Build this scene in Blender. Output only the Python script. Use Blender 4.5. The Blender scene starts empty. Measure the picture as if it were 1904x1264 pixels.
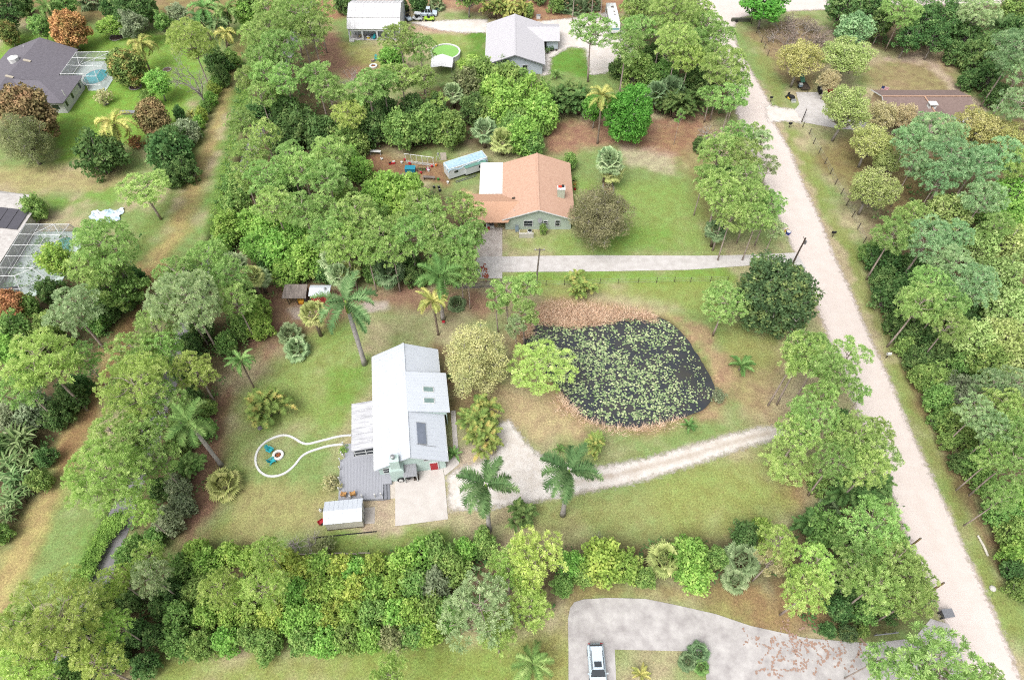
import bpy, math, random
import numpy as np
from mathutils import Vector, Matrix
from mathutils.geometry import tessellate_polygon

# ------------------------------------------------------------------ camera, sky, sun, exposure
scene = bpy.context.scene
COL = scene.collection
CAM_H = 85.0                       # drone height in metres
FPX = 1240.0                       # focal length in photo pixels (1904 wide)
PITCH = math.radians(52.4)         # below the horizon
CP, SP = math.cos(PITCH), math.sin(PITCH)
cam_d = bpy.data.cameras.new('camera')
cam_d.sensor_width = 36.0
cam_d.sensor_fit = 'HORIZONTAL'
cam_d.lens = 36.0 * FPX / 1904.0
cam_d.clip_start = 0.5
cam_d.clip_end = 9000
cam = bpy.data.objects.new('camera', cam_d)
COL.objects.link(cam)
cam.location = (0, 0, CAM_H)
cam.rotation_euler = (math.radians(90) - PITCH, 0, 0)
scene.camera = cam

SUN_EL, SUN_AZ = math.radians(58), math.radians(215)   # azimuth clockwise from +Y (the way the drone looks)
world = bpy.data.worlds.new('World')
scene.world = world
world.use_nodes = True
wn = world.node_tree
wn.nodes.clear()
w_out = wn.nodes.new('ShaderNodeOutputWorld')
w_bg = wn.nodes.new('ShaderNodeBackground')
w_sky = wn.nodes.new('ShaderNodeTexSky')
w_sky.sky_type = 'NISHITA'
w_sky.sun_disc = False
w_sky.sun_elevation = SUN_EL
w_sky.sun_rotation = SUN_AZ
w_sky.air_density = 1.0
w_sky.dust_density = 6.0
w_sky.ozone_density = 1.0
w_hsv = wn.nodes.new('ShaderNodeHueSaturation')        # overcast: the blue of the sky is mostly veiled
w_hsv.inputs['Saturation'].default_value = 0.2
wn.links.new(w_sky.outputs[0], w_hsv.inputs['Color'])
wn.links.new(w_hsv.outputs[0], w_bg.inputs['Color'])
w_bg.inputs['Strength'].default_value = 0.15
wn.links.new(w_bg.outputs[0], w_out.inputs['Surface'])

sun_d = bpy.data.lights.new('sun', 'SUN')
sun_d.energy = 0.85
sun_d.angle = math.radians(32)
sun_d.color = (1.0, 0.965, 0.91)
sun = bpy.data.objects.new('sun', sun_d)
COL.objects.link(sun)
to_sun = Vector((math.sin(SUN_AZ) * math.cos(SUN_EL), math.cos(SUN_AZ) * math.cos(SUN_EL), math.sin(SUN_EL)))
sun.rotation_euler = to_sun.to_track_quat('Z', 'Y').to_euler()
sun.location = (0, 0, 150)

scene.view_settings.view_transform = 'Standard'
scene.view_settings.look = 'None'
scene.view_settings.exposure = 1.05
scene.view_settings.gamma = 1.0
scene.view_settings.use_curve_mapping = False
scene.cycles.use_denoising = False            # keeps the fine grain of leaves and grass
scene.cycles.use_adaptive_sampling = False
scene.cycles.filter_width = 1.1
scene.cycles.max_bounces = 8
scene.cycles.diffuse_bounces = 5
scene.cycles.transmission_bounces = 4
scene.cycles.transparent_max_bounces = 12

# ------------------------------------------------------------------ photo pixel <-> ground
def P(px, py, z=0.0):
    """Point at height z that the survey pixel (px, py) sees."""
    a = (px - 952) / FPX
    b = (632 - py) / FPX
    d = Vector((a, CP + b * SP, -SP + b * CP))
    return Vector((0, 0, CAM_H)) + d * ((z - CAM_H) / d.z)

def zat(y, py):
    """Height of a point at distance y that shows on photo row py."""
    k = (py - 632) / FPX
    return CAM_H - y * (SP + k * CP) / (CP - k * SP)

def depth(x, y, z):
    return y * CP - (z - CAM_H) * SP

def pix(X, Y, Z=0.0):
    zz = Y * CP - (Z - CAM_H) * SP
    return 952 + FPX * X / zz, 632 - FPX * (Y * SP + (Z - CAM_H) * CP) / zz

def lin(c):
    c = c / 255.0
    return c / 12.92 if c <= 0.04045 else ((c + 0.055) / 1.055) ** 2.4

ALB = 0.60                          # photo brightness -> surface albedo
def C(r, g, b, k=None):
    k = ALB if k is None else k
    return (lin(r) * k, lin(g) * k, lin(b) * k)

# ------------------------------------------------------------------ materials
MATS = {}
def new_mat(name):
    m = bpy.data.materials.new(name)
    m.use_nodes = True
    m.node_tree.nodes.clear()
    return m, m.node_tree, m.node_tree.nodes, m.node_tree.links

def surf(name, col, rough=0.7, var=0.12, scale=3.0, metal=0.0, bump=0.0, stretch=None, spec=0.35, col2=None, mix=0.5, emit=None):
    """Principled with a soft mottling of its colour (dirt, wear) in object space."""
    if name in MATS:
        return MATS[name]
    m, nt, N, L = new_mat(name)
    out = N.new('ShaderNodeOutputMaterial')
    b = N.new('ShaderNodeBsdfPrincipled')
    b.inputs['Roughness'].default_value = rough
    b.inputs['Metallic'].default_value = metal
    b.inputs['Specular IOR Level'].default_value = spec
    tc = N.new('ShaderNodeTexCoord')
    mp = N.new('ShaderNodeMapping')
    L.new(tc.outputs['Object'], mp.inputs['Vector'])
    if stretch:
        mp.inputs['Scale'].default_value = stretch
    n = N.new('ShaderNodeTexNoise')
    n.inputs['Scale'].default_value = scale
    n.inputs['Detail'].default_value = 6
    n.inputs['Roughness'].default_value = 0.65
    L.new(mp.outputs[0], n.inputs['Vector'])
    r = N.new('ShaderNodeValToRGB')
    c2 = col2 if col2 else tuple(x * (1 - 2.2 * var) for x in col)
    r.color_ramp.elements[0].position = 0.5 - 0.25
    r.color_ramp.elements[1].position = 0.5 + 0.22
    r.color_ramp.elements[0].color = (*c2, 1)
    r.color_ramp.elements[1].color = (*[min(1, x * (1 + 0.6 * var)) for x in col], 1)
    L.new(n.outputs[0], r.inputs[0])
    L.new(r.outputs[0], b.inputs['Base Color'])
    if bump:
        bp = N.new('ShaderNodeBump')
        bp.inputs['Strength'].default_value = bump
        bp.inputs['Distance'].default_value = 0.05
        L.new(n.outputs[0], bp.inputs['Height'])
        L.new(bp.outputs[0], b.inputs['Normal'])
    L.new(b.outputs[0], out.inputs['Surface'])
    MATS[name] = m
    return m

def leafmat(name, a, b, c, tr=0.48, objvar=0.14, patch=0.25, island=False):
    """Leaf cards: colour differs leaf by leaf, clump by clump and plant by plant; part of the light passes through."""
    m, nt, N, L = new_mat(name)
    out = N.new('ShaderNodeOutputMaterial')
    g = N.new('ShaderNodeNewGeometry')
    oi = N.new('ShaderNodeObjectInfo')
    tc = N.new('ShaderNodeTexCoord')
    n = N.new('ShaderNodeTexNoise')
    n.inputs['Scale'].default_value = 0.9
    n.inputs['Detail'].default_value = 2
    L.new(tc.outputs['Object'], n.inputs['Vector'])
    # position on the ramp = leaf random + clump noise
    mm = N.new('ShaderNodeMath'); mm.operation = 'MULTIPLY_ADD'
    at = N.new('ShaderNodeAttribute'); at.attribute_name = 'tone'
    L.new(g.outputs['Random Per Island'] if island else at.outputs['Fac'], mm.inputs[0])
    mm.inputs[1].default_value = 1 - patch
    m2 = N.new('ShaderNodeMath'); m2.operation = 'MULTIPLY_ADD'
    L.new(n.outputs[0], m2.inputs[0]); m2.inputs[1].default_value = patch * 2.4; m2.inputs[2].default_value = -patch * 0.7
    L.new(m2.outputs[0], mm.inputs[2])
    r = N.new('ShaderNodeValToRGB')
    r.color_ramp.elements[0].color = (*a, 1)
    r.color_ramp.elements[1].color = (*c, 1)
    e = r.color_ramp.elements.new(0.55); e.color = (*b, 1)
    L.new(mm.outputs[0], r.inputs[0])
    hs = N.new('ShaderNodeHueSaturation')
    v = N.new('ShaderNodeMapRange')
    v.inputs['To Min'].default_value = 1 - objvar
    v.inputs['To Max'].default_value = 1 + objvar
    L.new(oi.outputs['Random'], v.inputs['Value'])
    L.new(v.outputs[0], hs.inputs['Value'])
    hv = N.new('ShaderNodeMath'); hv.operation = 'MULTIPLY_ADD'
    fr = N.new('ShaderNodeMath'); fr.operation = 'FRACT'
    m7 = N.new('ShaderNodeMath'); m7.operation = 'MULTIPLY'; m7.inputs[1].default_value = 7.31
    L.new(oi.outputs['Random'], m7.inputs[0]); L.new(m7.outputs[0], fr.inputs[0])
    L.new(fr.outputs[0], hv.inputs[0]); hv.inputs[1].default_value = 0.035; hv.inputs[2].default_value = 0.4825
    L.new(hv.outputs[0], hs.inputs['Hue'])
    L.new(r.outputs[0], hs.inputs['Color'])
    d = N.new('ShaderNodeBsdfDiffuse'); t = N.new('ShaderNodeBsdfTranslucent')
    mx = N.new('ShaderNodeMixShader'); mx.inputs[0].default_value = tr
    L.new(hs.outputs[0], d.inputs['Color']); L.new(hs.outputs[0], t.inputs['Color'])
    L.new(d.outputs[0], mx.inputs[1]); L.new(t.outputs[0], mx.inputs[2])
    L.new(mx.outputs[0], out.inputs['Surface'])
    MATS[name] = m
    return m

# ------------------------------------------------------------------ mesh building
def mesh_np(name, V, T=None, Q=None, smooth=False):
    me = bpy.data.meshes.new(name)
    V = np.asarray(V, np.float32).reshape(-1, 3)
    T = np.zeros((0, 3), np.int32) if T is None else np.asarray(T, np.int32).reshape(-1, 3)
    Q = np.zeros((0, 4), np.int32) if Q is None else np.asarray(Q, np.int32).reshape(-1, 4)
    me.vertices.add(len(V)); me.vertices.foreach_set('co', V.ravel())
    nl = T.size + Q.size
    me.loops.add(nl)
    me.loops.foreach_set('vertex_index', np.concatenate([T.ravel(), Q.ravel()]).astype(np.int32))
    tot = np.concatenate([np.full(len(T), 3), np.full(len(Q), 4)]).astype(np.int32)
    st = (np.cumsum(tot) - tot).astype(np.int32)
    me.polygons.add(len(tot))
    me.polygons.foreach_set('loop_start', st)
    me.polygons.foreach_set('loop_total', tot)
    if smooth:
        me.polygons.foreach_set('use_smooth', np.ones(len(tot), bool))
    me.update(calc_edges=True)
    me.validate()
    return me

def link(name, me, mat=None, parent=None, loc=None):
    o = bpy.data.objects.new(name, me)
    COL.objects.link(o)
    if mat is not None and me is not None and len(me.materials) == 0:
        me.materials.append(mat)
    if parent is not None:
        o.parent = parent
    if loc is not None:
        o.location = loc
    return o

def tag(o, label, cat, group=None, kind=None):
    o['label'] = label
    o['category'] = cat
    if group: o['group'] = group
    if kind: o['kind'] = kind
    return o

def feather_mat(name, col, col2, ruts=0.0):
    """Loose surfacing that thins out over its last half metre and is worn along two wheel tracks."""
    m, nt, N, L = new_mat(name)
    out = N.new('ShaderNodeOutputMaterial'); b = N.new('ShaderNodeBsdfPrincipled'); t = N.new('ShaderNodeBsdfTransparent'); mx = N.new('ShaderNodeMixShader')
    b.inputs['Roughness'].default_value = 0.95; b.inputs['Specular IOR Level'].default_value = 0.1
    tc = N.new('ShaderNodeTexCoord')
    def noise(s, d=6, r=.7):
        n = N.new('ShaderNodeTexNoise'); n.inputs['Scale'].default_value = s; n.inputs['Detail'].default_value = d; n.inputs['Roughness'].default_value = r
        L.new(tc.outputs['Object'], n.inputs['Vector']); return n.outputs[0]
    def math_(op, a, b_, c=None):
        q = N.new('ShaderNodeMath'); q.operation = op
        for i, v in enumerate((a, b_, c)):
            if v is None: continue
            if isinstance(v, (int, float)): q.inputs[i].default_value = v
            else: L.new(v, q.inputs[i])
        return q.outputs[0]
    ea = N.new('ShaderNodeAttribute'); ea.attribute_name = 'edge'
    ma = N.new('ShaderNodeAttribute'); ma.attribute_name = 'mid'
    e = math_('MULTIPLY_ADD', math_('SUBTRACT', noise(1.4), .5), 2.6, ea.outputs['Fac'])
    f = N.new('ShaderNodeMapRange'); f.inputs['From Min'].default_value = -.75; f.inputs['From Max'].default_value = .1; L.new(e, f.inputs['Value'])
    g = noise(.5); h = noise(3.5)
    k = math_('MULTIPLY_ADD', math_('SUBTRACT', g, .5), 1.5, math_('MULTIPLY_ADD', math_('SUBTRACT', h, .5), .8, .62))
    k = math_('SUBTRACT', k, math_('MULTIPLY', ma.outputs['Fac'], ruts))
    r = N.new('ShaderNodeValToRGB'); r.color_ramp.elements[0].color = (*col2, 1); r.color_ramp.elements[1].color = (*col, 1); r.color_ramp.elements[1].position = .8
    L.new(k, r.inputs[0]); L.new(r.outputs[0], b.inputs['Base Color'])
    L.new(f.outputs[0], mx.inputs[0]); L.new(t.outputs[0], mx.inputs[1]); L.new(b.outputs[0], mx.inputs[2]); L.new(mx.outputs[0], out.inputs['Surface'])
    return m

def thing(name, label, cat, loc=(0, 0, 0), rz=0.0, group=None, scale=None):
    o = bpy.data.objects.new(name, None)
    o.empty_display_size = 0.3
    COL.objects.link(o)
    o.location = loc
    o.rotation_euler = (0, 0, rz)
    if scale: o.scale = scale
    return tag(o, label, cat, group)

class MB:
    """Collects boxes, slabs, tubes, prisms and lathes and links them as one mesh."""
    def __init__(self):
        self.v = []; self.f = []
    def add(self, vs, fs):
        o = len(self.v)
        self.v += [tuple(v) for v in vs]
        self.f += [tuple(i + o for i in f) for f in fs]
        return self
    def box(self, c, s, rz=0.0, rx=0.0, ry=0.0):
        M = Matrix.Translation(c) @ Matrix.Rotation(rz, 4, 'Z') @ Matrix.Rotation(ry, 4, 'Y') @ Matrix.Rotation(rx, 4, 'X')
        x, y, z = s[0] / 2, s[1] / 2, s[2] / 2
        vs = [M @ Vector(p) for p in ((-x,-y,-z),(x,-y,-z),(x,y,-z),(-x,y,-z),(-x,-y,z),(x,-y,z),(x,y,z),(-x,y,z))]
        return self.add(vs, [(0,3,2,1),(4,5,6,7),(0,1,5,4),(1,2,6,5),(2,3,7,6),(3,0,4,7)])
    def bbox(self, x0, x1, y0, y1, z0, z1):
        return self.box(((x0+x1)/2, (y0+y1)/2, (z0+z1)/2), (x1-x0, y1-y0, z1-z0))
    def slab(self, pts, t):
        """Polygon in space given thickness t along its downward normal."""
        p = [Vector(q) for q in pts]
        n = Vector((0, 0, 0))
        for i in range(len(p)):
            n += (p[i] - p[0]).cross(p[(i + 1) % len(p)] - p[0])
        n.normalize()
        if n.z < 0:
            n = -n
        k = len(p)
        vs = p + [q - n * t for q in p]
        fs = [tuple(range(k)), tuple(range(2 * k - 1, k - 1, -1))]
        for i in range(k):
            j = (i + 1) % k
            fs.append((j, i, i + k, j + k))
        return self.add(vs, fs)
    def prism(self, poly, z0, z1):
        k = len(poly)
        vs = [(p[0], p[1], z1) for p in poly] + [(p[0], p[1], z0) for p in poly]
        fs = [tuple(range(k)), tuple(range(2 * k - 1, k - 1, -1))]
        for i in range(k):
            j = (i + 1) % k
            fs.append((j, i, i + k, j + k))
        return self.add(vs, fs)
    def tube(self, pts, rad, n=7, cap=True):
        pts = [Vector(p) for p in pts]
        if not hasattr(rad, '__len__'):
            rad = [rad] * len(pts)
        rings = []
        for i, p in enumerate(pts):
            d = (pts[min(i + 1, len(pts) - 1)] - pts[max(i - 1, 0)])
            if d.length < 1e-6: d = Vector((0, 0, 1))
            d.normalize()
            a = d.cross(Vector((0, 0, 1)) if abs(d.z) < 0.9 else Vector((1, 0, 0))).normalized()
            b = d.cross(a)
            rings.append([p + (a * math.cos(2 * math.pi * k / n) + b * math.sin(2 * math.pi * k / n)) * rad[i] for k in range(n)])
        vs = [v for r in rings for v in r]
        fs = []
        for i in range(len(pts) - 1):
            for k in range(n):
                k2 = (k + 1) % n
                fs.append((i*n+k, i*n+k2, (i+1)*n+k2, (i+1)*n+k))
        if cap:
            fs.append(tuple(range(n - 1, -1, -1)))
            fs.append(tuple((len(pts)-1)*n + k for k in range(n)))
        return self.add(vs, fs)
    def lathe(self, prof, c=(0, 0, 0), n=20):
        """prof: (radius, z) from bottom to top."""
        vs = []; fs = []
        for r, z in prof:
            for k in range(n):
                a = 2 * math.pi * k / n
                vs.append((c[0] + r * math.cos(a), c[1] + r * math.sin(a), c[2] + z))
        for i in range(len(prof) - 1):
            for k in range(n):
                k2 = (k + 1) % n
                fs.append((i*n+k, i*n+k2, (i+1)*n+k2, (i+1)*n+k))
        fs.append(tuple(range(n - 1, -1, -1)))
        fs.append(tuple((len(prof)-1)*n + k for k in range(n)))
        return self.add(vs, fs)
    def loft(self, secs, cap=True):
        n = len(secs[0]); vs = [p for s in secs for p in s]; fs = []
        for i in range(len(secs) - 1):
            for k in range(n):
                k2 = (k + 1) % n
                fs.append((i*n+k, i*n+k2, (i+1)*n+k2, (i+1)*n+k))
        if cap:
            fs.append(tuple(range(n - 1, -1, -1)))
            fs.append(tuple((len(secs)-1)*n + k for k in range(n)))
        return self.add(vs, fs)
    def build(self, name, mat, parent=None, smooth=False, loc=None):
        me = bpy.data.meshes.new(name)
        me.from_pydata(self.v, [], self.f)
        me.update()
        if smooth:
            for p in me.polygons: p.use_smooth = True
        return link(name, me, mat, parent, loc)

def copy_tree(o, parent=None):
    c = o.copy(); COL.objects.link(c)
    if parent is not None: c.parent = parent
    for ch in list(o.children):
        copy_tree(ch, c)
    return c

def kids(o):
    return list(o.children)

# ------------------------------------------------------------------ noise on the ground
def vnoise(X, Y, scale, seed, octv=4):
    """Fractal value noise in [0, 1] on world metres."""
    r = np.random.RandomState(seed)
    out = np.zeros_like(X, dtype=np.float64); amp = 1.0; tot = 0.0
    for o in range(octv):
        G = r.rand(128, 128)
        x = X / scale * (2 ** o) + 37.3 * o; y = Y / scale * (2 ** o) + 11.7 * o
        xi = np.floor(x).astype(int); yi = np.floor(y).astype(int)
        fx = x - xi; fy = y - yi
        fx = fx * fx * (3 - 2 * fx); fy = fy * fy * (3 - 2 * fy)
        a = G[xi % 128, yi % 128]; b = G[(xi+1) % 128, yi % 128]
        c = G[xi % 128, (yi+1) % 128]; d = G[(xi+1) % 128, (yi+1) % 128]
        out += amp * (a*(1-fx)*(1-fy) + b*fx*(1-fy) + c*(1-fx)*fy + d*fx*fy)
        tot += amp; amp *= 0.55
    return out / tot

def sdist(X, Y, poly):
    """Signed distance to a polygon in metres, positive inside."""
    d2 = np.full(X.shape, 1e9); ins = np.zeros(X.shape, bool)
    k = len(poly)
    for i in range(k):
        ax, ay = poly[i]; bx, by = poly[(i + 1) % k]
        ex, ey = bx - ax, by - ay
        L2 = ex*ex + ey*ey + 1e-9
        t = np.clip(((X-ax)*ex + (Y-ay)*ey) / L2, 0, 1)
        d2 = np.minimum(d2, (X-ax-t*ex)**2 + (Y-ay-t*ey)**2)
        c = ((ay > Y) != (by > Y))
        with np.errstate(divide='ignore', invalid='ignore'):
            xi = ax + (Y-ay) / (by-ay if by != ay else 1e-9) * ex
        ins ^= (c & (X < xi))
    d = np.sqrt(d2)
    return np.where(ins, d, -d)

def gp(pts, z=0.0):
    """Photo outline -> ground outline in metres."""
    return [tuple(P(x, y, z)[:2]) for x, y in pts]

def smooth_loop(pts, it=2):
    for _ in range(it):
        q = []
        for i in range(len(pts)):
            a, b = pts[i], pts[(i+1) % len(pts)]
            q.append((a[0]*.75+b[0]*.25, a[1]*.75+b[1]*.25)); q.append((a[0]*.25+b[0]*.75, a[1]*.25+b[1]*.75))
        pts = q
    return pts

def ragged(poly, step=0.5, amp=0.2, seed=1):
    r = random.Random(seed); out = []
    for i in range(len(poly)):
        a, b = Vector(poly[i]), Vector(poly[(i+1) % len(poly)])
        n = max(1, int((b-a).length / step)); nn = Vector((-(b-a).y, (b-a).x))
        if nn.length > 0: nn.normalize()
        for k in range(n):
            p = a.lerp(b, k / n) + nn * (r.gauss(0, amp) * (0.5 if k == 0 else 1))
            out.append((p.x, p.y))
    return out

def sheet(name, poly, z, mat, label, cat, kind='structure', thick=0.0):
    """Flat surface; with a thickness it is a slab standing on the ground."""
    pv = [Vector((p[0], p[1], 0)) for p in poly]
    tri = tessellate_polygon([pv])
    mb = MB(); k = len(poly)
    up = [(p[0], p[1], z) for p in poly]
    fs = []
    for t in tri:
        a, b, c = (pv[i] for i in t)
        fs.append(tuple(t) if (b-a).cross(c-a).z > 0 else (t[0], t[2], t[1]))
    mb.add(up, fs)
    if thick:
        area = sum(poly[i][0]*poly[(i+1)%k][1] - poly[(i+1)%k][0]*poly[i][1] for i in range(k))
        lo = [(p[0], p[1], z - thick) for p in poly]
        mb.add(up + lo, [((i, (i+1)%k, (i+1)%k+k, i+k) if area < 0 else ((i+1)%k, i, i+k, (i+1)%k+k)) for i in range(k)])
    o = mb.build(name, mat)
    return tag(o, label, cat, None, kind)

def feather_sheet(name, poly, z, mat, label, cat, step=0.4, line=None, gauge=0.9):
    """Loose surfacing laid as a fine grid that knows its distance to the edge and to the wheel tracks."""
    xs = [a[0] for a in poly]; ys = [a[1] for a in poly]
    X, Y = np.meshgrid(np.arange(max(min(xs), -160) - 1, min(max(xs), 160) + 1, step), np.arange(max(min(ys), 2) - 1, min(max(ys), 190) + 1, step))
    d = sdist(X, Y, poly)
    mid = np.zeros_like(d)
    if line:
        dl = np.full(X.shape, 1e9)
        for (ax, ay), (bx, by) in zip(line[:-1], line[1:]):
            ex, ey = bx-ax, by-ay; t = np.clip(((X-ax)*ex+(Y-ay)*ey)/(ex*ex+ey*ey), 0, 1)
            dl = np.minimum(dl, np.hypot(X-ax-t*ex, Y-ay-t*ey))
        mid = np.exp(-(dl/(gauge*.55))**2) + .6*np.exp(-((dl-gauge*2.1)/(gauge*.5))**2)
    ok = d > -1.0
    cell = ok[:-1,:-1] | ok[1:,:-1] | ok[:-1,1:] | ok[1:,1:]
    idx = np.arange(X.size).reshape(X.shape)
    q = np.stack([idx[:-1,:-1][cell], idx[:-1,1:][cell], idx[1:,1:][cell], idx[1:,:-1][cell]], -1)
    used = np.unique(q); rem = np.full(X.size, -1); rem[used] = np.arange(len(used))
    V = np.stack([X.ravel()[used], Y.ravel()[used], np.full(len(used), z)], -1)
    me = mesh_np(name, V, Q=rem[q])
    for n, a in (('edge', d), ('mid', mid)):
        at = me.attributes.new(n, 'FLOAT', 'POINT'); at.data.foreach_set('value', a.ravel()[used].astype(np.float32))
    return tag(link(name, me, mat), label, cat, None, 'structure')
# ------------------------------------------------------------------ the ground: one sheet, its covers mixed by soft outlines
POND = smooth_loop(gp([(985,592),(1050,575),(1110,578),(1160,584),(1200,583),(1240,590),(1268,613),(1292,648),(1316,685),(1330,715),(1325,742),(1302,762),(1270,772),(1240,780),(1200,789),(1160,791),(1120,787),(1085,772),(1060,747),(1040,717),(1015,690),(990,665),(972,630)]), 2)
CANAL = [(-54.3,-30),(-50.6,-30),(-51.0,34),(-51.6,60),(-52.6,90),(-52.8,130),(-53,230),(-56,230),(-55.8,130),(-55.6,90),(-54.8,60),(-54.4,34)]
gx = np.concatenate([[-4000,-2000,-900,-450,-260,-190], np.arange(-155, 155.01, 0.5), [190,260,450,900,2000,4000]])
gy = np.concatenate([[-4000,-2000,-900,-300,-80,-30], np.arange(-5, 200.01, 0.5), [215,240,290,380,600,1200,2500,4500]])
GX, GY = np.meshgrid(gx, gy)
n1 = vnoise(GX, GY, 14, 1, 5); n2 = vnoise(GX, GY, 4.5, 2, 4); n3 = vnoise(GX, GY, 1.6, 3, 3); n4 = vnoise(GX, GY, 30, 4, 3)

def sstep(d, w):
    t = np.clip(d / (2 * w) + 0.5, 0, 1)
    return t * t * (3 - 2 * t)

def A3(c): return np.array(c)[None, None, :]
TAN, OLIVE, GREEN, LUSH = C(184,172,138), C(150,154,108), C(134,156,94), C(114,152,74)
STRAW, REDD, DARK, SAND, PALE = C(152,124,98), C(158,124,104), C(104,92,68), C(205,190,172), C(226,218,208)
w = np.clip((n1 - 0.31) * 3.4 + (n2 - 0.5) * 1.8, 0, 1)[..., None]
GC = A3(TAN) * (1 - w) + A3(GREEN) * w
w = np.clip((n4 - 0.45) * 3 + (n3 - 0.5), 0, 1)[..., None]
GC = GC * (1 - 0.45 * w) + A3(OLIVE) * 0.45 * w

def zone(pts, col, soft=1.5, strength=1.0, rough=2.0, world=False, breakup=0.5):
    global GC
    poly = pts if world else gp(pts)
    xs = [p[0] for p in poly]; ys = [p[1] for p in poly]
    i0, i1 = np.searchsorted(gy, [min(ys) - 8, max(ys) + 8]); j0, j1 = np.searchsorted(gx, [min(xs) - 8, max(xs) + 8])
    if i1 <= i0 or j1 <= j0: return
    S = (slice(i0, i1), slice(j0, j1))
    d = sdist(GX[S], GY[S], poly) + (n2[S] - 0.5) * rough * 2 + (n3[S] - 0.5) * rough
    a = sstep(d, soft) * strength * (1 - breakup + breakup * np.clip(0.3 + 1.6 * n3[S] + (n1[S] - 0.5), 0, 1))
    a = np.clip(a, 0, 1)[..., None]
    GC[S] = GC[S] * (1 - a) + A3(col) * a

WOODS = {
 'canal wood': [(450,100),(620,70),(590,140),(660,215),(820,160),(1000,140),(1015,270),(690,285),(690,335),(870,370),(885,500),(840,530),(520,530),(490,640),(430,680),(395,780),(410,860),(340,1000),(230,1000),(215,900),(290,640),(370,500)],
 'front thicket': [(330,1020),(520,1030),(1060,1015),(1420,990),(1440,1090),(1060,1085),(1000,1175),(300,1205),(230,1280),(0,1290),(160,1090),(230,1010)],
 'track wood': [(-60,450),(130,430),(270,440),(250,560),(170,740),(80,880),(20,1000),(-80,1080)],
 'east wood': [(1610,400),(1700,330),(1960,150),(1960,1130),(1880,1090),(1830,950),(1760,790),(1690,650),(1640,540)],
 'roadside pines': [(1470,960),(1650,900),(1745,1130),(1600,1185),(1500,1170),(1440,1100)],
 'north wood': [(1160,0),(1300,0),(1380,190),(1350,215),(1225,215),(1170,130)],
 'far wood': [(1500,-60),(1960,-60),(1960,200),(1830,190),(1760,90),(1650,95),(1560,60)],
}
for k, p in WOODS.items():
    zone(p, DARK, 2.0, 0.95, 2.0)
# pine straw and bare soil
zone([(500,530),(900,535),(960,548),(900,585),(700,575),(560,630),(480,690),(460,620)], REDD, 2, 0.9)
zone([(440,690),(425,760),(415,850),(410,960),(335,1010),(350,880),(400,760)], REDD, 1.5, 1.0)
zone([(1010,225),(1100,225),(1320,215),(1310,270),(1250,300),(1150,270),(1020,290)], C(165,125,104), 2, 0.9)
zone([(1150,270),(1260,285),(1250,320),(1160,310)], C(205,185,165), 1.5, 0.6)
zone([(600,30),(650,100),(720,130),(700,160),(590,135),(600,60)], REDD, 2, 0.95)
zone([(520,-40),(1180,-40),(1180,22),(1000,45),(870,20),(760,14),(600,40)], C(168,124,100), 2, 0.85)
zone([(0,-40),(600,-40),(600,22),(300,40),(0,40)], C(150,122,88), 3, 0.7)
zone([(0,50),(300,48),(600,40),(600,62),(300,66),(0,70)], LUSH, 2, 0.6)
zone([(680,285),(830,300),(830,340),(690,335)], C(150,112,88), 2, 0.9)
zone([(1200,225),(1330,240),(1330,470),(1300,430),(1280,330)], C(160,130,95), 2, 0.5)
zone([(1360,620),(1470,640),(1440,790),(1380,760),(1340,690)], C(172,148,112), 2.5, 0.7)
zone([(1440,850),(1520,870),(1500,960),(1440,930)], C(160,118,92), 2, 0.8)
zone([(1380,1090),(1540,1100),(1540,1180),(1400,1170)], C(150,118,92), 1.5, 0.8)
zone([(960,590),(1040,545),(1200,570),(1260,590),(1330,700),(1310,770),(1200,805),(1080,790),(1010,740),(940,650)], C(172,146,110), 2, 0.85)
zone([(900,700),(1030,740),(1080,800),(1000,830),(940,790),(890,760)], C(190,168,132), 2, 0.8)
zone([(810,640),(850,650),(900,770),(840,780)], C(140,118,88), 1.2, 0.8)
zone([(1560,250),(1760,270),(1700,400),(1600,370),(1500,300)], C(140,122,84), 3, 0.85)
zone([(1600,130),(1700,90),(1780,120),(1800,180),(1640,180)], C(160,134,104), 3, 0.7)
zone([(1640,110),(1720,95),(1790,165),(1830,205),(1790,195),(1720,120)], C(196,176,156), 1.2, 0.8)
zone([(1380,60),(1500,30),(1560,90),(1500,170),(1440,140)], C(152,130,98), 2, 0.8)
zone([(1060,1085),(1440,1090),(1560,1160),(1400,1160),(1260,1118),(1110,1106),(1040,1150)], C(162,138,96), 1.5, 0.6)
zone([(940,930),(1500,870),(1480,960),(1300,990),(960,1010)], C(166,162,104), 3, 0.5)
# greener lawns
zone([(20,62),(330,62),(380,100),(350,230),(250,270),(110,300),(80,250),(-40,150)], C(128,166,70), 2, 0.95)
zone([(-20,310),(200,310),(230,330),(200,360),(-20,350)], C(176,164,116), 2, 0.8)
zone([(90,372),(210,352),(215,372),(100,392)], C(120,160,72), 1, 0.8)
zone([(540,640),(640,600),(690,690),(652,800),(560,800),(470,800),(450,900),(420,980),(440,760)], C(136,160,82), 3, 0.8)
zone([(600,690),(690,660),(692,745),(640,760)], C(112,150,62), 1.5, 0.6)
zone([(440,900),(620,920),(600,985),(430,1010)], C(180,164,116), 2, 0.6)
zone([(600,990),(830,985),(840,1010),(640,1030)], C(132,158,78), 1.2, 0.7)
zone([(1060,340),(1280,340),(1330,465),(940,472),(942,445),(1070,420)], C(138,164,86), 3, 0.8)
zone([(1060,400),(1250,430),(1250,472),(1150,472)], C(112,152,62), 2, 0.5)
zone([(880,505),(1380,503),(1360,535),(900,530)], C(124,162,70), 1.5, 0.85)
zone([(790,65),(900,60),(905,135),(850,130)], C(138,164,80), 2, 0.8)
zone([(870,60),(905,60),(905,130),(880,130)], C(92,136,50), 1, 0.8)
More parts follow.
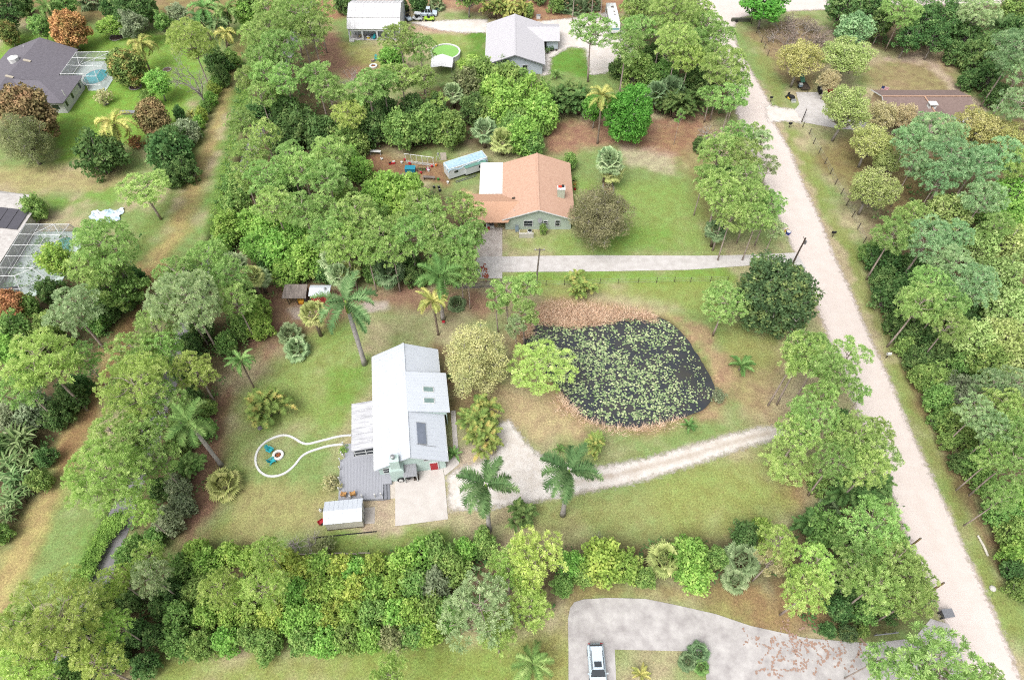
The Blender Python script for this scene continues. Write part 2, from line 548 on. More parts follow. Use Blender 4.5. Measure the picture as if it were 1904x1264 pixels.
zone([(1022,98),(1085,92),(1095,140),(1020,136)], C(104,148,58), 1, 0.85)
zone([(640,85),(750,90),(720,130),(650,120)], C(158,158,92), 2, 0.8)
zone([(330,1215),(1050,1165),(1056,1290),(260,1290)], C(140,158,78), 2, 0.8)
zone([(980,1180),(1056,1160),(1056,1290),(960,1290)], C(166,158,98), 1.5, 0.7)
zone([(1200,880),(1440,830),(1480,950),(1250,985)], C(150,162,90), 3, 0.7)
zone([(1440,240),(1480,240),(1640,560),(1740,800),(1860,1080),(1904,1180),(1870,1190),(1720,830),(1560,480)], C(142,154,86), 1.2, 0.75)
zone([(1390,70),(1420,80),(1470,220),(1440,210)], C(140,150,88), 1.2, 0.8)
zone([(1640,520),(1700,650),(1800,880),(1880,1080),(1860,1090),(1770,900),(1670,660),(1620,540)], C(138,108,86), 0.9, 0.7)
zone([(1330,590),(1440,620),(1480,640),(1400,700),(1340,660)], C(150,162,92), 2, .7)
zone([(920,520),(1400,520),(1340,590),(1200,560),(1000,545)], C(148,162,88), 2, .7)
zone([(1262,592),(1310,606),(1350,660),(1368,720),(1340,782),(1300,780),(1338,716),(1300,650),(1268,615)], C(176,146,118), 1.2, .8)
# the canal track and its weedy bank
zone([(442,60),(470,60),(360,420),(300,520),(150,860),(-40,1230),(-120,1230),(70,930),(240,560),(320,400)], C(172,160,104), 1.5, 0.8)
zone([(440,60),(400,200),(340,350),(250,500),(225,480),(300,370),(340,290),(395,150)], C(124,146,80), 1.5, .85)
zone([(446,90),(456,90),(345,420),(280,520),(160,790),(-20,1180),(-50,1180),(130,800),(265,490),(325,420)], C(186,166,116), 0.7, 0.7)
zone([(270,490),(300,500),(190,760),(140,860),(90,900),(160,760)], C(150,116,84), 1.0, 0.75)
zone([(470,40),(500,60),(410,400),(400,470),(365,480),(375,400)], C(120,158,78), 1.4, 0.8)
zone([(240,930),(230,960),(150,1110),(110,1100),(180,950)], C(124,158,80), 1.4, 0.8)
# sandy shoulders of the road, worn patches by the gravel drive
ROAD = [(1290,-40),(1300,10),(1325,100),(1350,150),(1375,216),(1402,285),(1430,352),(1459,420),(1500,512),(1539,612),(1583,728),(1620,815),(1659,907),(1679,967),(1702,1024),(1726,1068),(1746,1118),(1764,1165),(1790,1225),(1815,1290),
        (1912,1310),(1890,1256),(1863,1189),(1840,1132),(1813,1075),(1786,1014),(1763,961),(1736,904),(1706,838),(1680,779),(1650,706),(1623,649),(1600,596),(1573,530),(1547,476),(1524,415),(1490,342),(1467,282),(1434,226),(1440,213),(1402,146),(1368,86),(1359,57),(1372,33),(1420,22),(1560,16),(1760,8),(1960,4),(1960,-14),(1400,-40)]
zone(ROAD, C(206,186,168), 0.8, 1.0, 1.0, breakup=0.15)
zone([(1400,150),(1418,150),(1500,330),(1545,420),(1590,520),(1570,540),(1530,440),(1470,330)], C(186,168,142), 0.8, 0.8)
GRAVEL = [(1452,795),(1400,802),(1330,819),(1270,837),(1200,857),(1150,866),(1105,873),(1060,870),(1020,858),(990,842),(972,822),(955,800),(945,786),(930,788),(924,802),(932,822),(930,845),(905,858),(880,868),(858,872),(838,886),(838,944),(900,940),(975,930),(1040,918),(1100,908),(1180,893),(1250,872),(1310,852),(1390,826),(1452,809)]
zone(GRAVEL, C(214,202,186), 0.8, 1.0, 1.0, breakup=0.2)
zone([(848,830),(880,830),(905,850),(860,880),(838,890)], C(196,180,158), 0.8, 0.9)
zone([(680,925),(735,925),(735,985),(670,985)], C(192,174,150), 0.8, 0.9)
zone([(640,440),(760,450),(800,470)], REDD, 1, 0.3)
zone([(660,560),(720,555),(730,575),(680,585)], C(206,196,188), 0.6, 0.7, 1.2)
zone([(540,575),(580,565),(590,585),(550,590)], C(204,194,184), 0.6, 0.6, 1.2)
zone([(690,385),(700,380),(715,395),(700,400)], C(200,180,150), 0.6, 0.8)
zone([(860,355),(880,352),(885,370),(862,375)], C(206,176,136), 0.6, 0.9)
zone([(800,42),(870,40),(870,62),(770,60),(760,48)], C(190,160,140), 1.0, 0.9)

dp = sdist(GX, GY, POND); dc = sdist(GX, GY, CANAL)
GZ = -0.95 * sstep(dp + (n3 - 0.5) * 0.6, 1.0) - 1.3 * sstep(dc + (n3 - 0.5) * 0.8, 0.9)
wet = np.clip(sstep(dp, 0.8) + sstep(dc, 0.6), 0, 1)[..., None]
GC = GC * (1 - wet) + A3(C(46,38,30)) * wet
nv = GX.size; H_, W_ = GX.shape
idx = np.arange(nv).reshape(H_, W_)
quads = np.stack([idx[:-1, :-1], idx[:-1, 1:], idx[1:, 1:], idx[1:, :-1]], -1).reshape(-1, 4)
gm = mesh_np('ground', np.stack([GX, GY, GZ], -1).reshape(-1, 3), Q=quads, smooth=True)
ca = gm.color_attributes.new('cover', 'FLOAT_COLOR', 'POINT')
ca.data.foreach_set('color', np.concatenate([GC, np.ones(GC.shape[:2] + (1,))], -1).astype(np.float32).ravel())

def ground_mat():
    m, nt, N, L = new_mat('ground_cover')
    out = N.new('ShaderNodeOutputMaterial'); b = N.new('ShaderNodeBsdfPrincipled')
    b.inputs['Roughness'].default_value = 0.95; b.inputs['Specular IOR Level'].default_value = 0.1
    at = N.new('ShaderNodeAttribute'); at.attribute_name = 'cover'
    tc = N.new('ShaderNodeTexCoord')
    f = N.new('ShaderNodeTexNoise'); f.inputs['Scale'].default_value = 4.2; f.inputs['Detail'].default_value = 8; f.inputs['Roughness'].default_value = 0.78
    g = N.new('ShaderNodeTexNoise'); g.inputs['Scale'].default_value = 0.55; g.inputs['Detail'].default_value = 6; g.inputs['Roughness'].default_value = 0.7
    L.new(tc.outputs['Object'], f.inputs['Vector']); L.new(tc.outputs['Object'], g.inputs['Vector'])
    hs = N.new('ShaderNodeHueSaturation')
    mr = N.new('ShaderNodeMapRange'); mr.inputs['From Min'].default_value = 0.36; mr.inputs['From Max'].default_value = 0.64
    mr.inputs['To Min'].default_value = 0.6; mr.inputs['To Max'].default_value = 1.36
    L.new(f.outputs[0], mr.inputs['Value']); L.new(mr.outputs[0], hs.inputs['Value'])
    m2 = N.new('ShaderNodeMapRange'); m2.inputs['From Min'].default_value = 0.3; m2.inputs['From Max'].default_value = 0.7
    m2.inputs['To Min'].default_value = 0.475; m2.inputs['To Max'].default_value = 0.52
    L.new(g.outputs[0], m2.inputs['Value']); L.new(m2.outputs[0], hs.inputs['Hue'])
    m3 = N.new('ShaderNodeMapRange'); m3.inputs['From Min'].default_value = 0.3; m3.inputs['From Max'].default_value = 0.7
    m3.inputs['To Min'].default_value = 0.78; m3.inputs['To Max'].default_value = 1.2
    L.new(g.outputs[0], m3.inputs['Value'])
    mx = N.new('ShaderNodeMix'); mx.data_type = 'RGBA'; mx.blend_type = 'MULTIPLY'; mx.inputs['Factor'].default_value = 1
    L.new(at.outputs['Color'], hs.inputs['Color'])
    cb = N.new('ShaderNodeCombineColor')
    for i in range(3): L.new(m3.outputs[0], cb.inputs[i])
    L.new(hs.outputs[0], mx.inputs['A']); L.new(cb.outputs[0], mx.inputs['B'])
    # straw and dead leaves strewn over everything
    v = N.new('ShaderNodeTexNoise'); v.inputs['Scale'].default_value = 1.7; v.inputs['Detail'].default_value = 9; v.inputs['Roughness'].default_value = .85; L.new(tc.outputs['Object'], v.inputs['Vector'])
    sr = N.new('ShaderNodeMapRange'); sr.inputs['From Min'].default_value = .56; sr.inputs['From Max'].default_value = .66; sr.inputs['To Max'].default_value = .6; L.new(v.outputs[0], sr.inputs['Value'])
    m4 = N.new('ShaderNodeMix'); m4.data_type = 'RGBA'; m4.inputs['B'].default_value = (*C(190,160,128), 1); L.new(sr.outputs[0], m4.inputs['Factor']); L.new(mx.outputs['Result'], m4.inputs['A'])
    L.new(m4.outputs['Result'], b.inputs['Base Color'])
    bp = N.new('ShaderNodeBump'); bp.inputs['Strength'].default_value = 0.6; bp.inputs['Distance'].default_value = 0.12
    L.new(f.outputs[0], bp.inputs['Height']); L.new(bp.outputs[0], b.inputs['Normal'])
    L.new(b.outputs[0], out.inputs['Surface'])
    return m
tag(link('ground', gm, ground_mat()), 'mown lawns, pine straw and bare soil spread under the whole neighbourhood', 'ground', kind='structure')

def water_mat(name, col, rough=0.08, sky_grey=None):
    m, nt, N, L = new_mat(name)
    out = N.new('ShaderNodeOutputMaterial'); b = N.new('ShaderNodeBsdfPrincipled')
    b.inputs['Roughness'].default_value = rough; b.inputs['IOR'].default_value = 1.33
    n = N.new('ShaderNodeTexNoise'); n.inputs['Scale'].default_value = 0.35; n.inputs['Detail'].default_value = 5
    tc = N.new('ShaderNodeTexCoord'); L.new(tc.outputs['Object'], n.inputs['Vector'])
    r = N.new('ShaderNodeValToRGB')
    r.color_ramp.elements[0].color = (*col, 1); r.color_ramp.elements[1].color = (*(sky_grey or tuple(x * 1.8 for x in col)), 1)  # second colour: lighter patches carrying the sky's reflection
    r.color_ramp.elements[0].position = 0.4; r.color_ramp.elements[1].position = 0.72
    L.new(n.outputs[0], r.inputs[0]); L.new(r.outputs[0], b.inputs['Base Color'])
    n2_ = N.new('ShaderNodeTexNoise'); n2_.inputs['Scale'].default_value = 2.5; L.new(tc.outputs['Object'], n2_.inputs['Vector'])
    bp = N.new('ShaderNodeBump'); bp.inputs['Strength'].default_value = 0.08; bp.inputs['Distance'].default_value = 0.05
    L.new(n2_.outputs[0], bp.inputs['Height']); L.new(bp.outputs[0], b.inputs['Normal'])
    L.new(b.outputs[0], out.inputs['Surface'])
    return m
def grow(poly, d):
    cx = sum(p[0] for p in poly) / len(poly); cy = sum(p[1] for p in poly) / len(poly)
    return [(p[0] + (p[0]-cx) / math.hypot(p[0]-cx, p[1]-cy) * d, p[1] + (p[1]-cy) / math.hypot(p[0]-cx, p[1]-cy) * d) for p in poly]
WZ = -0.42
sheet('pond_water', grow(POND, 0.9), WZ, water_mat('pond_water', C(62,66,72), 0.07, C(78,76,74)), 'dark still water of the pond under the lily pads', 'water')  # base colour lightened to carry some of the sky's reflection
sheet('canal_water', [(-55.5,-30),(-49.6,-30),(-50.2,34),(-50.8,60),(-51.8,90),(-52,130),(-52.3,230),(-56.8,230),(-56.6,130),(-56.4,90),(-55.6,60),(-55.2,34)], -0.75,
      water_mat('canal_water', C(128,126,130), 0.12, C(150,146,146)), 'grey strip of canal water half hidden by trees along the grass track', 'water')  # pale grey of the mirrored overcast sky is put into the base colour

# roads, drives, slabs
def concrete(name, col, dark, scale=0.6, joints=None):
    m = surf(name, col, 0.85, 0.1, scale, col2=dark, bump=0.1, spec=0.2)
    return m
M_ROAD = surf('limerock_road', C(236,228,223), 0.95, 0.05, 0.9, bump=0.15, col2=C(226,214,207), spec=0.1, stretch=(1, 0.35, 1))
MATS_SHELL = feather_mat('shell_pale', C(230,223,218), C(204,190,177))
M_GRAV = surf('shell_gravel', C(242,236,230), 0.95, 0.1, 1.1, bump=0.3, col2=C(214,200,184), spec=0.1)
M_CONC = surf('house_concrete', C(216,210,205), 0.85, 0.08, 0.7, col2=C(202,194,188), spec=0.2)
M_CONC2 = surf('old_concrete', C(206,202,200), 0.9, 0.1, 0.55, col2=C(158,152,152), spec=0.2)
M_CONC3 = surf('drive_concrete', C(214,210,208), 0.9, 0.08, 0.8, col2=C(188,182,178), spec=0.2)
feather_sheet('dirt_road', gp(ROAD), 0.03, feather_mat('limerock', C(226,214,208), C(211,198,190), .12), 'pale lime rock road running past all the properties', 'road', .5, [tuple(P(a,b)[:2]) for a,b in ((1335,-20),(1345,60),(1400,180),(1450,300),(1492,420),(1532,520),(1590,660),(1650,790),(1697,905),(1745,1020),(1790,1130),(1850,1270))], 1.3)
feather_sheet('gravel_drive', gp(GRAVEL), 0.034, feather_mat('shell', C(228,222,216), C(186,172,157), .4), 'white shell gravel drive curving from the road to the white house', 'driveway', .3, [tuple(P(a,b)[:2]) for a,b in ((1500,790),(1440,803),(1380,816),(1300,842),(1220,864),(1130,886),(1070,896))], .8)
sheet('house_apron', gp([(735,888),(735,978),(833,965),(826.5,886),(822,864),(790,868),(760,878)]), 0.08, M_CONC, 'pale concrete parking slab in front of the white house', 'slab', thick=0.3)
sheet('walkway', gp([(827,885),(853.5,863),(853,850),(847,763),(838,764),(842,820),(843,850),(823,866)]), 0.10, M_CONC, 'narrow concrete walkway along the pond side of the white house', 'path', thick=0.3)
sheet('stone_pad', gp([(720,890),(735,888),(735,926),(720,928)]), 0.07, surf('pad_concrete', C(214,204,192), 0.9, 0.15, 1.5), 'strip of stained paving between the deck steps and the parking slab', 'paving', thick=0.3)
CURVED = [(1057,1300),(1057,1210),(1056,1150),(1060,1130),(1068,1119),(1085,1114),(1130,1111),(1200,1113),(1255,1124),(1330,1141),(1395,1163),(1440,1173),(1500,1186),(1560,1191),(1620,1196),(1665,1190),(1700,1186),(1730,1150),(1764,1160),(1792,1225),(1818,1300),(1314,1300),(1312,1211),(1143,1207),(1147,1300)]
sheet('curved_drive', gp(CURVED), 0.06, M_CONC2, 'stained grey concrete drive curving in from the road past the parked car', 'driveway', thick=0.3)
sheet('long_drive', gp([(888,478),(1100,475),(1300,476),(1405,474),(1480,470),(1500,500),(1392,494),(1280,502),(1100,505),(934,506),(934,518),(892,518),(880,500)]), 0.06, M_CONC3, 'straight concrete drive leading from the road to the orange roofed house', 'driveway', thick=0.3)
sheet('carport_drive', gp([(886,477.5),(886,440),(896,424),(934,424),(934,477.5)]), 0.065, surf('carport_concrete', C(206,198,192), 0.9, 0.12, 0.8, col2=C(172,160,152)), 'worn concrete apron in front of the carport', 'slab', thick=0.3)
feather_sheet('north_drive', gp([(770,43),(870,38),(904,38),(904,60),(860,60),(820,56)]), 0.03 + .003, MATS_SHELL, 'white gravel drive between the metal barn and the grey roofed house', 'driveway')
feather_sheet('north_yard', gp([(1000,42),(1060,36),(1110,26),(1130,26),(1140,50),(1160,62),(1180,100),(1175,118),(1120,136),(1100,138),(1092,90),(1060,86),(1040,96),(1022,108),(1018,138),(1010,139),(1012,100),(1010,60)]), 0.03 + .003, MATS_SHELL, 'white gravel forecourt around the grey roofed house', 'driveway')
sheet('neighbour_drive', gp([(1480,172),(1520,172),(1545,210),(1610,228),(1640,245),(1560,240),(1494,228),(1478,204),(1486,195)]), 0.06, M_CONC3, 'concrete drive and turning pad of the brown roofed house', 'driveway', thick=0.3)
feather_sheet('drive_mouth', gp([(1425,196),(1455,203),(1478,205),(1492,227),(1460,224),(1430,226)]), 0.045 + .003, MATS_SHELL, 'white lime rock mouth of the brown roofed house drive', 'driveway')
# leaf litter lying on the curved drive
mb = MB(); rr = random.Random(5)
def litter_strip(cx, cy, L, a):
    x, y = P(cx, cy)[:2]; n = max(3, int(L / 0.14)); d = a
    for i in range(n):
        d += rr.uniform(-.6, .6)
        x += math.cos(d) * .16 + rr.gauss(0, .13); y += math.sin(d) * .16 + rr.gauss(0, .13)
        s = rr.uniform(.05, .17)
        k = rr.randint(5, 7)
        pts = [(x + math.cos(t*2*math.pi/k) * s * rr.uniform(.5, 1.3), y + math.sin(t*2*math.pi/k) * s * rr.uniform(.5, 1.3), .085 + i*.0006) for t in range(k)]
        mb.add(pts, [tuple(range(k))])
for _ in range(44):
    litter_strip(rr.uniform(1425, 1625), rr.uniform(1190, 1262), rr.uniform(.5, 2.4), rr.choice([0.2, 1.5, 2.8, 4.6]) + rr.uniform(-.4, .4))
for q in ((1468,1186),(1492,1192),(1500,1180),(1512,1190),(1395,1180),(1385,1165),(1475,1190)):
    litter_strip(q[0], q[1], 2.0, rr.uniform(0, 6))
tag(mb.build('pine_straw_litter', surf('pine_straw', C(182,150,134), 1, 0.2, 6)), 'rusty windrows of pine straw on the curved concrete drive', 'leaf litter', kind='stuff')
for q, lab in (((899,500),'small heap of red leaves on the long drive, nearer the carport'), ((904,514),'small heap of red leaves on the long drive, nearer the pickets')):
    mb = MB()
    for i in range(26):
        x, y = P(*q)[:2]; x += rr.gauss(0, .45); y += rr.gauss(0, .4); s = .16
        mb.add([(x-s, y, .09), (x, y-s, .1), (x+s, y, .13), (x, y+s, .1+rr.uniform(0, .1))], [(0, 1, 2, 3)])
    tag(mb.build('leaf_heap', surf('red_leaves', C(176,92,70), 1, 0.2, 6)), lab, 'leaf heap')
# ------------------------------------------------------------------ plants
def unit(v):
    return v / (np.linalg.norm(v, axis=-1, keepdims=True) + 1e-9)

class Leaves:
    """Many small leaf faces gathered into one mesh."""
    def __init__(self, seed):
        self.r = np.random.RandomState(seed); self.V = []; self.T = []; self.Q = []; self.n = 0; self.N = []; self.base = None
    def mark(self, groups, per, verts):
        """Tone of each leaf: partly its clump's, partly its own."""
        g = np.repeat(self.r.rand(groups), per) if self.base is None else np.full(groups * per, self.base)
        t = .58 * g + .42 * self.r.rand(groups * per)
        self.N.append(np.repeat(t, verts))
    def rand_dir(self, n):
        return unit(self.r.randn(n, 3))
    def tufts(self, tips, dirs, k=12, length=0.5, width=0.15, spread=0.75):
        """Needle sprays: each needle narrow where it leaves the twig, wider outside."""
        N = len(tips)
        ax = np.repeat(dirs, k, 0)
        ring = self.r.randn(N*k, 3); ring = unit(ring - ax * (ring * ax).sum(1, keepdims=True))
        d = unit(ax * self.r.uniform(.05, 1.0, (N*k, 1)) * .8 + ring * spread + self.r.randn(N*k, 3) * .12)
        b = np.repeat(tips, k, 0)
        s = unit(np.cross(d, self.r.randn(N*k, 3))) * width * 0.5
        L = length * self.r.uniform(0.7, 1.2, (N*k, 1))
        e = b + d * L
        v = np.stack([b, e - s, e + s], 1).reshape(-1, 3)
        t = np.arange(N*k*3).reshape(-1, 3) + self.n
        self.V.append(v); self.T.append(t); self.n += len(v); self.mark(N, k, 3)
    def cards(self, pos, nor, size, aspect=0.6, tilt=0.7):
        """Rhombic leaves facing roughly along nor."""
        N = len(pos)
        n = unit(nor + self.r.randn(N, 3) * tilt)
        a = unit(np.cross(n, self.r.randn(N, 3))); b = np.cross(n, a)
        s = (size * self.r.uniform(0.65, 1.3, (N, 1)))
        fold = n * s * 0.12
        v = np.stack([pos - a*s, pos - b*s*aspect - fold, pos + a*s, pos + b*s*aspect - fold], 1).reshape(-1, 3)
        q = np.arange(N*4).reshape(-1, 4) + self.n
        self.V.append(v); self.Q.append(q); self.n += len(v); self.mark(1, N, 4)
    def tri(self, A, B, Cc):
        v = np.stack([A, B, Cc], 1).reshape(-1, 3); self.mark(1, len(A), 3)
        self.V.append(v); self.T.append(np.arange(len(v)).reshape(-1, 3) + self.n); self.n += len(v)
    def mesh(self, name):
        me = mesh_np(name, np.concatenate(self.V), np.concatenate(self.T) if self.T else None, np.concatenate(self.Q) if self.Q else None)
        at = me.attributes.new('tone', 'FLOAT', 'POINT'); at.data.foreach_set('value', np.concatenate(self.N).astype(np.float32))
        return me

def mb_mesh(mb, name, smooth=True):
    me = bpy.data.meshes.new(name); me.from_pydata(mb.v, [], mb.f); me.update()
    if smooth:
        for p in me.polygons: p.use_smooth = True
    return me

def limb(mb, a, b, r0, r1, rng, bend=0.12, n=5, seg=4):
    a = Vector(a); b = Vector(b); L = (b-a).length
    pts = []
    for i in range(seg + 1):
        t = i / seg
        p = a.lerp(b, t)
        if 0 < i < seg: p += Vector((rng.gauss(0, 1), rng.gauss(0, 1), rng.gauss(0.3, 1))) * L * bend * 0.5
        pts.append(p)
    mb.tube(pts, [r0 + (r1-r0) * i / seg for i in range(seg + 1)], n, cap=False)

def pine_variant(seed, R=4.4, zc=11.0, npads=26, pad=(0.8, 1.4), k=44, gap=1.75, vert=3.2, nw=.1):
    rng = random.Random(seed); L = Leaves(seed); r = L.r
    lob = [rng.uniform(0.62, 1.0) for _ in range(7)]
    pads = []
    for _ in range(900):
        if len(pads) >= npads: break
        th = rng.uniform(0, 2*math.pi); q = math.sqrt(rng.random())
        a = th / (2*math.pi) * 7; i = int(a) % 7
        lim = lob[i] + (lob[(i+1) % 7] - lob[i]) * (a - int(a))
        rad = R * q * lim
        top = vert * math.sqrt(max(0.02, 1 - (q * 0.97)**2))
        z = zc + top * rng.choice([1, 1, 0.8, 0.25, -0.35]) - 0.3
        c = np.array([rad*math.cos(th), rad*math.sin(th), z])
        if all(np.linalg.norm((c - p[0]) * [1, 1, 1.1]) > gap for p in pads):
            pads.append((c, rng.uniform(*pad)))
    mb = MB()
    topz = zc + vert * 0.75
    lean = (rng.uniform(-.5, .5), rng.uniform(-.5, .5))
    tr = [(lean[0]*math.sin(t*2.6)*.6, lean[1]*math.sin(t*2.2)*.6, topz*t) for t in (0, .2, .4, .6, .8, 1)]
    mb.tube(tr, [.24, .2, .17, .14, .1, .05], 7)
    def trunk_at(z):
        t = min(1, max(0, z / topz)); return Vector((lean[0]*math.sin(t*2.6)*.6, lean[1]*math.sin(t*2.2)*.6, topz*t))
    for c, pr in pads:
        h = math.hypot(c[0], c[1])
        a = trunk_at(c[2] - 0.5 - 0.35*h)
        limb(mb, a, c - np.array([0, 0, .25]), .085, .03, rng)
        n = max(5, int(8.5 * (pr / 1.2)**2))
        d = L.rand_dir(n * 6); d = d[d[:, 2] > -0.25]
        got = []
        for q_ in d:                               # puffs spaced over the branch head
            if all(np.dot(q_, g_) < 0.77 for g_ in got): got.append(q_)
            if len(got) >= n + 4: break
        d = np.array(got)
        s = pr * r.uniform(0.7, 1.0, (len(d), 1))
        tips = c + d * s * [1, 1, 0.5]
        L.tufts(tips, unit(d * [.8, .8, .6] + [0, 0, 0.85]), k=k, length=0.55, width=nw, spread=0.85)
        for _ in range(2):
            e = tips[rng.randrange(len(tips))]
            limb(mb, c - np.array([0, 0, .25]), e, .03, .015, rng, n=3, seg=2)
    return mb_mesh(mb, 'trunk'), L.mesh('crown'), R, zc

def broad_variant(seed, R=3.0, zc=2.6, vert=2.3, nclump=34, clump=(0.7, 1.2), leaf=0.27, per=170, trunk_h=None, tilt=0.7, openness=0.0, aspect=.6, gap=.85, rag=0.0):
    rng = random.Random(seed); L = Leaves(seed); r = L.r
    lob = [rng.uniform(0.62, 1.1) for _ in range(9)]
    cl = []
    for _ in range(6000):
        if len(cl) >= nclump: break
        d = np.array([rng.gauss(0, 1), rng.gauss(0, 1), rng.gauss(0.35, 1)]); d /= np.linalg.norm(d)
        if d[2] < -0.75: continue
        th = math.atan2(d[1], d[0]) % (2*math.pi); a = th / (2*math.pi) * 9; i = int(a) % 9
        lim = lob[i] + (lob[(i+1) % 9] - lob[i]) * (a - int(a))
        q = rng.uniform(0.55, 1.0) if openness < .3 else rng.uniform(.25, 1)
        q *= 1 + rag * rng.uniform(-.6, 1) * rng.random()
        c = np.array([d[0]*R*lim*q*.86, d[1]*R*lim*q*.86, zc + d[2]*vert*q*(.85 + .3*rng.random())])
        if c[2] < 0.35: c[2] = 0.35 + .3*rng.random()
        if all(np.linalg.norm(c - p[0]) > gap for p in cl):
            cl.append((c, rng.uniform(*clump)))
    mb = MB()
    base_h = trunk_h if trunk_h is not None else zc * 0.45
    top = Vector((rng.uniform(-.3, .3), rng.uniform(-.3, .3), base_h))
    tr0 = max(.09, R * .045)
    if trunk_h is not None:
        mb.tube([(0, 0, 0), top * .5, top], [tr0 * 1.25, tr0, tr0 * .8], 8)
    for c, pr in cl:
        if trunk_h is None:
            a = Vector((rng.uniform(-.3, .3), rng.uniform(-.3, .3), 0))
            limb(mb, a, c, .06, .02, rng, n=4, seg=3)
        else:
            limb(mb, top, c, tr0 * .5, .025, rng, n=5, seg=4, bend=.16)
        n = int(per * (pr / 0.95)**2)
        d = L.rand_dir(n)
        s = pr * r.uniform(0.55, 1.05, (n, 1))
        pos = c + d * s * [1, 1, .8]
        pos[:, 2] = np.maximum(pos[:, 2], 0.08)
        L.cards(pos, unit(d + [0, 0, .6]), leaf, aspect, tilt)
        if openness > 0:
            for _ in range(4):
                limb(mb, c, c + L.rand_dir(1)[0] * pr * .9, .02, .008, rng, n=3, seg=2)
    return mb_mesh(mb, 'trunk'), L.mesh('crown'), R, zc

def frond(L, base, az, el, length, droop, leaf=0.7, n=26, vee=0.35, width=0.09, twist=0.0):
    """One arching feather frond as a rib with two rows of leaflets; returns the rib points."""
    pts = []; p = np.array(base, float); e = el; step = length / n; L.base = L.r.rand()
    for i in range(n + 1):
        pts.append(p.copy())
        d = np.array([math.cos(az)*math.cos(e), math.sin(az)*math.cos(e), math.sin(e)])
        p = p + d * step; e -= droop / n * (0.5 + i / n)
    pts = np.array(pts)
    tan = unit(np.gradient(pts, axis=0))
    side = unit(np.cross(tan, [0, 0, 1])); up = np.cross(side, tan)
    t = np.linspace(0, 1, n + 1)[:, None]
    ll = leaf * np.clip(np.sin(np.pi * (0.12 + 0.83 * t)), .1, 1)
    for sgn in (-1, 1):
        for j in (0.0, 0.5):
            q = pts[3:-1] + (pts[4:] - pts[3:-1]) * j
            d = unit(side[3:-1] * sgn * 0.8 + tan[3:-1] * 0.55 + up[3:-1] * (vee + L.r.uniform(-.35, .35, (len(q), 1))) + L.r.randn(len(q), 3) * .1)
            w = tan[3:-1] * width * .5
            L.tri(q - w, q + w, q + d * ll[3:-1])
    w = side * 0.045
    L.tri(pts[:-1] - w[:-1], pts[:-1] + w[:-1], pts[1:]); L.base = None
    return pts

def feather_palm(seed, zc, nf, length, leaf, el=(-.25, 1.15), droop=(0.9, 1.6), trunk=(.26, .19), shaft=True, curve=.0, width=.1):
    rng = random.Random(seed); L = Leaves(seed)
    mb = MB(); cx = rng.uniform(-1, 1) * curve; cy = rng.uniform(-1, 1) * curve
    pts = [(cx*(t**2)*2 - cx*2 , cy*(t**2)*2 - cy*2, zc*t) for t in (0, .1, .3, .5, .7, .85, 1)]
    rr_ = [trunk[0]*1.45, trunk[0]*1.1, trunk[0]*.95, trunk[0]*1.05, trunk[0]*.95, trunk[1], trunk[1]*.8]
    mb.tube(pts, rr_, 9)
    sh = None
    if shaft:
        s2 = MB(); s2.tube([(0, 0, zc - 1.2), (0, 0, zc - .3), (0, 0, zc + .6)], [trunk[1]*1.15, trunk[1]*1.1, .07], 8); sh = mb_mesh(s2, 'crownshaft')
    for i in range(nf):
        u = (i + .5) / nf
        az = i * 2.39996 + rng.uniform(-.5, .5)
        e = el[1] + (el[0] - el[1]) * u
        frond(L, (0, 0, zc + .25), az, e - (.5 if rng.random() < .15 else 0), length * rng.uniform(.75, 1.12), rng.uniform(droop[0] * .75, droop[1] * 1.35), leaf * rng.uniform(.8, 1.1), width=width)
    return mb_mesh(mb, 'trunk'), L.mesh('crown'), length * .88, zc, sh

def fan_palm(seed, zc, nl=34, R=1.9, trunk_r=.2, fan=.85):
    rng = random.Random(seed); L = Leaves(seed); mb = MB()
    if zc > .8:
        mb.tube([(0, 0, 0), (rng.uniform(-.1, .1), rng.uniform(-.1, .1), zc*.5), (0, 0, zc)], [trunk_r*1.2, trunk_r, trunk_r*1.1], 8)
    else:
        mb.tube([(0, 0, 0), (0, 0, max(.3, zc))], [trunk_r, trunk_r*.8], 8)
    for i in range(nl):
        u = (i + .5) / nl
        az = i * 2.39996 + rng.uniform(-.2, .2); e = 1.35 - 1.95 * u
        d = np.array([math.cos(az)*math.cos(e), math.sin(az)*math.cos(e), math.sin(e)])
        L.base = rng.random()
        st = np.array([0, 0, zc]); hub = st + d * (R - fan) * rng.uniform(.8, 1.1)
        s = unit(np.cross(d, [0, 0, 1.0])); up = np.cross(s, d)
        n = 15; ang = np.linspace(-1.9, 1.9, n)[:, None]
        dirs = unit(d * np.cos(ang) + s * np.sin(ang) + up * (0.25 * np.cos(ang*2)) + [0, 0, -.12])
        ln = fan * (1.0 - .12 * np.abs(ang)) * L.r.uniform(.9, 1.1, (n, 1))
        ww = unit(-d * np.sin(ang) + s * np.cos(ang)) * .085
        mid = hub + dirs * ln * .6
        tipd = hub + dirs * ln + np.array([0, 0, -.18])
        hubs = np.repeat(hub[None], n, 0)
        L.tri(hubs, mid - ww, mid + ww); L.tri(mid - ww, tipd, mid + ww)
        w = s * .03
        L.tri((st - w)[None], (st + w)[None], hub[None])
    return mb_mesh(mb, 'trunk'), L.mesh('crown'), R, zc, None

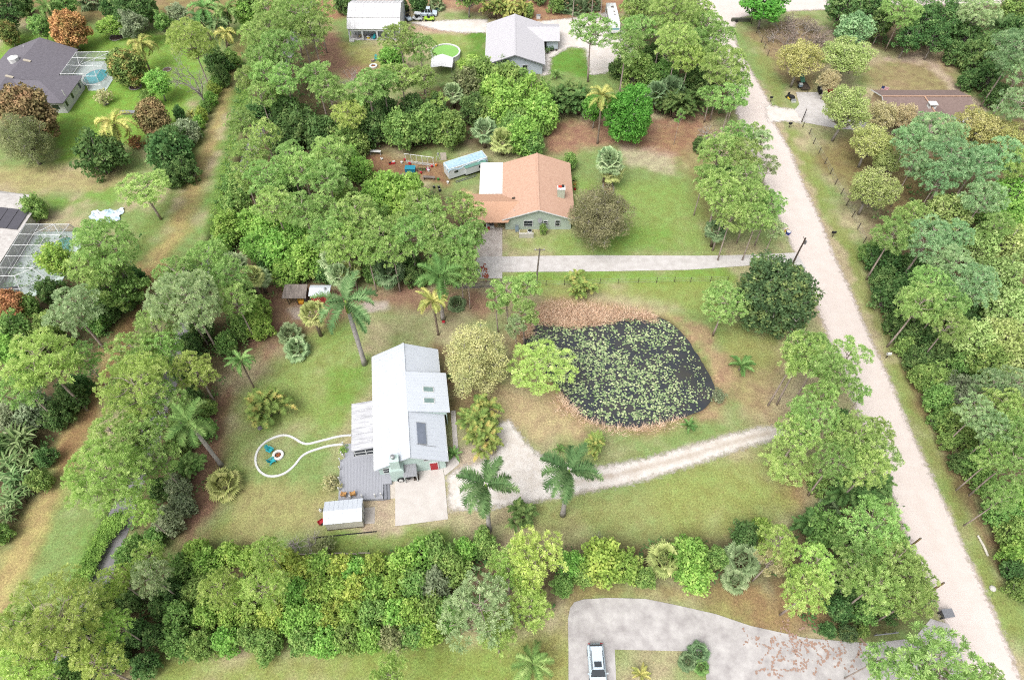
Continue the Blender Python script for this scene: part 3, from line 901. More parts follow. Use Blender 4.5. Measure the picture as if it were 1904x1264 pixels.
def clump_palm(seed, R=2.0, h=3.2, nstem=13, nf=84, leaf=.42, dead=0):
    rng = random.Random(seed); L = Leaves(seed); mb = MB()
    st = []
    for i in range(nstem):
        a = rng.uniform(0, 6.28); q = rng.uniform(.05, .35) * R
        b = Vector((q*math.cos(a), q*math.sin(a), 0)); t = b * rng.uniform(1.5, 2.4) + Vector((0, 0, h * rng.uniform(.25, .6)))
        mb.tube([b, b.lerp(t, .5), t], [.06, .05, .04], 5); st.append((t, a))
    for i in range(nf):
        t, a = st[i % nstem]
        frond(L, t, a + rng.gauss(0, 1.2), rng.uniform(.6, 1.5), R * rng.uniform(.55, .95), rng.uniform(1.3, 2.6), leaf, n=13, vee=.2, width=.15)
    return mb_mesh(mb, 'trunk'), L.mesh('crown'), R, h * .55, None

def banana_like(seed, R=3.0, h=4.6, nf=90):
    """Broad arching paddle leaves on short stems."""
    rng = random.Random(seed); L = Leaves(seed); mb = MB()
    for i in range(5):
        a = rng.uniform(0, 6.28); b = Vector((1.3*math.cos(a), 1.3*math.sin(a), 0))
        mb.tube([b, b*1.2 + Vector((0, 0, h*.5))], [.12, .08], 6)
    for i in range(nf):
        az = rng.uniform(0, 6.28); e = rng.uniform(.4, 1.4); ln = rng.uniform(1.5, 3.0); dr = rng.uniform(1, 2)
        o_ = rng.uniform(0, 6.28); q_ = rng.uniform(0, 1.4); p = np.array([q_*math.cos(o_), q_*math.sin(o_), h * rng.uniform(.25, .6)]); n = 8; pts = []
        for j in range(n + 1):
            pts.append(p.copy()); p = p + np.array([math.cos(az)*math.cos(e), math.sin(az)*math.cos(e), math.sin(e)]) * ln / n; e -= dr / n
        pts = np.array(pts); tan = unit(np.gradient(pts, axis=0)); s = unit(np.cross(tan, [0, 0, 1])); up = np.cross(s, tan)
        wd = (.17 * np.sin(np.pi * np.linspace(.08, .98, n + 1)))[:, None]
        l = pts + s * wd + up * wd * .4; r_ = pts - s * wd + up * wd * .4
        v = np.concatenate([l, pts, r_]); m = n + 1; q = []
        for j in range(n):
            q += [[j, j+1, m+j+1, m+j], [m+j, m+j+1, 2*m+j+1, 2*m+j]]
        L.V.append(v); L.Q.append(np.array(q) + L.n); L.n += len(v); L.N.append(np.full(len(v), rng.random()))
    return mb_mesh(mb, 'trunk'), L.mesh('crown'), R, h * .55, None

def bare_variant(seed, R=3.0, h=7.0, twigs=260, low=False):
    rng = random.Random(seed); mb = MB(); tw = MB()
    def grow_(p, d, ln, rad, lev):
        q = p + d * ln
        m = p.lerp(q, .5) + Vector((rng.gauss(0, .06), rng.gauss(0, .06), rng.gauss(0, .04))) * ln
        (mb if lev < 2 else tw).tube([p, m, q], [rad, rad*.8, rad*.6], 6 if lev < 2 else 3, cap=False)
        if lev >= (3 if low == 2 else 2 if low else 5): return
        k = (3 if not low else rng.randint(3, 4)) if lev else (7 if low else 5)
        for _ in range(k):
            nd = (d + Vector((rng.gauss(0, 1), rng.gauss(0, 1), rng.gauss(.1, .6))) * (.75 if lev else (1.3 if low else .8))).normalized()
            grow_(m.lerp(q, rng.random()), nd, ln * rng.uniform(.55, .8), rad * .55, lev + 1)
    if low:
        for _ in range(3):
            grow_(Vector((rng.uniform(-.4, .4), rng.uniform(-.4, .4), 0)), Vector((rng.gauss(0, .4), rng.gauss(0, .4), 1)).normalized(), h*.36, .075, 0)
    else:
        grow_(Vector((0, 0, 0)), Vector((0, 0, 1)), h*.42, .16, 0)
    return mb_mesh(mb, 'trunk'), mb_mesh(tw, 'crown'), R, h * .6, None

# leaf colours (photo colour, albedo factor)
def tone(name, a, b, c, k=.88, **kw):
    def soft(c):                                  # leaf colours greyed and lightened, standing in for lifted shade
        g = sum(c) / 3 + 12
        return [v + .22 * (g + 14 - v) for v in c]
    return leafmat(name, C(*soft(a), k), C(*soft(b), k), C(*soft(c), k), **kw)
tone('pine_mid', (104, 146, 66), (156, 192, 96), (206, 224, 140), patch=.3, k=1.06)
tone('pine_yellow', (124, 160, 64), (178, 208, 98), (222, 232, 144), patch=.3, k=1.06)
tone('pine_blue', (96, 140, 88), (142, 182, 118), (190, 212, 156), patch=.3, k=1.06)
tone('pine_grey', (118, 150, 96), (168, 192, 128), (204, 216, 162), patch=.3, k=1.06)
tone('bush_mid', (76,120,54), (138,180,84), (200,220,120), patch=.5, objvar=.1, k=.98)
tone('bush_bright', (86,134,50), (154,202,82), (212,230,118), patch=.5, objvar=.1, k=.98)
tone('bush_dark', (58,98,50), (104,148,74), (172,198,112), patch=.45, objvar=.1, k=.9)
tone('bush_yellow', (102,144,54), (172,200,80), (224,224,110), patch=.5, objvar=.1, k=.98)
tone('bush_grey', (104,126,90), (154,172,126), (200,206,162), patch=.45, k=.95)
tone('bush_olive', (92,110,66), (152,164,102), (196,192,140), patch=.45)
tone('ficus_bright', (66,140,44), (104,190,64), (150,216,96), patch=.35)
tone('ficus_dark', (60,92,56), (108,142,84), (198,210,108), patch=.55)
tone('mango_orange', (96,112,48), (196,140,80), (222,158,104), patch=.5, tr=.15)
tone('mango_green', (66,112,50), (128,152,70), (224,170,98), patch=.6, tr=.2)
tone('mango_russet', (92,104,56), (156,130,84), (206,150,110), patch=.5, tr=.2)
tone('spring_oak', (138,160,80), (182,200,108), (214,218,146), tr=.4)
tone('spring_gold', (150,160,80), (196,198,108), (222,216,146), tr=.4)
tone('spring_tan', (168,162,110), (204,190,134), (222,206,160), tr=.4)
tone('willow_gold', (150,162,92), (206,198,128), (232,218,160), k=1.0, tr=.3, patch=.45)
tone('spring_lime', (116,150,74), (168,194,104), (206,216,144), tr=.4, patch=.45, k=.95)
tone('olive_grey', (118,122,78), (164,162,110), (198,190,146), k=.95, patch=.4)
tone('pale_shrub', (170,164,104), (210,202,142), (230,222,176))
tone('palm_green', (58,94,50), (102,140,76), (164,188,120), tr=.25)
tone('palm_fresh', (70,120,54), (122,168,78), (178,206,118), tr=.3)
tone('palm_gold', (112,146,62), (186,186,88), (232,210,126), tr=.25, patch=.4)
tone('sabal_green', (88,120,70), (138,168,108), (186,200,146), tr=.15)
tone('sabal_dark', (66,94,56), (104,134,84), (152,172,120), tr=.15)
tone('sabal_yellow', (120,138,64), (170,180,94), (206,200,124), tr=.15)
tone('areca_gold', (78,114,46), (142,162,70), (222,178,98), tr=.25, patch=.4)
tone('areca_dark', (50,86,38), (86,122,56), (132,154,80), tr=.15)
tone('banana_green', (72,108,56), (122,154,84), (178,194,132), tr=.3)
tone('bare_grey', (160,150,144), (176,168,162), (200,194,188), tr=0, k=.75)
tone('bare_brown', (156,136,120), (168,148,132), (196,178,164), tr=0, k=.75)
M_BARK = surf('pine_bark', C(194,176,166), .95, .2, 4, stretch=(1, 1, .3), bump=.4)
M_BARKG = surf('grey_bark', C(180,172,164), .95, .2, 4, bump=.3)
M_PALMT = surf('royal_palm_trunk', C(196,188,184), .9, .2, 1.6, stretch=(1, 1, 2.2))
M_SABT = surf('palm_trunk', C(150,132,116), .95, .25, 5, stretch=(1, 1, 2))
M_SHAFT = surf('crownshaft', C(140,176,70), .5, .1, 2)

VAR = {}
VAR['pine'] = [pine_variant(100+i, R=4.4, npads=n) for i, n in enumerate((22, 19, 24, 17, 21, 26, 20, 23))]
VAR['bigpine'] = [pine_variant(160+i, R=6.6, zc=11.5, npads=n, vert=4.2, pad=(.85, 1.5), k=60, nw=.07) for i, n in enumerate((46, 40, 50))]
VAR['thinpine'] = [pine_variant(140+i, R=4.0, npads=n, pad=(.6, 1.0), gap=1.4) for i, n in enumerate((17, 20, 15))]
VAR['bush'] = [broad_variant(200+i, R=3.0, zc=2.2, vert=2.2, nclump=95, clump=(.32, .8), leaf=.2, per=105, gap=.5, rag=.35) for i in range(8)]
VAR['tree'] = [broad_variant(230+i, R=3.4, zc=5.2, vert=2.8, nclump=90, clump=(.4, .9), leaf=.2, per=105, trunk_h=2.2, gap=.6, rag=.3) for i in range(5)]
VAR['dome'] = [broad_variant(250+i, R=3.6, zc=3.6, vert=3.0, nclump=95, clump=(.65, .95), leaf=.2, per=150, trunk_h=1.2, gap=.7) for i in range(3)]
VAR['lacy'] = [broad_variant(270+i, R=4.6, zc=6.0, vert=2.6, nclump=70, clump=(.6, 1.05), leaf=.13, per=190, trunk_h=2.6, openness=.5, gap=.9, tilt=1.2) for i in range(4)]
VAR['big'] = [broad_variant(290+i, R=6.5, zc=6.0, vert=5.4, nclump=340, clump=(.5, 1.1), leaf=.21, per=95, trunk_h=2.5, gap=.72, rag=.25) for i in range(2)]
VAR['fine'] = [broad_variant(310+i, R=5.0, zc=5.0, vert=4.2, nclump=90, clump=(.7, 1.3), leaf=.12, per=260, trunk_h=1.6, openness=.4, gap=.95, tilt=1.4, aspect=.35) for i in range(2)]
VAR['shrub'] = [broad_variant(330+i, R=1.3, zc=.9, vert=.8, nclump=14, clump=(.35, .6), leaf=.15, per=110, gap=.4) for i in range(3)]
VAR['royal'] = [feather_palm(400+i, 10.5, 17, 3.6, .95, shaft=True, curve=.15, width=.15) for i in range(3)]
VAR['coco'] = [feather_palm(420+i, 5.5, 19, 3.3, .7, el=(-.3, 1.3), droop=(1.2, 2.0), trunk=(.17, .13), shaft=False, curve=.4, width=.12) for i in range(3)]
VAR['sabal'] = [fan_palm(440+i, 4.0, 40) for i in range(3)]
VAR['lowfan'] = [fan_palm(450+i, .7, 34) for i in range(3)]
VAR['areca'] = [clump_palm(460+i) for i in range(3)]
VAR['sprout'] = [feather_palm(480+i, .5, 12, 1.8, .4, el=(.3, 1.4), droop=(.8, 1.4), trunk=(.12, .1), shaft=False, curve=0) for i in range(2)]
VAR['banana'] = [banana_like(490+i) for i in range(3)]
VAR['bare'] = [bare_variant(500+i) for i in range(2)]
VAR['brush'] = [bare_variant(520+i, R=2.2, h=4.5, low=2) for i in range(3)]
VAR['thicket'] = [bare_variant(510+i, R=2.2, h=4.5, low=True) for i in range(3)]
# kind -> (name, category, default height rule for the crown centre, trunk material, trunk child name, crown child name)
KIND = {
 'pine': ('pine_tree', 'pine tree', lambda R: min(13.0, 6.5 + R*1.0), M_BARK, 'trunk', 'crown'),
 'bigpine': ('pine_tree', 'pine tree', lambda R: min(14.0, 6.5 + R*1.0), M_BARK, 'trunk', 'crown'),
 'thinpine': ('pine_tree', 'pine tree', lambda R: min(11.0, 5.5 + R*.8), M_BARK, 'trunk', 'crown'),
 'bush': ('wild_shrub', 'shrub', lambda R: .45 + R*.72, M_BARKG, 'stems', 'foliage'),
 'tree': ('broadleaf_tree', 'tree', lambda R: 2.0 + R*1.0, M_BARKG, 'trunk', 'crown'),
 'dome': ('mango_tree', 'tree', lambda R: .4 + R*.95, M_BARKG, 'trunk', 'crown'),
 'lacy': ('shade_tree', 'tree', lambda R: 2.2 + R*.8, M_BARKG, 'trunk', 'crown'),
 'big': ('broadleaf_tree', 'tree', lambda R: R*.92, M_BARKG, 'trunk', 'crown'),
 'fine': ('broadleaf_tree', 'tree', lambda R: R*.95, M_BARKG, 'trunk', 'crown'),
 'shrub': ('garden_shrub', 'shrub', lambda R: R*.7, M_BARKG, 'stems', 'foliage'),
 'royal': ('royal_palm', 'palm tree', lambda R: 10.5, M_PALMT, 'trunk', 'fronds'),
 'coco': ('coconut_palm', 'palm tree', lambda R: 2.0 + R*1.0, M_SABT, 'trunk', 'fronds'),
 'sabal': ('fan_palm', 'palm tree', lambda R: 4.0, M_SABT, 'trunk', 'fronds'),
 'lowfan': ('palmetto', 'palm', lambda R: .9, M_SABT, 'trunk', 'fronds'),
 'areca': ('clump_palm', 'palm', lambda R: .3 + R*.75, M_SABT, 'stems', 'fronds'),
 'sprout': ('young_palm', 'palm', lambda R: .5, M_SABT, 'trunk', 'fronds'),
 'banana': ('banana_plant', 'plant', lambda R: .3 + R*.9, M_SABT, 'stems', 'leaves'),
 'bare': ('bare_tree', 'tree', lambda R: R*1.5, M_BARKG, 'trunk', 'branches'),
 'brush': ('bare_shrub', 'shrub', lambda R: R*.8, M_BARKG, 'stems', 'twigs'),
 'thicket': ('bare_shrub', 'shrub', lambda R: R*.8, M_BARKG, 'stems', 'twigs'),
}
DEFAULT_TONE = {'pine': 'pine_mid', 'thinpine': 'pine_mid', 'bigpine': 'pine_mid', 'bush': 'bush_mid', 'tree': 'bush_mid', 'dome': 'mango_orange', 'lacy': 'spring_oak', 'big': 'ficus_dark',
 'fine': 'bush_olive', 'shrub': 'bush_mid', 'royal': 'palm_green', 'coco': 'palm_gold', 'sabal': 'sabal_green', 'lowfan': 'sabal_green', 'areca': 'areca_gold',
 'sprout': 'palm_fresh', 'banana': 'banana_green', 'bare': 'bare_grey', 'thicket': 'bare_brown', 'brush': 'bare_brown'}
TR = random.Random(77)
N_PLANTS = 0
PLANTS = []
def plant(kind, px, py, wpx, tn=None, label=None, base=None, zc=None, group=None, rz=None):
    """A plant whose crown shows at (px, py), wpx photo pixels across; base = photo pixel of its foot if that shows."""
    global N_PLANTS
    nm, cat, hrule, tm, tname, cname = KIND[kind]
    if kind == 'pine' and wpx * depth(*P(px, py, 10)) / FPX / 2 > 5.0: kind = 'bigpine'
    v = TR.choice(VAR[kind])
    R0, z0 = v[2], v[3]
    if base is not None:
        g = P(*base); zc = max(1.0, zat(g.y, py)) if zc is None else zc
        R = wpx * depth(g.x, g.y, zc) / FPX / 2
        x, y = g.x, g.y
    else:
        z = zc if zc is not None else 5.0
        for _ in range(4):
            q = P(px, py, z); R = wpx * depth(q.x, q.y, z) / FPX / 2
            z = zc if zc is not None else hrule(R)
        zc = z; x, y = q.x, q.y
    sxy = R / R0 * (.95 if 'pine' in kind else 1.04); sz = zc / z0
    if kind in ('sprout', 'lowfan', 'sabal', 'coco', 'areca', 'banana'):
        if kind in ('sprout', 'lowfan', 'areca', 'banana'): sz = sxy
    r = thing(nm, label or '', cat, (x, y, 0), TR.uniform(0, 6.283) if rz is None else rz, None, (sxy, sxy, sz))
    leafm = MATS[tn or DEFAULT_TONE[kind]]
    for me, n, m in ((v[0], tname, tm), (v[1], cname, leafm)):
        if len(me.polygons) == 0: continue
        if len(me.materials) == 0: me.materials.append(m)
        o = bpy.data.objects.new(n, me); COL.objects.link(o); o.parent = r
        o.material_slots[0].link = 'OBJECT'; o.material_slots[0].material = m
        if kind in ('sabal', 'coco', 'royal') and n == cname and me is v[1]:
            o.scale = (1, 1, sxy / sz); o.location = (0, 0, z0 * (1 - sxy / sz))
    if len(v) > 4 and v[4] is not None:
        if len(v[4].materials) == 0: v[4].materials.append(M_SHAFT)
        o = bpy.data.objects.new('crownshaft', v[4]); COL.objects.link(o); o.parent = r
    N_PLANTS += 1
    PLANTS.append((r, kind, tn or DEFAULT_TONE[kind], px, py, x, y, R, zc, label, group))
    return r
# ------------------------------------------------------------------ buildings
M_MINT = surf('mint_siding', C(206,228,222), .7, .04, 1.5)
M_WROOF = surf('white_metal_roof', C(214,220,229), .45, .03, .6, spec=.4)
M_WHITE = surf('white_paint', C(228,228,226), .6, .05, 2)
M_TRIM = surf('white_trim', C(226,228,228), .6, .04, 2)
M_GLASS = surf('dark_glass', C(52,58,64), .12, .1, 2, spec=.6)
M_SKYL = surf('skylight_glass', C(130,156,152), .12, .1, 2, spec=.6)
M_DARK = surf('dark_interior', C(50,46,44), .9, .2, 2)
M_GREYM = surf('grey_metal', C(150,152,156), .5, .12, 2)
M_STEEL = surf('steel', C(176,178,180), .35, .08, 3, metal=.6)
M_BLACK = surf('black_rubber', C(40,40,42), .8, .1, 3)
M_WOODG = surf('grey_wood', C(140,130,122), .9, .25, 3, stretch=(1, 1, .3))
M_DECK = surf('grey_deck_boards', C(172,174,182), .75, .06, 1.2, stretch=(8, .6, 1))
M_TEAL = surf('turquoise_plastic', C(40,178,190), .5, .05, 3)
M_RED = surf('red_paint', C(190,44,52), .55, .06, 2)
M_TANW = surf('tan_wicker', C(206,156,96), .8, .15, 6)
M_DKWOOD = surf('dark_wood', C(92,80,70), .9, .25, 3)

class Frame:
    def __init__(s, x, y, rz=0): s.x, s.y, s.rz = x, y, rz
    def __call__(s, px, py, z=0.0):
        q = P(px, py, z); dx, dy = q.x - s.x, q.y - s.y
        c_, s_ = math.cos(-s.rz), math.sin(-s.rz)
        return Vector((dx*c_ - dy*s_, dx*s_ + dy*c_, z))

def gable_body(W, L, eave, rise, z0=0.0):
    """Pentagon-section walls, ridge along y."""
    mb = MB(); h = L / 2; w = W / 2
    f = [(-w, -h, z0), (w, -h, z0), (w, -h, eave), (0, -h, eave + rise), (-w, -h, eave)]
    b = [(x, h, z) for x, y, z in f]
    mb.add(f + b, [(0, 1, 2, 3, 4), (9, 8, 7, 6, 5), (1, 0, 5, 6), (2, 1, 6, 7), (4, 9, 5, 0)])
    return mb

def gable_roof(mb, W, L, eave, rise, t=.14, rib=None, x0=None, y0=0.0):
    w, h = W / 2, L / 2
    mb.slab([(-w, y0-h, eave), (0, y0-h, eave+rise), (0, y0+h, eave+rise), (-w, y0+h, eave)], t)
    mb.slab([(0, y0-h, eave+rise), (w, y0-h, eave), (w, y0+h, eave), (0, y0+h, eave+rise)], t)
    mb.box((0, y0, eave+rise+.015), (.34, L+.02, .07))
    if rib:
        a = math.atan2(rise, w); ln = math.hypot(w, rise)
        k = int(L / rib)
        for i in range(k + 1):
            y = y0 - h + .06 + i * (L - .12) / k
            for s in (-1, 1):
                mb.box((s*w/2, y, eave + rise/2 + .012), (ln - .16, .03, .028), ry=s*a)
    return mb

def window(parent, x, y, z, w, h, face='y-', name='window', glass=None, bars=True):
    """Framed window on a wall: face is the wall's outward direction in the house's own axes."""
    rz = {'y-': 0, 'y+': math.pi, 'x+': math.pi/2, 'x-': -math.pi/2}[face]
    M = Matrix.Translation((x, y, z)) @ Matrix.Rotation(rz, 4, 'Z')
    g = MB(); g.box((0, -.03, 0), (w, .05, h)); g.v = [tuple(M @ Vector(v)) for v in g.v]
    f = MB(); t = .09
    f.box((0, -.05, h/2+t/2), (w+2*t, .1, t)); f.box((0, -.05, -h/2-t/2), (w+2*t, .1, t))
    f.box((-w/2-t/2, -.05, 0), (t, .1, h)); f.box((w/2+t/2, -.05, 0), (t, .1, h))
    if bars: f.box((0, -.07, 0), (w, .04, .05))
    f.v = [tuple(M @ Vector(v)) for v in f.v]
    o = g.build(name, glass or M_GLASS, parent)
    f.build('window_frame', M_TRIM, o)
    return o

# ---- the white house
HX, HY, HR = -15.04, 51.25, 0.143
F = Frame(HX, HY, HR)
house = thing('white_house', 'mint walled house under a long white metal gable roof', 'house', (HX, HY, 0), HR)
gable_body(9.1, 18.3, 2.75, 2.25).build('wall', M_MINT, house)
rf = gable_roof(MB(), 10.0, 19.3, 2.8, 2.45, rib=.62).build('roof', M_WROOF, house)
mb = MB()
for s in (-1, 1):
    mb.tube([(s*5.03, -9.62, 2.7), (s*5.03, 9.62, 2.7)], .07, 6)
mb.build('gutter', M_TRIM, house)
# shed dormer on the pond side with two skylights
da, db, dc_, dd = F(757,686,5.3), F(830.5,697.5,3.75), F(836,769.5,3.75), F(759,761,5.3)
y1 = (da.y + db.y) / 2; y0 = (dc_.y + dd.y) / 2; xo = (db.x + dc_.x) / 2
zr_, ze_ = 5.36, 3.75
mb = MB(); mb.slab([(.12, y0, zr_), (xo, y0, ze_), (xo, y1, ze_), (.12, y1, zr_)], .14)
a = math.atan2(zr_ - ze_, xo - .12)
k = int((y1 - y0) / .5)
for i in range(k + 1):
    mb.box(((xo+.12)/2, y0 + .05 + i*(y1-y0-.1)/k, (zr_+ze_)/2 + .012), (math.hypot(xo-.12, zr_-ze_) - .1, .03, .028), ry=a)
dorm = mb.build('dormer_roof', M_WROOF, house)
mb = MB()
for yy in (y0 + .3, y1 - .3):
    mb.add([(.4, yy-.06, 5.0), (xo-.5, yy-.06, 2.75), (xo-.5, yy-.06, ze_), (.4, yy-.06, zr_-.2), (.4, yy+.06, 5.0), (xo-.5, yy+.06, 2.75), (xo-.5, yy+.06, ze_), (.4, yy+.06, zr_-.2)],
           [(0,1,2,3), (7,6,5,4), (0,4,5,1), (1,5,6,2), (2,6,7,3), (3,7,4,0)])
mb.bbox(xo-.62, xo-.5, y0+.3, y1-.3, .0, ze_-.1)
mb.build('dormer_wall', M_MINT, house)
for q in ((796,724), (797.5,744.8)):
    c = F(q[0], q[1], 4.55); zz = zr_ + (ze_ - zr_) * (c.x - .12) / (xo - .12)
    sk = MB().box((c.x, c.y, zz + .06), (1.6, .95, .12), ry=a).build('skylight', M_TRIM, house)
    MB().box((c.x + .02, c.y, zz + .125), (1.36, .74, .05), ry=a).build('pane', M_SKYL, sk)
c = F(784, 808, 4.2); rs_ = math.atan2(2.45, 5.0); zz = 5.25 - c.x * .49
sp = MB().box((c.x, c.y, zz + .16), (1.2, 3.3, .12), ry=rs_).build('solar_panel', surf('solar_collector', C(132,140,156), .3, .1, 2), house)
mb = MB()
for s in (-1, 1): MB().box((c.x, c.y + s*1.67, zz + .17), (1.3, .06, .17), ry=rs_).build('panel_rail', M_GREYM, sp)
mb.tube([(c.x-.7, c.y-1.6, zz+.4), (c.x-.75, c.y-1.75, zz+.3), (c.x+1.8, c.y-1.8, zz-.75)], .03, 5)
mb.build('panel_pipe', M_GREYM, sp)
# lean-to porch roof with glazed end
pa, pb, pc, pd = F(654,750.5,2.35), F(693,745,2.62), F(693,833,2.62), F(653,838,2.35)
px0 = (pa.x + pd.x) / 2; py1 = (pa.y + pb.y) / 2; py0 = (pc.y + pd.y) / 2
M_PORCH = surf('weathered_white_metal', C(216,217,221), .6, .25, .9, stretch=(.5, 3, 1), col2=C(158,158,163))
mb = MB(); mb.slab([(px0, py0, 2.35), (-4.98, py0, 2.6), (-4.98, py1, 2.6), (px0, py1, 2.35)], .1)
for i in range(7):
    yy = py0 + .08 + i * (py1 - py0 - .16) / 6
    mb.box(((px0-4.98)/2, yy, 2.5), (abs(px0)-5.05, .1, .1), ry=-.085)
mb.build('porch_roof', M_PORCH, house)
mb = MB()
for i in range(5):
    yy = py0 + .3 + i * (py1 - py0 - .6) / 4
    MB().bbox(px0+.18, px0+.3, yy-.06, yy+.06, .4, 2.3).build('porch_post', M_TRIM, house)
for x in (px0+.24, (px0-4.55)/2, -4.7):
    mb.bbox(x-.06, x+.06, py0+.2, py0+.32, .4, 2.32)
mb.bbox(px0+.2, -4.6, py0+.19, py0+.31, 1.25, 1.35); mb.bbox(px0+.2, -4.6, py0+.19, py0+.31, .42, .56)
scr = mb.build('porch_frame', M_TRIM, house)
MB().bbox(px0+.26, -4.6, py0+.25, py0+.27, .5, 2.3).bbox(px0+.22, px0+.24, py0+.3, py1-.3, .5, 2.25).build('screen', M_GLASS, scr)
# chimney chase on the front gable, flue, grill awning, red door
cb = F(743, 887, 0); cx = (F(737,858,4.2).x + F(735,870,3).x) / 2 - .05
yw = -9.15
mb = MB(); mb.bbox(cx-.95, cx+.95, yw-1.05, yw, 0, 2.9); 
mb.add([(cx-.95,yw-1.05,2.9),(cx+.95,yw-1.05,2.9),(cx+.95,yw,2.9),(cx-.95,yw,2.9),(cx-.62,yw-.9,3.35),(cx+.62,yw-.9,3.35),(cx+.62,yw,3.35),(cx-.62,yw,3.35)],[(0,1,5,4),(1,2,6,5),(2,3,7,6),(3,0,4,7),(4,5,6,7)])
mb.bbox(cx-.62, cx+.62, yw-.9, yw+.2, 3.35, 5.3)
ch = mb.build('chimney', M_MINT, house)
MB().lathe([(.2,0),(.2,.45),(.3,.5),(.3,.68),(.1,.74)], (cx-.1, yw-.35, 5.3), 14).build('flue_cap', M_STEEL, ch)
ga, gb = F(750, 879, 1.9), F(775, 875, 1.9); gx0, gx1 = ga.x, gb.x
mb = MB(); mb.slab([(gx0, yw-1.6, 1.85), (gx1, yw-1.6, 1.85), (gx1, yw, 2.5), (gx0, yw, 2.5)], .06)
for i in range(9): mb.box((gx0 + .1 + i*(gx1-gx0-.2)/8, yw-.8, 2.2), (.05, 1.72, .04), rx=math.atan2(.65, 1.6))
mb.build('grill_awning', surf('galvanised_sheet', C(150,152,158), .5, .12, 3), house)
mb = MB()
for x in (gx0+.08, gx1-.08): MB().bbox(x-.05, x+.05, yw-1.55, yw-1.45, .08, 1.85).build('awning_post', M_TRIM, house)
dx = F(807, 862, 1.0).x
d = MB().bbox(dx-.52, dx+.52, yw-.1, yw-.02, .12, 2.1).build('door', M_RED, house)
MB().bbox(dx-.66, dx-.52, yw-.12, yw, .1, 2.24).bbox(dx+.52, dx+.66, yw-.12, yw, .1, 2.24).bbox(dx-.52, dx+.52, yw-.12, yw, 2.1, 2.24).build('door_frame', M_TRIM, d)
MB().lathe([(.05,0),(.05,.06)], (dx+.4, yw-.16, 1.05), 8).build('handle', M_STEEL, d)
window(house, -3.4, yw-.02, 1.6, 1.0, 1.2); window(house, 2.2, yw-.02, 3.4, .8, .8)
for yy in (-6.5, 5.5, 8): window(house, 4.57, yy, 1.6, 1.2, 1.2, 'x+')
for yy in (3, 6.8): window(house, -4.57, yy, 1.6, 1.4, 1.2, 'x-')
# things by the grill
def lx(x, y, z=0): 
    return (HX + x*math.cos(HR) - y*math.sin(HR), HY + x*math.sin(HR) + y*math.cos(HR), z)
gr = thing('charcoal_grill', 'black kettle grill under the grey awning', 'grill', lx((gx0+gx1)/2-.3, yw-1.15, .1), HR)
MB().lathe([(.05,.55),(.28,.62),(.36,.85),(.36,.95),(.3,1.1),(.06,1.2)], n=16).build('bowl', M_BLACK, gr)
for k in range(3):
    a_ = k*2.1; MB().tube([(.12*math.cos(a_), .12*math.sin(a_), .62), (.32*math.cos(a_), .32*math.sin(a_), 0)], .02, 5).build('leg', M_STEEL, gr)
t = thing('hose_reel', 'round black hose reel with white centre against the mint chimney', 'hose reel', lx(cx+.35, yw-1.32, .0), HR)
mb = MB()
for i in range(24):
    pass
mb.tube([(.42*math.cos(k*.2618), 0, .75+.42*math.sin(k*.2618)) for k in range(25)], .11, 7)
mb.build('hose', M_BLACK, t); MB().tube([(0,-.14,.75),(0,.14,.75)], .3, 16).build('drum', M_WHITE, t); MB().box((0,.1,.35),(.1,.06,.7)).box((0,0,.03),(.5,.4,.06)).build('stand', M_GREYM, t)
t = thing('storage_crate', 'dark open crate of tools at the end of the grill awning', 'crate', lx(gx1-.25, yw-.95, .09), HR)
MB().bbox(-.35,.35,-.4,.4,0,.06).bbox(-.35,-.3,-.4,.4,.06,.5).bbox(.3,.35,-.4,.4,.06,.5).bbox(-.3,.3,-.4,-.35,.06,.5).bbox(-.3,.3,.35,.4,.06,.5).build('box', M_DKWOOD, t)
MB().tube([(-.1,0,.1),(.25,.3,1.1)], .03, 5).tube([(.1,-.2,.1),(.2,.1,.9)], .03, 5).build('tool_handles', M_WHITE, t)

# ---- deck
DZ = .55
dpts = [F(*q, DZ) for q in ((640.6,825.5),(653,824.5),(653,838),(693,838),(694,878),(711,889),(711,927),(629,930),(632.5,856),(641,851))]
deck = thing('timber_deck', 'grey timber deck between the porch and the storage shed', 'deck', (HX, HY, 0), HR)
mb = MB(); poly = [(p.x, p.y) for p in dpts]
wl = [(-4.5, -9.1)]
poly = [(dpts[0].x, dpts[0].y), (px0+.0, dpts[0].y), (px0+.0, py0+.15), (-4.6, py0+.15), (-4.6, yw+.02), (cx-.97, yw+.02), (cx-.97, yw-1.5), (dpts[5].x+.1, yw-1.5), (dpts[6].x+.1, dpts[6].y), (dpts[7].x, dpts[7].y), (dpts[8].x, dpts[8].y), (dpts[9].x, dpts[9].y)]
tri = tessellate_polygon([[Vector((x, y, 0)) for x, y in poly]])
k = len(poly); mb.add([(x, y, DZ) for x, y in poly], [t_ if ((Vector(poly[t_[1]])-Vector(poly[t_[0]])).cross(Vector(poly[t_[2]])-Vector(poly[t_[0]]))) > 0 else (t_[0], t_[2], t_[1]) for t_ in tri])
mb.add([(x, y, DZ) for x, y in poly] + [(x, y, 0) for x, y in poly], [(i, (i+1) % k, (i+1) % k + k, i + k) for i in range(k)])
mb.build('deck_floor', M_DECK, deck)
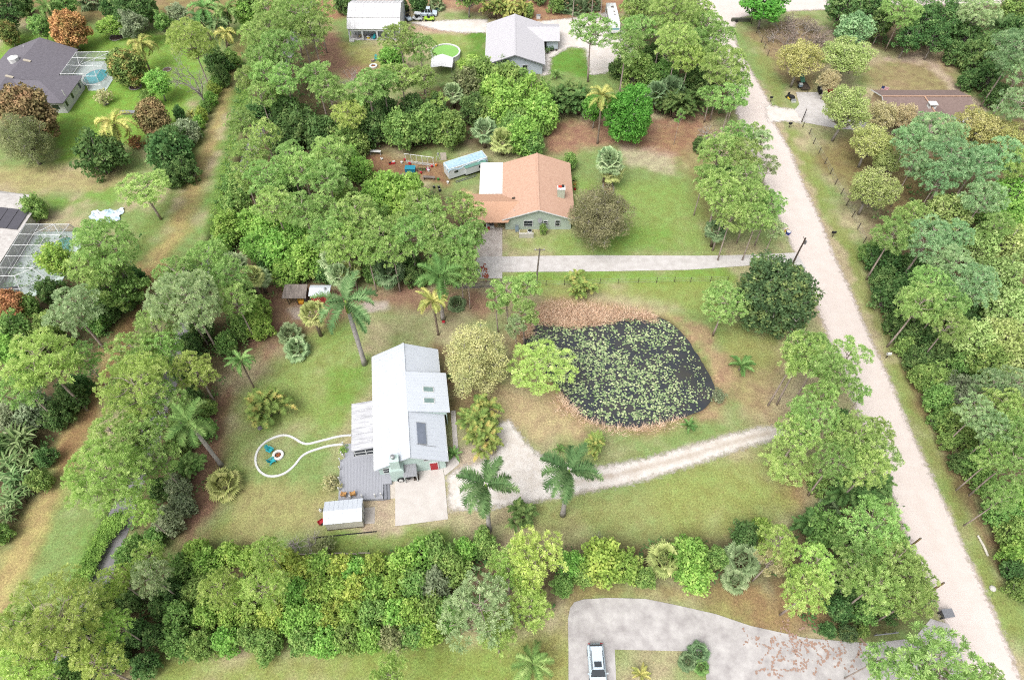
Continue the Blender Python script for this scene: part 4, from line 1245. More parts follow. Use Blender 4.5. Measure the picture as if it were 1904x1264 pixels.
# board gaps: thin raised seams
mb = MB(); X0 = dpts[7].x + .2; X1 = dpts[5].x
for i in range(34):
    x = X0 + i * .2
    if x > X1: break
    ya = dpts[6].y + .05 + (x - X1) * (dpts[7].y - dpts[6].y) / (dpts[7].x - X1); yb = yw - .1 if x > -4.5 else dpts[8].y
    mb.bbox(x-.012, x+.012, ya, yb, DZ-.01, DZ+.006)
mb.build('board_seams', surf('seam', C(140,142,150), .9), deck)
sx0 = dpts[5].x + .1
MB().bbox(sx0+.003, sx0+.4, dpts[6].y, yw-1.5, 0, .38).bbox(sx0+.403, sx0+.8, dpts[6].y+.002, yw-1.502, 0, .2).build('steps', surf('step_grey', C(140,142,150), .8, .06, 2), deck)
for q in ((639,828),(636,846),(639.5,850),(633,858),(632.5,873),(631.5,893),(631,912),(652,927),(674,925),(698,924),(709.5,922)):
    c = F(q[0], q[1], DZ); pm = MB(); pm.bbox(c.x-.06, c.x+.06, c.y-.06, c.y+.06, DZ-.02, DZ+1.0); pm.add([(c.x-.09,c.y-.09,DZ+1.0),(c.x+.09,c.y-.09,DZ+1.0),(c.x+.09,c.y+.09,DZ+1.0),(c.x-.09,c.y+.09,DZ+1.0),(c.x,c.y,DZ+1.1)],[(0,1,4),(1,2,4),(2,3,4),(3,0,4),(3,2,1,0)])
    pm.build('post', M_WHITE, deck)
def patio_chair(x, y, z, rz, label, mat, grp):
    t = thing('patio_chair', label, 'chair', (x, y, z), rz, grp)
    MB().bbox(-.3,.3,-.3,.3,.38,.45).build('seat', mat, t)
    MB().box((0,.33,.72),(.6,.06,.6),rx=-.15).build('backrest', mat, t)
    for s in (-1, 1):
        MB().bbox(s*.32-.05,s*.32+.05,-.3,.3,.6,.66).build('arm', mat, t)
        for yy in (-.27,.27): MB().bbox(s*.28-.03,s*.28+.03,yy-.03,yy+.03,0,.6).build('leg', mat, t)
    return t
c = lx(*F(640,921,DZ)[:2]); patio_chair(c[0], c[1], DZ, HR+2.9, 'tan chair on the grey deck, nearer the deck corner', M_TANW, 'tan chairs on the deck')
c = lx(*F(657,920,DZ)[:2]); patio_chair(c[0], c[1], DZ, HR+3.3, 'tan chair on the grey deck, nearer the deck steps', M_TANW, 'tan chairs on the deck')

# ---- adirondack chairs, fire rings, border
def adirondack(x, y, rz, label, grp, z=0.0):
    t = thing('garden_chair', label, 'chair', (x, y, z), rz, grp)
    m = M_TEAL
    MB().slab([(-.28,-.36,.38),(.28,-.36,.38),(.28,.25,.26),(-.28,.25,.26)], .04).build('seat', m, t)
    mb = MB()
    for i in range(5):
        x_ = -.24 + i*.12; mb.box((x_, .42, .62 + .04*(2-abs(i-2))), (.1, .04, .86 + .08*(2-abs(i-2))), rx=-.42)
    mb.build('backrest', m, t)
    for s in (-1, 1):
        MB().bbox(s*.36-.07,s*.36+.07,-.42,.38,.53,.57).build('arm', m, t)
        MB().bbox(s*.33-.03,s*.33+.03,-.38,-.3,0,.53).build('leg', m, t)
        MB().slab([(s*.3-.03,.25,.3),(s*.3+.03,.25,.3),(s*.3+.03,.62,.02),(s*.3-.03,.62,.02)], .12).build('leg', m, t)
    return t
def fire_ring(px, py, r, label, stone=M_WHITE):
    g = P(px, py)
    t = thing('fire_ring', label, 'fire pit', (g.x, g.y, 0))
    mb = MB(); n = 24
    for r0, r1, z0, z1 in ((r*.55, r, 0, .3),):
        vs = []
        for k in range(n):
            a_ = 2*math.pi*k/n; c_, s_ = math.cos(a_), math.sin(a_)
            vs += [(r1*c_, r1*s_, z0), (r1*c_, r1*s_, z1-.03), (r1*.96*c_, r1*.96*s_, z1), (r0*c_, r0*s_, z1), (r0*c_, r0*s_, z0)]
        mb.add(vs, [(k*5+j, ((k+1) % n)*5+j, ((k+1) % n)*5+j+1, k*5+j+1) for k in range(n) for j in range(4)])
    mb.build('stone_ring', stone, t)
    MB().lathe([(r*.53,.05),(r*.4,.1),(.05,.06)], n=16).build('ash_bed', surf('ash', C(120,84,66), .95, .3, 5), t)
    mb = MB()
    for k in range(5):
        a_ = k*1.25; mb.tube([(.05*math.cos(a_+2),.05*math.sin(a_+2),.26),(r*.45*math.cos(a_),r*.45*math.sin(a_),.14)], .05, 6)
    mb.build('firewood', surf('firewood', C(206,120,70), .9, .2, 5), t)
    return t
fire_ring(517.6, 846.7, .82, 'white stone fire ring inside the keyhole shaped border')
g = P(503, 838.5); adirondack(g.x, g.y, 1.05, 'turquoise garden chair by the keyhole fire ring, nearer the golden palm', 'turquoise chairs round the keyhole fire ring')
g = P(507, 858.5); adirondack(g.x, g.y, 2.2, 'turquoise garden chair by the keyhole fire ring, nearer the yellowish palmetto', 'turquoise chairs round the keyhole fire ring')
EDGE = [(653,809.5),(640,810),(625,812.5),(610,816.5),(590,821.5),(577,825),(567,825.5),(558,822),(548,815),(538,810.5),(528,809),(517,811),(505,815.5),(493,822),(482,833),(477,843),(475,853),(476,864),(481,874),(489,881),(497,885),(507,886),(518,884.5),(530,880),(541,872),(550,863),(557,853),(564,846),(575,840),(590,835),(607,830),(622,827.5),(639,826)]
E2 = [Vector((P(x, y).x, P(x, y).y, 0)) for x, y in EDGE]
for _ in range(2):
    q = [E2[0]]
    for i in range(len(E2)-1):
        q += [E2[i].lerp(E2[i+1], .25), E2[i].lerp(E2[i+1], .75)]
    E2 = q + [E2[-1]]
mb = MB(); vs = []
for i, p_ in enumerate(E2):
    d_ = (E2[min(i+1, len(E2)-1)] - E2[max(i-1, 0)]).normalized(); n_ = Vector((-d_.y, d_.x, 0)) * .16
    vs += [p_ - n_, p_ - n_*.9 + Vector((0,0,.14)), p_ + n_*.9 + Vector((0,0,.14)), p_ + n_]
mb.add(vs, [(i*4+j, i*4+j+1, (i+1)*4+j+1, (i+1)*4+j) for i in range(len(E2)-1) for j in range(3)])
tag(mb.build('lawn_edging', M_WHITE), 'white concrete edging tracing a keyhole shape on the lawn', 'edging')

# ---- storage shed
sa, sb = P(609,987), P(677.5,980); sr = math.atan2(sb.y-sa.y, sb.x-sa.x)
ctr = (sa + sb) / 2 + Vector((-math.sin(sr), math.cos(sr), 0)) * 1.55
S = thing('storage_shed', 'white storage shed with a plank ramp beside the deck', 'shed', (ctr.x, ctr.y, 0), sr)
M_SHED = surf('shed_siding', C(226,220,208), .75, .07, 1.2, stretch=(1, 1, .4))
def barnbody(W, L, e, r):    # ridge along x
    mb = MB(); w, h = W/2, L/2
    f = [(-h,-w,0.05),(-h,w,0.05),(-h,w,e),(-h,0,e+r),(-h,-w,e)]; b = [(h,y,z) for x,y,z in f]
    return mb.add(f+b, [(4,3,2,1,0),(5,6,7,8,9),(0,1,6,5),(1,2,7,6),(4,0,5,9)])
barnbody(2.95, 4.75, 2.2, .45).build('wall', M_SHED, S)
mb = MB(); mb.slab([(-2.5,-1.6,2.2),(2.5,-1.6,2.2),(2.5,0,2.72),(-2.5,0,2.72)], .07); mb.slab([(-2.5,0,2.72),(2.5,0,2.72),(2.5,1.6,2.2),(-2.5,1.6,2.2)], .07)
for i in range(9):
    for s in (-1, 1): mb.box((-2.4+i*.6, s*.8, 2.475), (.03, 1.62, .024), rx=-s*math.atan2(.52,1.6))
mb.build('roof', M_WROOF, S)
dr = MB().bbox(2.38,2.42,-.85,.85,.15,2.0).build('door', M_WHITE, S)
MB().bbox(2.42,2.45,-.93,-.85,.1,2.08).bbox(2.42,2.45,.85,.93,.1,2.08).bbox(2.42,2.45,-.04,.04,.12,2.0).build('door_trim', M_GREYM, dr)
MB().slab([(2.45,-1.15,.2),(3.75,-1.15,.04),(3.75,1.15,.04),(2.45,1.15,.2)], .06).build('ramp', surf('ramp_planks', C(196,188,180), .9, .15, 2, stretch=(1, 6, 1)), S)
MB().bbox(-2.45,2.4,-1.52,-1.49,.05,.2).build('skirt_board', M_DKWOOD, S)
g = P(597,950); t = thing('gas_bottle', 'white gas bottle standing at the shed end', 'gas bottle', (g.x, g.y, 0)); MB().lathe([(.16,0),(.2,.06),(.2,.5),(.12,.62),(.05,.66)], n=14).build('tank', M_WHITE, t); MB().lathe([(.1,.66),(.1,.78),(.04,.8)], n=10).build('collar', M_STEEL, t)
g = P(598,972); t = thing('garden_cart', 'red and blue garden cart with orange handle behind the shed', 'cart', (g.x, g.y, 0), .7)
MB().bbox(-.4,.4,-.3,.3,.25,.3).bbox(-.4,-.36,-.3,.3,.3,.55).bbox(.36,.4,-.3,.3,.3,.55).bbox(-.36,.36,-.3,-.26,.3,.55).bbox(-.36,.36,.26,.3,.3,.55).build('tray', M_RED, t)
MB().tube([(.4,0,.3),(1.2,-.2,.6)], .03, 6).build('handle', surf('orange_paint', C(226,130,50), .6), t)
for s in (-1, 1): MB().tube([(0,s*.36,.2),(0,s*.3,.2)], .2, 14).build('wheel', M_BLACK, t)
# fallen white fence rail behind the thicket, low black edging
mb = MB(); a_, b_ = P(552,1031), P(690,1030)
for i in range(6):
    q0 = a_.lerp(b_, i/6); q1 = a_.lerp(b_, (i+1)/6 - .01); mb.tube([q0+Vector((0,(i%2)*.1,.25)), q1+Vector((0,(i%2)*.1-.05,.3))], .09, 6)
tag(mb.build('timber_rail', surf('bleached_timber', C(206,194,180), .9, .2, 2)), 'bleached timber rail lying along the thicket edge behind the shed', 'rail')
mb = MB(); mb.tube([P(585,1000)+Vector((0,0,.1)), P(640,994)+Vector((0,0,.1)), P(700,988)+Vector((0,0,.08))], .08, 6)
tag(mb.build('black_pipe', M_BLACK), 'black drain pipe lying on the grass in front of the shed', 'pipe')

# ---- red shed and open lean-to
g0, g1 = P(590+1,549+1), P(640,549); 
t = thing('red_shed', 'small red shed with a white roof under the fan palms', 'shed', (-31.9, 74.1, 0), 0)
MB().bbox(-1.55,1.55,-.85,.95,0,2.1).build('wall', surf('barn_red', C(190,74,70), .8, .12, 2), t)
MB().slab([(-1.75,-1.15,2.15),(1.75,-1.15,2.15),(1.75,.35,2.55),(-1.75,.35,2.55)], .06).slab([(-1.75,.352,2.55),(1.75,.352,2.55),(1.75,1.1,2.35),(-1.75,1.1,2.35)], .06).build('roof', M_WROOF, t)
MB().bbox(-.3,.5,-.88,-.85,.05,1.8).build('door', surf('barn_red_dark', C(160,60,58), .8), t)
MB().lathe([(.14,2.5),(.14,2.75),(.22,2.78),(.04,2.9)], (.9,0,0), 10).build('vent', M_GREYM, t)
t = thing('open_shelter', 'weathered open lean-to on timber posts beside the red shed', 'lean-to', (-36.1, 73.9, 0), 0)
MB().slab([(-2,-1.2,1.85),(2,-1.2,1.85),(1.9,1.5,2.35),(-1.9,1.5,2.35)], .08).build('roof', surf('rusty_tin', C(150,138,132), .8, .3, 1.4, stretch=(2, .5, 1)), t)
for x in (-1.2, .3, 1.6):
    for y in (-1.0, 1.3): MB().bbox(x-.06,x+.06,y-.06,y+.06,0,1.85 if y < 0 else 2.25).build('post', M_DKWOOD, t)
MB().bbox(1.75,1.8,-1,1.3,.1,1.7).build('side_panel', surf('rust_panel', C(110,104,100), .8, .3, 2), t)
t = thing('feed_box', 'orange feed box under the open lean-to', 'box', (-35.4, 73.3, 0), 0)
MB().bbox(-.5,.5,-.35,.35,.1,.55).build('body', surf('orange_box', C(236,160,50), .6, .08, 3), t); MB().slab([(-.53,-.4,.56),(.53,-.4,.56),(.53,.38,.64),(-.53,.38,.64)], .05).build('lid', surf('orange_box_lid', C(246,180,60), .6, .08, 3), t)
g = P(845,609); g = P(825,601)
t = thing('garden_gnome_pot', 'small white pot with red rim at the royal palm foot', 'pot', (g.x, g.y, 0)); t.name = 'flower_pot'
MB().lathe([(.18,0),(.26,.35),(.2,.4)], n=12).build('pot', M_WHITE, t); MB().lathe([(.28,.35),(.3,.42),(.22,.5),(.05,.55)], n=12).build('rim', M_RED, t)
g = P(484,796); tag(MB().lathe([(.35,0),(.4,.12),(.25,.3),(.06,.36)], (g.x,g.y,0), 9).build('rock', surf('grey_rock', C(130,126,128), .9, .2, 4)), 'single grey rock under the golden orange clump palm', 'rock')

# ---- orange roofed house
M_ORANGE = surf('terracotta_shingle', C(210,174,152), .85, .1, 2.2, col2=C(192,152,130), bump=.2)
M_SAGE = surf('sage_siding', C(188,202,188), .75, .05, 1.6)
OH = thing('orange_roofed_house', 'sage green house under a wide orange shingle roof', 'house', (4.8, 98.75, 0), 0)
gable_body(12.0, 15.2, 2.75, 2.1).build('wall', M_SAGE, OH)
mb = gable_roof(MB(), 13.2, 16.3, 2.8, 2.35)
for s in (-1, 1):
    mb.box((s*.32, 0, 5.02), (.06, 16.2, .05), ry=s*.34)
roofo = mb.build('roof', M_ORANGE, OH)
MB().box((-3.3,-8.17,3.9),(7.0,.06,.2),ry=-math.atan2(2.35,6.6)).box((3.3,-8.17,3.9),(7.0,.06,.2),ry=math.atan2(2.35,6.6)).build('barge_board', M_TRIM, OH)
cc = P(*((860+1210*.15033), (260+640*.15033)), 5.2); cx_, cy_ = 9.0-4.8, 96.2-98.75
mb = MB().bbox(cx_-.65,cx_+.65,cy_-.55,cy_+.55,2.9,5.5); chm = mb.build('chimney', surf('sage_brick', C(196,204,184), .8, .06, 2), OH)
MB().bbox(cx_-.72,cx_+.72,cy_-.62,cy_+.62,5.5,5.6).build('chimney_cap', M_TRIM, chm)
MB().bbox(cx_-.55,cx_+.1,cy_-.1,cy_+.45,5.601,5.75).build('flue_tile', surf('red_flue', C(206,74,50), .8), chm)
MB().lathe([(.2,5.6),(.2,5.9),(.26,5.92),(.1,6.0)], (cx_+.3,cy_+.2,0), 12).build('flue_pipe', M_BLACK, chm)
MB().box((-4.5,-3.2,3.62),(.6,.35,.3),ry=-.34).build('roof_vent', M_DKWOOD, OH); MB().lathe([(.07,0),(.07,.5)],(-4.4,-6.6,3.3),8).build('vent_pipe', M_WHITE, OH)
window(OH, -1.85, -7.62, 1.55, 1.5, 1.3); window(OH, 1.35, -7.62, 1.75, .7, .8); window(OH, 3.5, -7.62, 1.6, .8, 1.3)
dsh = MB().lathe([(.05,0),(.35,.08),(.45,.16)], (0,0,0), 16); M_ = Matrix.Translation((.25,-7.95,2.55)) @ Matrix.Rotation(1.1, 4, 'X'); dsh.v = [tuple(M_ @ Vector(v)) for v in dsh.v]
ds = dsh.build('satellite_dish', M_GREYM, OH); MB().tube([(.25,-7.9,2.5),(.25,-7.68,1.3)], .03, 6).build('dish_arm', M_GREYM, ds)
# carport wing
mb = MB(); wy0, wy1, wr = 90.2-98.75, 98.0-98.75, 94.3-98.75; wx0 = -8.0-4.8
mb.slab([(wx0,wy0,2.55),(-5.55,wy0,2.55),(-3.0,wr,3.95),(wx0,wr,3.95)], .12); mb.slab([(wx0,wr,3.95),(-3.0,wr,3.95),(-5.3,wy1,2.6),(wx0,wy1,2.6)], .12)
mb.build('carport_roof', surf('terracotta_tile', C(208,168,142), .85, .1, 3.2, col2=C(186,142,114), stretch=(1, 2.5, 1), bump=.3), OH)
MB().bbox(wx0+.5,wx0+.62,wy0+.6,wy1-.5,0,2.5).bbox(wx0+.62,-6.05,wy1-.62,wy1-.5,0,2.5).build('carport_wall', M_SAGE, OH)
for x in (wx0+.62, -9.4): MB().bbox(x-.08,x+.08,wy0+.35,wy0+.5,0,2.45).build('carport_post', M_TRIM, OH)
for s in (0,): 
    mb = MB(); mb.slab([(-10.95,-.8,2.62),(-6.6,-.8,2.72),(-6.6,8.5,2.72),(-10.95,8.5,2.62)], .12)
    mb.build('patio_roof', surf('white_flat_roof', C(240,238,236), .7, .14, 1.2, col2=C(214,210,208), stretch=(.5, 3, 1)), OH)
for y in (0, 4, 8.2): MB().bbox(-10.8,-10.68,y-.06,y+.06,0,2.55).build('patio_post', M_TRIM, OH)
def crate(px, py, z, s, mat, name, label, cat, rz=0.0, grp=None):
    g = P(px, py, z); t = thing(name, label, cat, (g.x, g.y, z), rz, grp)
    MB().bbox(-s[0]/2,s[0]/2,-s[1]/2,s[1]/2,0,s[2]).build('body', mat, t)
    MB().bbox(-s[0]/2-.03,s[0]/2+.03,-s[1]/2-.03,s[1]/2+.03,s[2],s[2]+.06).build('lid', M_TRIM if mat is not M_WHITE else M_GREYM, t)
    return t
crate(908,426,0.05,(.5,.5,.9),M_RED,'tool_chest','red tool chest inside the carport','tool chest'); crate(915,423,.05,(.8,.5,.6),M_WHITE,'freezer','white chest freezer inside the carport','freezer'); crate(922,420,.05,(.6,.5,1.2),surf('cardboard',C(176,140,104),.9,.1,3),'cardboard_box','tall brown box at the back of the carport','box')
t = thing('screen_wall', 'low pale block wall around the air conditioner', 'wall', (3.0, 89.2, 0)); MB().bbox(-2.6,2.6,-.1,.1,0,1.0).bbox(-2.6,-2.4,.1,1.0,0,1.0).build('blockwork', surf('pale_block', C(206,202,190), .9, .08, 1.6), t); MB().bbox(-2.65,2.65,-.14,.14,1.0,1.07).build('coping', surf('pale_coping', C(220,216,206), .9), t)
t.scale = (.5, 1, 1); t.location = (2.6, 89.0, 0)
t = thing('air_conditioner', 'round topped grey air conditioner behind the low block wall', 'air conditioner', (3.25, 89.9, 0)); MB().lathe([(.45,0),(.45,.85),(.4,.9)], n=18).build('casing', M_WHITE, t); MB().lathe([(.36,.9),(.36,.93),(.1,.95)], n=18).build('fan_grille', M_BLACK, t)
t = thing('blue_board', 'grey blue board leaning on the house wall by the air conditioner', 'board', (.9, 90.6, 0)); MB().box((0,0,.75),(.6,.05,1.5),rx=-.12).build('panel', surf('blue_grey', C(140,160,176), .7), t); MB().box((0,-.04,1.45),(.62,.03,.06),rx=-.12).build('top_strip', M_GREYM, t)
t = thing('barbecue', 'black covered barbecue on the lawn beside the orange roofed house', 'barbecue', (*P(1100,364)[:2], 0), .4); MB().box((0,0,.75),(1.1,.6,.5)).box((0,0,1.05),(.9,.5,.2)).build('cover', M_BLACK, t); MB().bbox(-.5,-.42,-.25,.25,0,.5).bbox(.42,.5,-.25,.25,0,.5).build('legs', M_GREYM, t)
for i, (q, m, lab) in enumerate((((1067.5,338),M_DKWOOD,'dark planter at the side wall, furthest back'),((1068.5,346),MATS['orange_paint'],'orange flower pot in the row along the side wall'),((1069,353),M_RED,'red flower pot at the side wall, nearest the path'))):
    g = P(*q); t = thing('flower_pot', lab, 'pot', (g.x, g.y, 0), 0, 'pots along the orange roofed house'); MB().lathe([(.22,0),(.32,.5),(.26,.52)], n=12).build('pot', m, t)
    lf = Leaves(950+i); dd_ = lf.rand_dir(60); lf.cards(np.array([0,0,.75]) + dd_*[.35,.35,.3], dd_, .14); link('plant', lf.mesh('plant'), MATS['areca_gold' if i else 'bush_mid'], t)

# ---- camper and the yard things behind the orange roofed house
ca, cb_ = P(832,330.6), P(891,319.2)
cr = math.atan2(111.3-107.3, 13.7-5.9)
CX, CY = -9.15, 107.85
cam_t = thing('camper_trailer', 'long white camper trailer under a pale blue tarpaulin', 'trailer', (CX, CY, 0), cr)
M_CAMP = surf('camper_white', C(224,228,230), .5, .06, 1.5)
MB().bbox(-4.2,4.2,-1.25,1.25,.55,2.85).build('body', M_CAMP, cam_t)
MB().bbox(-.8,3.6,-1.85,-1.25,.75,2.35).build('slide_out', M_CAMP, cam_t)
MB().slab([(-.9,-1.95,2.4),(3.7,-1.95,2.4),(3.7,-1.2,2.5),(-.9,-1.2,2.5)], .06).build('slide_awning', surf('green_tarp', C(104,150,136), .6, .1, 2), cam_t)
g_ = MB().box((2.4,-1.87,1.75),(.9,.06,.5)).build('window', M_GLASS, cam_t); MB().box((2.4,-1.86,1.75),(1.05,.04,.62)).build('window_frame', M_TRIM, g_)
g_ = MB().box((-2.6,-1.27,1.85),(.8,.06,.5)).build('window', M_GLASS, cam_t); MB().box((-2.6,-1.26,1.85),(.95,.04,.62)).build('window_frame', M_TRIM, g_)
mb = MB(); n = 24; rg = random.Random(9); vs = []
for i in range(n+1):
    for j in range(9):
        u, v_ = i/n, j/8; x = -4.3 + 8.6*u; y = -1.35 + 2.7*v_; z = 2.93 + .06*rg.random()
        if j in (0, 8): z = 2.35 + .25*math.sin(u*17) + .15*rg.random()
        if i in (0, n): z -= .4*rg.random() + .2
        vs.append((x, y, z))
mb.add(vs, [(i*9+j, (i+1)*9+j, (i+1)*9+j+1, i*9+j+1) for i in range(n) for j in range(8)])
mb.build('tarpaulin', surf('pale_blue_tarp', C(190,214,226), .55, .1, 1.6, col2=C(150,186,206)), cam_t)
for x in (-.5, .5):
    for s in (-1, 1): MB().tube([(x,s*1.1,.4),(x,s*1.3,.4)], .38, 16).build('wheel', M_BLACK, cam_t)
t = thing('ladder', 'aluminium ladder lying on the grass beside the camper', 'ladder', (*P(867,333)[:2], .06), math.atan2(P(884,325.5).y-P(850,336.5).y, P(884,325.5).x-P(850,336.5).x))
for s in (-1, 1): MB().box((0,s*.22,.05),(4.6,.07,.1)).build('rail', M_STEEL, t)
mb = MB()
for i in range(14): mb.tube([(-2.1+i*.32,-.2,.05),(-2.1+i*.32,.2,.05)], .025, 6)
mb.build('rungs', M_STEEL, t)
a_ = P(756,302); b_ = P(808,309); L_ = (b_-a_).length; r_ = math.atan2(b_.y-a_.y, b_.x-a_.x)
t = thing('swing_frame', 'white pipe frame standing over a row of white slats in the yard', 'frame', (a_.x, a_.y, 0), r_)
mb = MB(); mb.tube([(-.3,.2,1.9),(L_,.2,1.9)], .06, 6); mb.build('top_rail', M_WHITE, t)
for i in range(6): MB().tube([(i*L_/5*.98-.2,.2,1.9),(i*L_/5*.98,0,0)], .05, 6).build('post', M_WHITE, t)
mb = MB(); mb.box((L_/2,-.1,.5),(L_,.05,.08)).box((L_/2,-.1,.15),(L_,.05,.08))
for i in range(22): mb.box((i*L_/21,-.14,.33),(.13,.04,.6))
mb.build('slat_row', M_WHITE, t)
t = thing('deck_box', 'teal blue covered box in the yard behind the orange roofed house', 'box', (*P(763.5,319)[:2], 0), -.05)
MB().bbox(-1.0,1.0,-.5,.5,.05,.95).build('body', surf('teal_cover', C(30,130,160), .5, .1, 2), t); MB().slab([(-1.05,-.56,.96),(1.05,-.56,.96),(1.05,.56,1.08),(-1.05,.56,1.08)], .07).build('lid', surf('teal_lid', C(44,146,172), .5, .1, 2), t)
# plant bench of pots
def pot_row(p0, p1, n, lab, gname, cols, zt=.0):
    a_, b_ = P(*p0), P(*p1); rg = random.Random(n)
    t = thing('planter_trough', lab, 'planter', ((a_.x+b_.x)/2, (a_.y+b_.y)/2, 0), math.atan2(b_.y-a_.y, b_.x-a_.x)); Lh = (b_-a_).length/2
    MB().bbox(-Lh,Lh,-.3,.3,.0,.3).build('trough', M_DKWOOD, t); MB().bbox(-Lh,Lh,.3,.34,.0,.5).build('back_board', M_WOODG, t)
    for i in range(n):
        q = a_.lerp(b_, (i+.5)/n)
        k = cols[i % len(cols)]
        pt = thing('flower_pot', '%s flower pot, %s along the dark planter trough' % (k[0], ['first','second','third','fourth','fifth','sixth','seventh','eighth','ninth','tenth','eleventh','twelfth'][i]), 'pot', (q.x, q.y, .3), 0, gname)
        MB().lathe([(.1,0),(.17,.26),(.13,.28)], n=10).build('pot', k[1], pt)
        lf = Leaves(970+i); dd_ = lf.rand_dir(26); lf.cards(np.array([0,0,.4]) + dd_*.14, dd_, .08); link('plant', lf.mesh('plant'), MATS['mango_orange' if i % 3 else 'bush_bright'], pt)
pot_row((696,322.5),(736,328.5),12,'long dark planter trough of flower pots in the dirt yard','pots along the dark planter trough',(('red',M_RED),('yellow',surf('yellow_pot',C(226,196,70),.7)),('white',M_WHITE),('orange',MATS['orange_paint'])))
def small_thing(px, py, name, label, cat, build, rz=0, grp=None):
    g = P(px, py); t = thing(name, label, cat, (g.x, g.y, 0), rz, grp); build(t); return t
def b_bench(t):
    MB().bbox(-1.2,1.2,-.3,.3,.62,.68).build('seat', M_WOODG, t)
    for x in (-1.0,1.0): MB().bbox(x-.05,x+.05,-.28,.28,0,.62).build('leg', M_WOODG, t)
small_thing(757,330,'plank_bench','grey plank bench of pots, nearer the planter trough','bench',b_bench,-.12); small_thing(798,334,'plank_bench','grey plank bench with pale jars, nearer the camper','bench',b_bench,-.1)
def b_table(t):
    MB().bbox(-1.1,1.1,-.35,.35,.72,.78).build('table_top', M_WHITE, t)
    for x in (-1,1):
        MB().tube([(x,-.3,0),(x*.9,0,.72)], .04, 6).build('leg', M_WHITE, t); MB().tube([(x,.3,0),(x*.9,0,.72)], .04, 6).build('leg', M_WHITE, t)
small_thing(699,287,'white_trestle','white trestle table at the edge of the dirt yard','table',b_table,-.05)
def b_bucket(mat):
    def f(t):
        MB().lathe([(.2,0),(.27,.42),(.24,.44)], n=12).build('pail', mat, t); MB().tube([(.26*math.cos(a),0,.42+.2*math.sin(a)) for a in (0,.6,1.2,1.57,2,2.6,3.14)], .015, 4).build('handle', M_STEEL, t)
    return f
for q, m, l in (((753,299),M_RED,'red bucket at the end of the white slat row'),((762,306),MATS['red_paint'],'red bucket before the white slat row'),((803,311),M_RED,'small red bucket by the slat row end'),((783,323),M_RED,'red bucket in front of the wire cage'),((811,309),MATS['orange_paint'],'orange tub between the slat row and the camper'),((797,319),M_WHITE,'white bucket beside the pink toy'),((747,304),M_WHITE,'white bucket left of the slat row'),((833,341),M_WHITE,'white bucket on the grass below the camper'),((815,335),MATS['ficus_bright'],'lime green tub at the plank bench end')):
    small_thing(*q, 'bucket', l.replace('left of','beside the start of'), 'bucket', b_bucket(m), 0, 'buckets in the back yard')
for q, l in (((807,350),'black nursery pot on the grass, nearest the bright bushes'),((816,350),'black nursery pot with lime green plant'),((818,356),'black nursery pot lying nearest the lawn')):
    small_thing(*q, 'nursery_pot', l, 'pot', b_bucket(M_BLACK), 0, 'black nursery pots')
def b_cage(t):
    mb = MB()
    for x in (-.8,.8):
        for y in (-.4,.4): mb.bbox(x-.03,x+.03,y-.03,y+.03,0,.8)
    for z in (.1,.8):
        mb.bbox(-.77,.77,-.42,-.38,z-.03,z+.03); mb.bbox(-.77,.77,.38,.42,z-.03,z+.03)
    mb.build('frame', M_DKWOOD, t); lf = Leaves(990); dd_ = lf.rand_dir(90); lf.cards(np.array([0,0,.4])+dd_*[.7,.35,.35], dd_, .12); link('plant', lf.mesh('plant'), MATS['bush_dark'], t)
small_thing(785,317,'plant_cage','dark framed cage of plants beside the teal box','plant cage',b_cage,-.05)
def b_toy(t):
    MB().lathe([(.3,0),(.35,.3),(.2,.5)], n=12).build('base', surf('pink_plastic', C(226,110,160), .5), t); MB().bbox(-.15,.15,-.3,-.24,.3,.9).build('backrest', M_WHITE, t)
small_thing(796,316,'toy_chair','pink and white toy chair in the back yard','toy',b_toy)
def b_pile(t):
    MB().box((0,0,.15),(1.3,.4,.3)).build('boards', M_RED, t); MB().box((.4,.1,.42),(.5,.3,.2)).build('box', M_WHITE, t); MB().box((-.4,-.05,.4),(.4,.3,.2)).build('crate', M_BLACK, t)
small_thing(729,305,'board_pile','pile of red boards and white boxes on the dirt','pile',b_pile,.3)
def b_broken(t): MB().box((0,0,.2),(.15,.7,.1),rx=.2).box((.2,.1,.1),(.6,.1,.1),rz=.5).build('frame', M_WHITE, t); MB().box((.1,-.2,.35),(.4,.35,.05)).build('seat', M_WHITE, t)
small_thing(709,297,'broken_chair','broken white chair lying on the dirt','chair',b_broken,.5)
def b_panel(t): MB().box((0,0,.8),(1.2,.06,1.6),rx=-.2).build('panel', surf('cream_panel', C(206,196,180), .8), t); MB().box((0,.2,.4),(.08,.5,.08)).build('prop', M_WOODG, t)
small_thing(825,297,'leaning_panel','cream panel propped up behind the camper nose','panel',b_panel,.1)
def b_tripod(t):
    MB().tube([(-.4,0,0),(0,0,1.9)], .05, 6).build('leg', M_WHITE, t); MB().tube([(.4,.2,0),(0,0,1.9)], .05, 6).build('leg', M_WHITE, t); MB().box((.1,0,1.7),(.3,.2,.3)).build('top', M_GREYM, t)
small_thing(815,299,'stepladder','white stepladder standing by the frame end','stepladder',b_tripod)

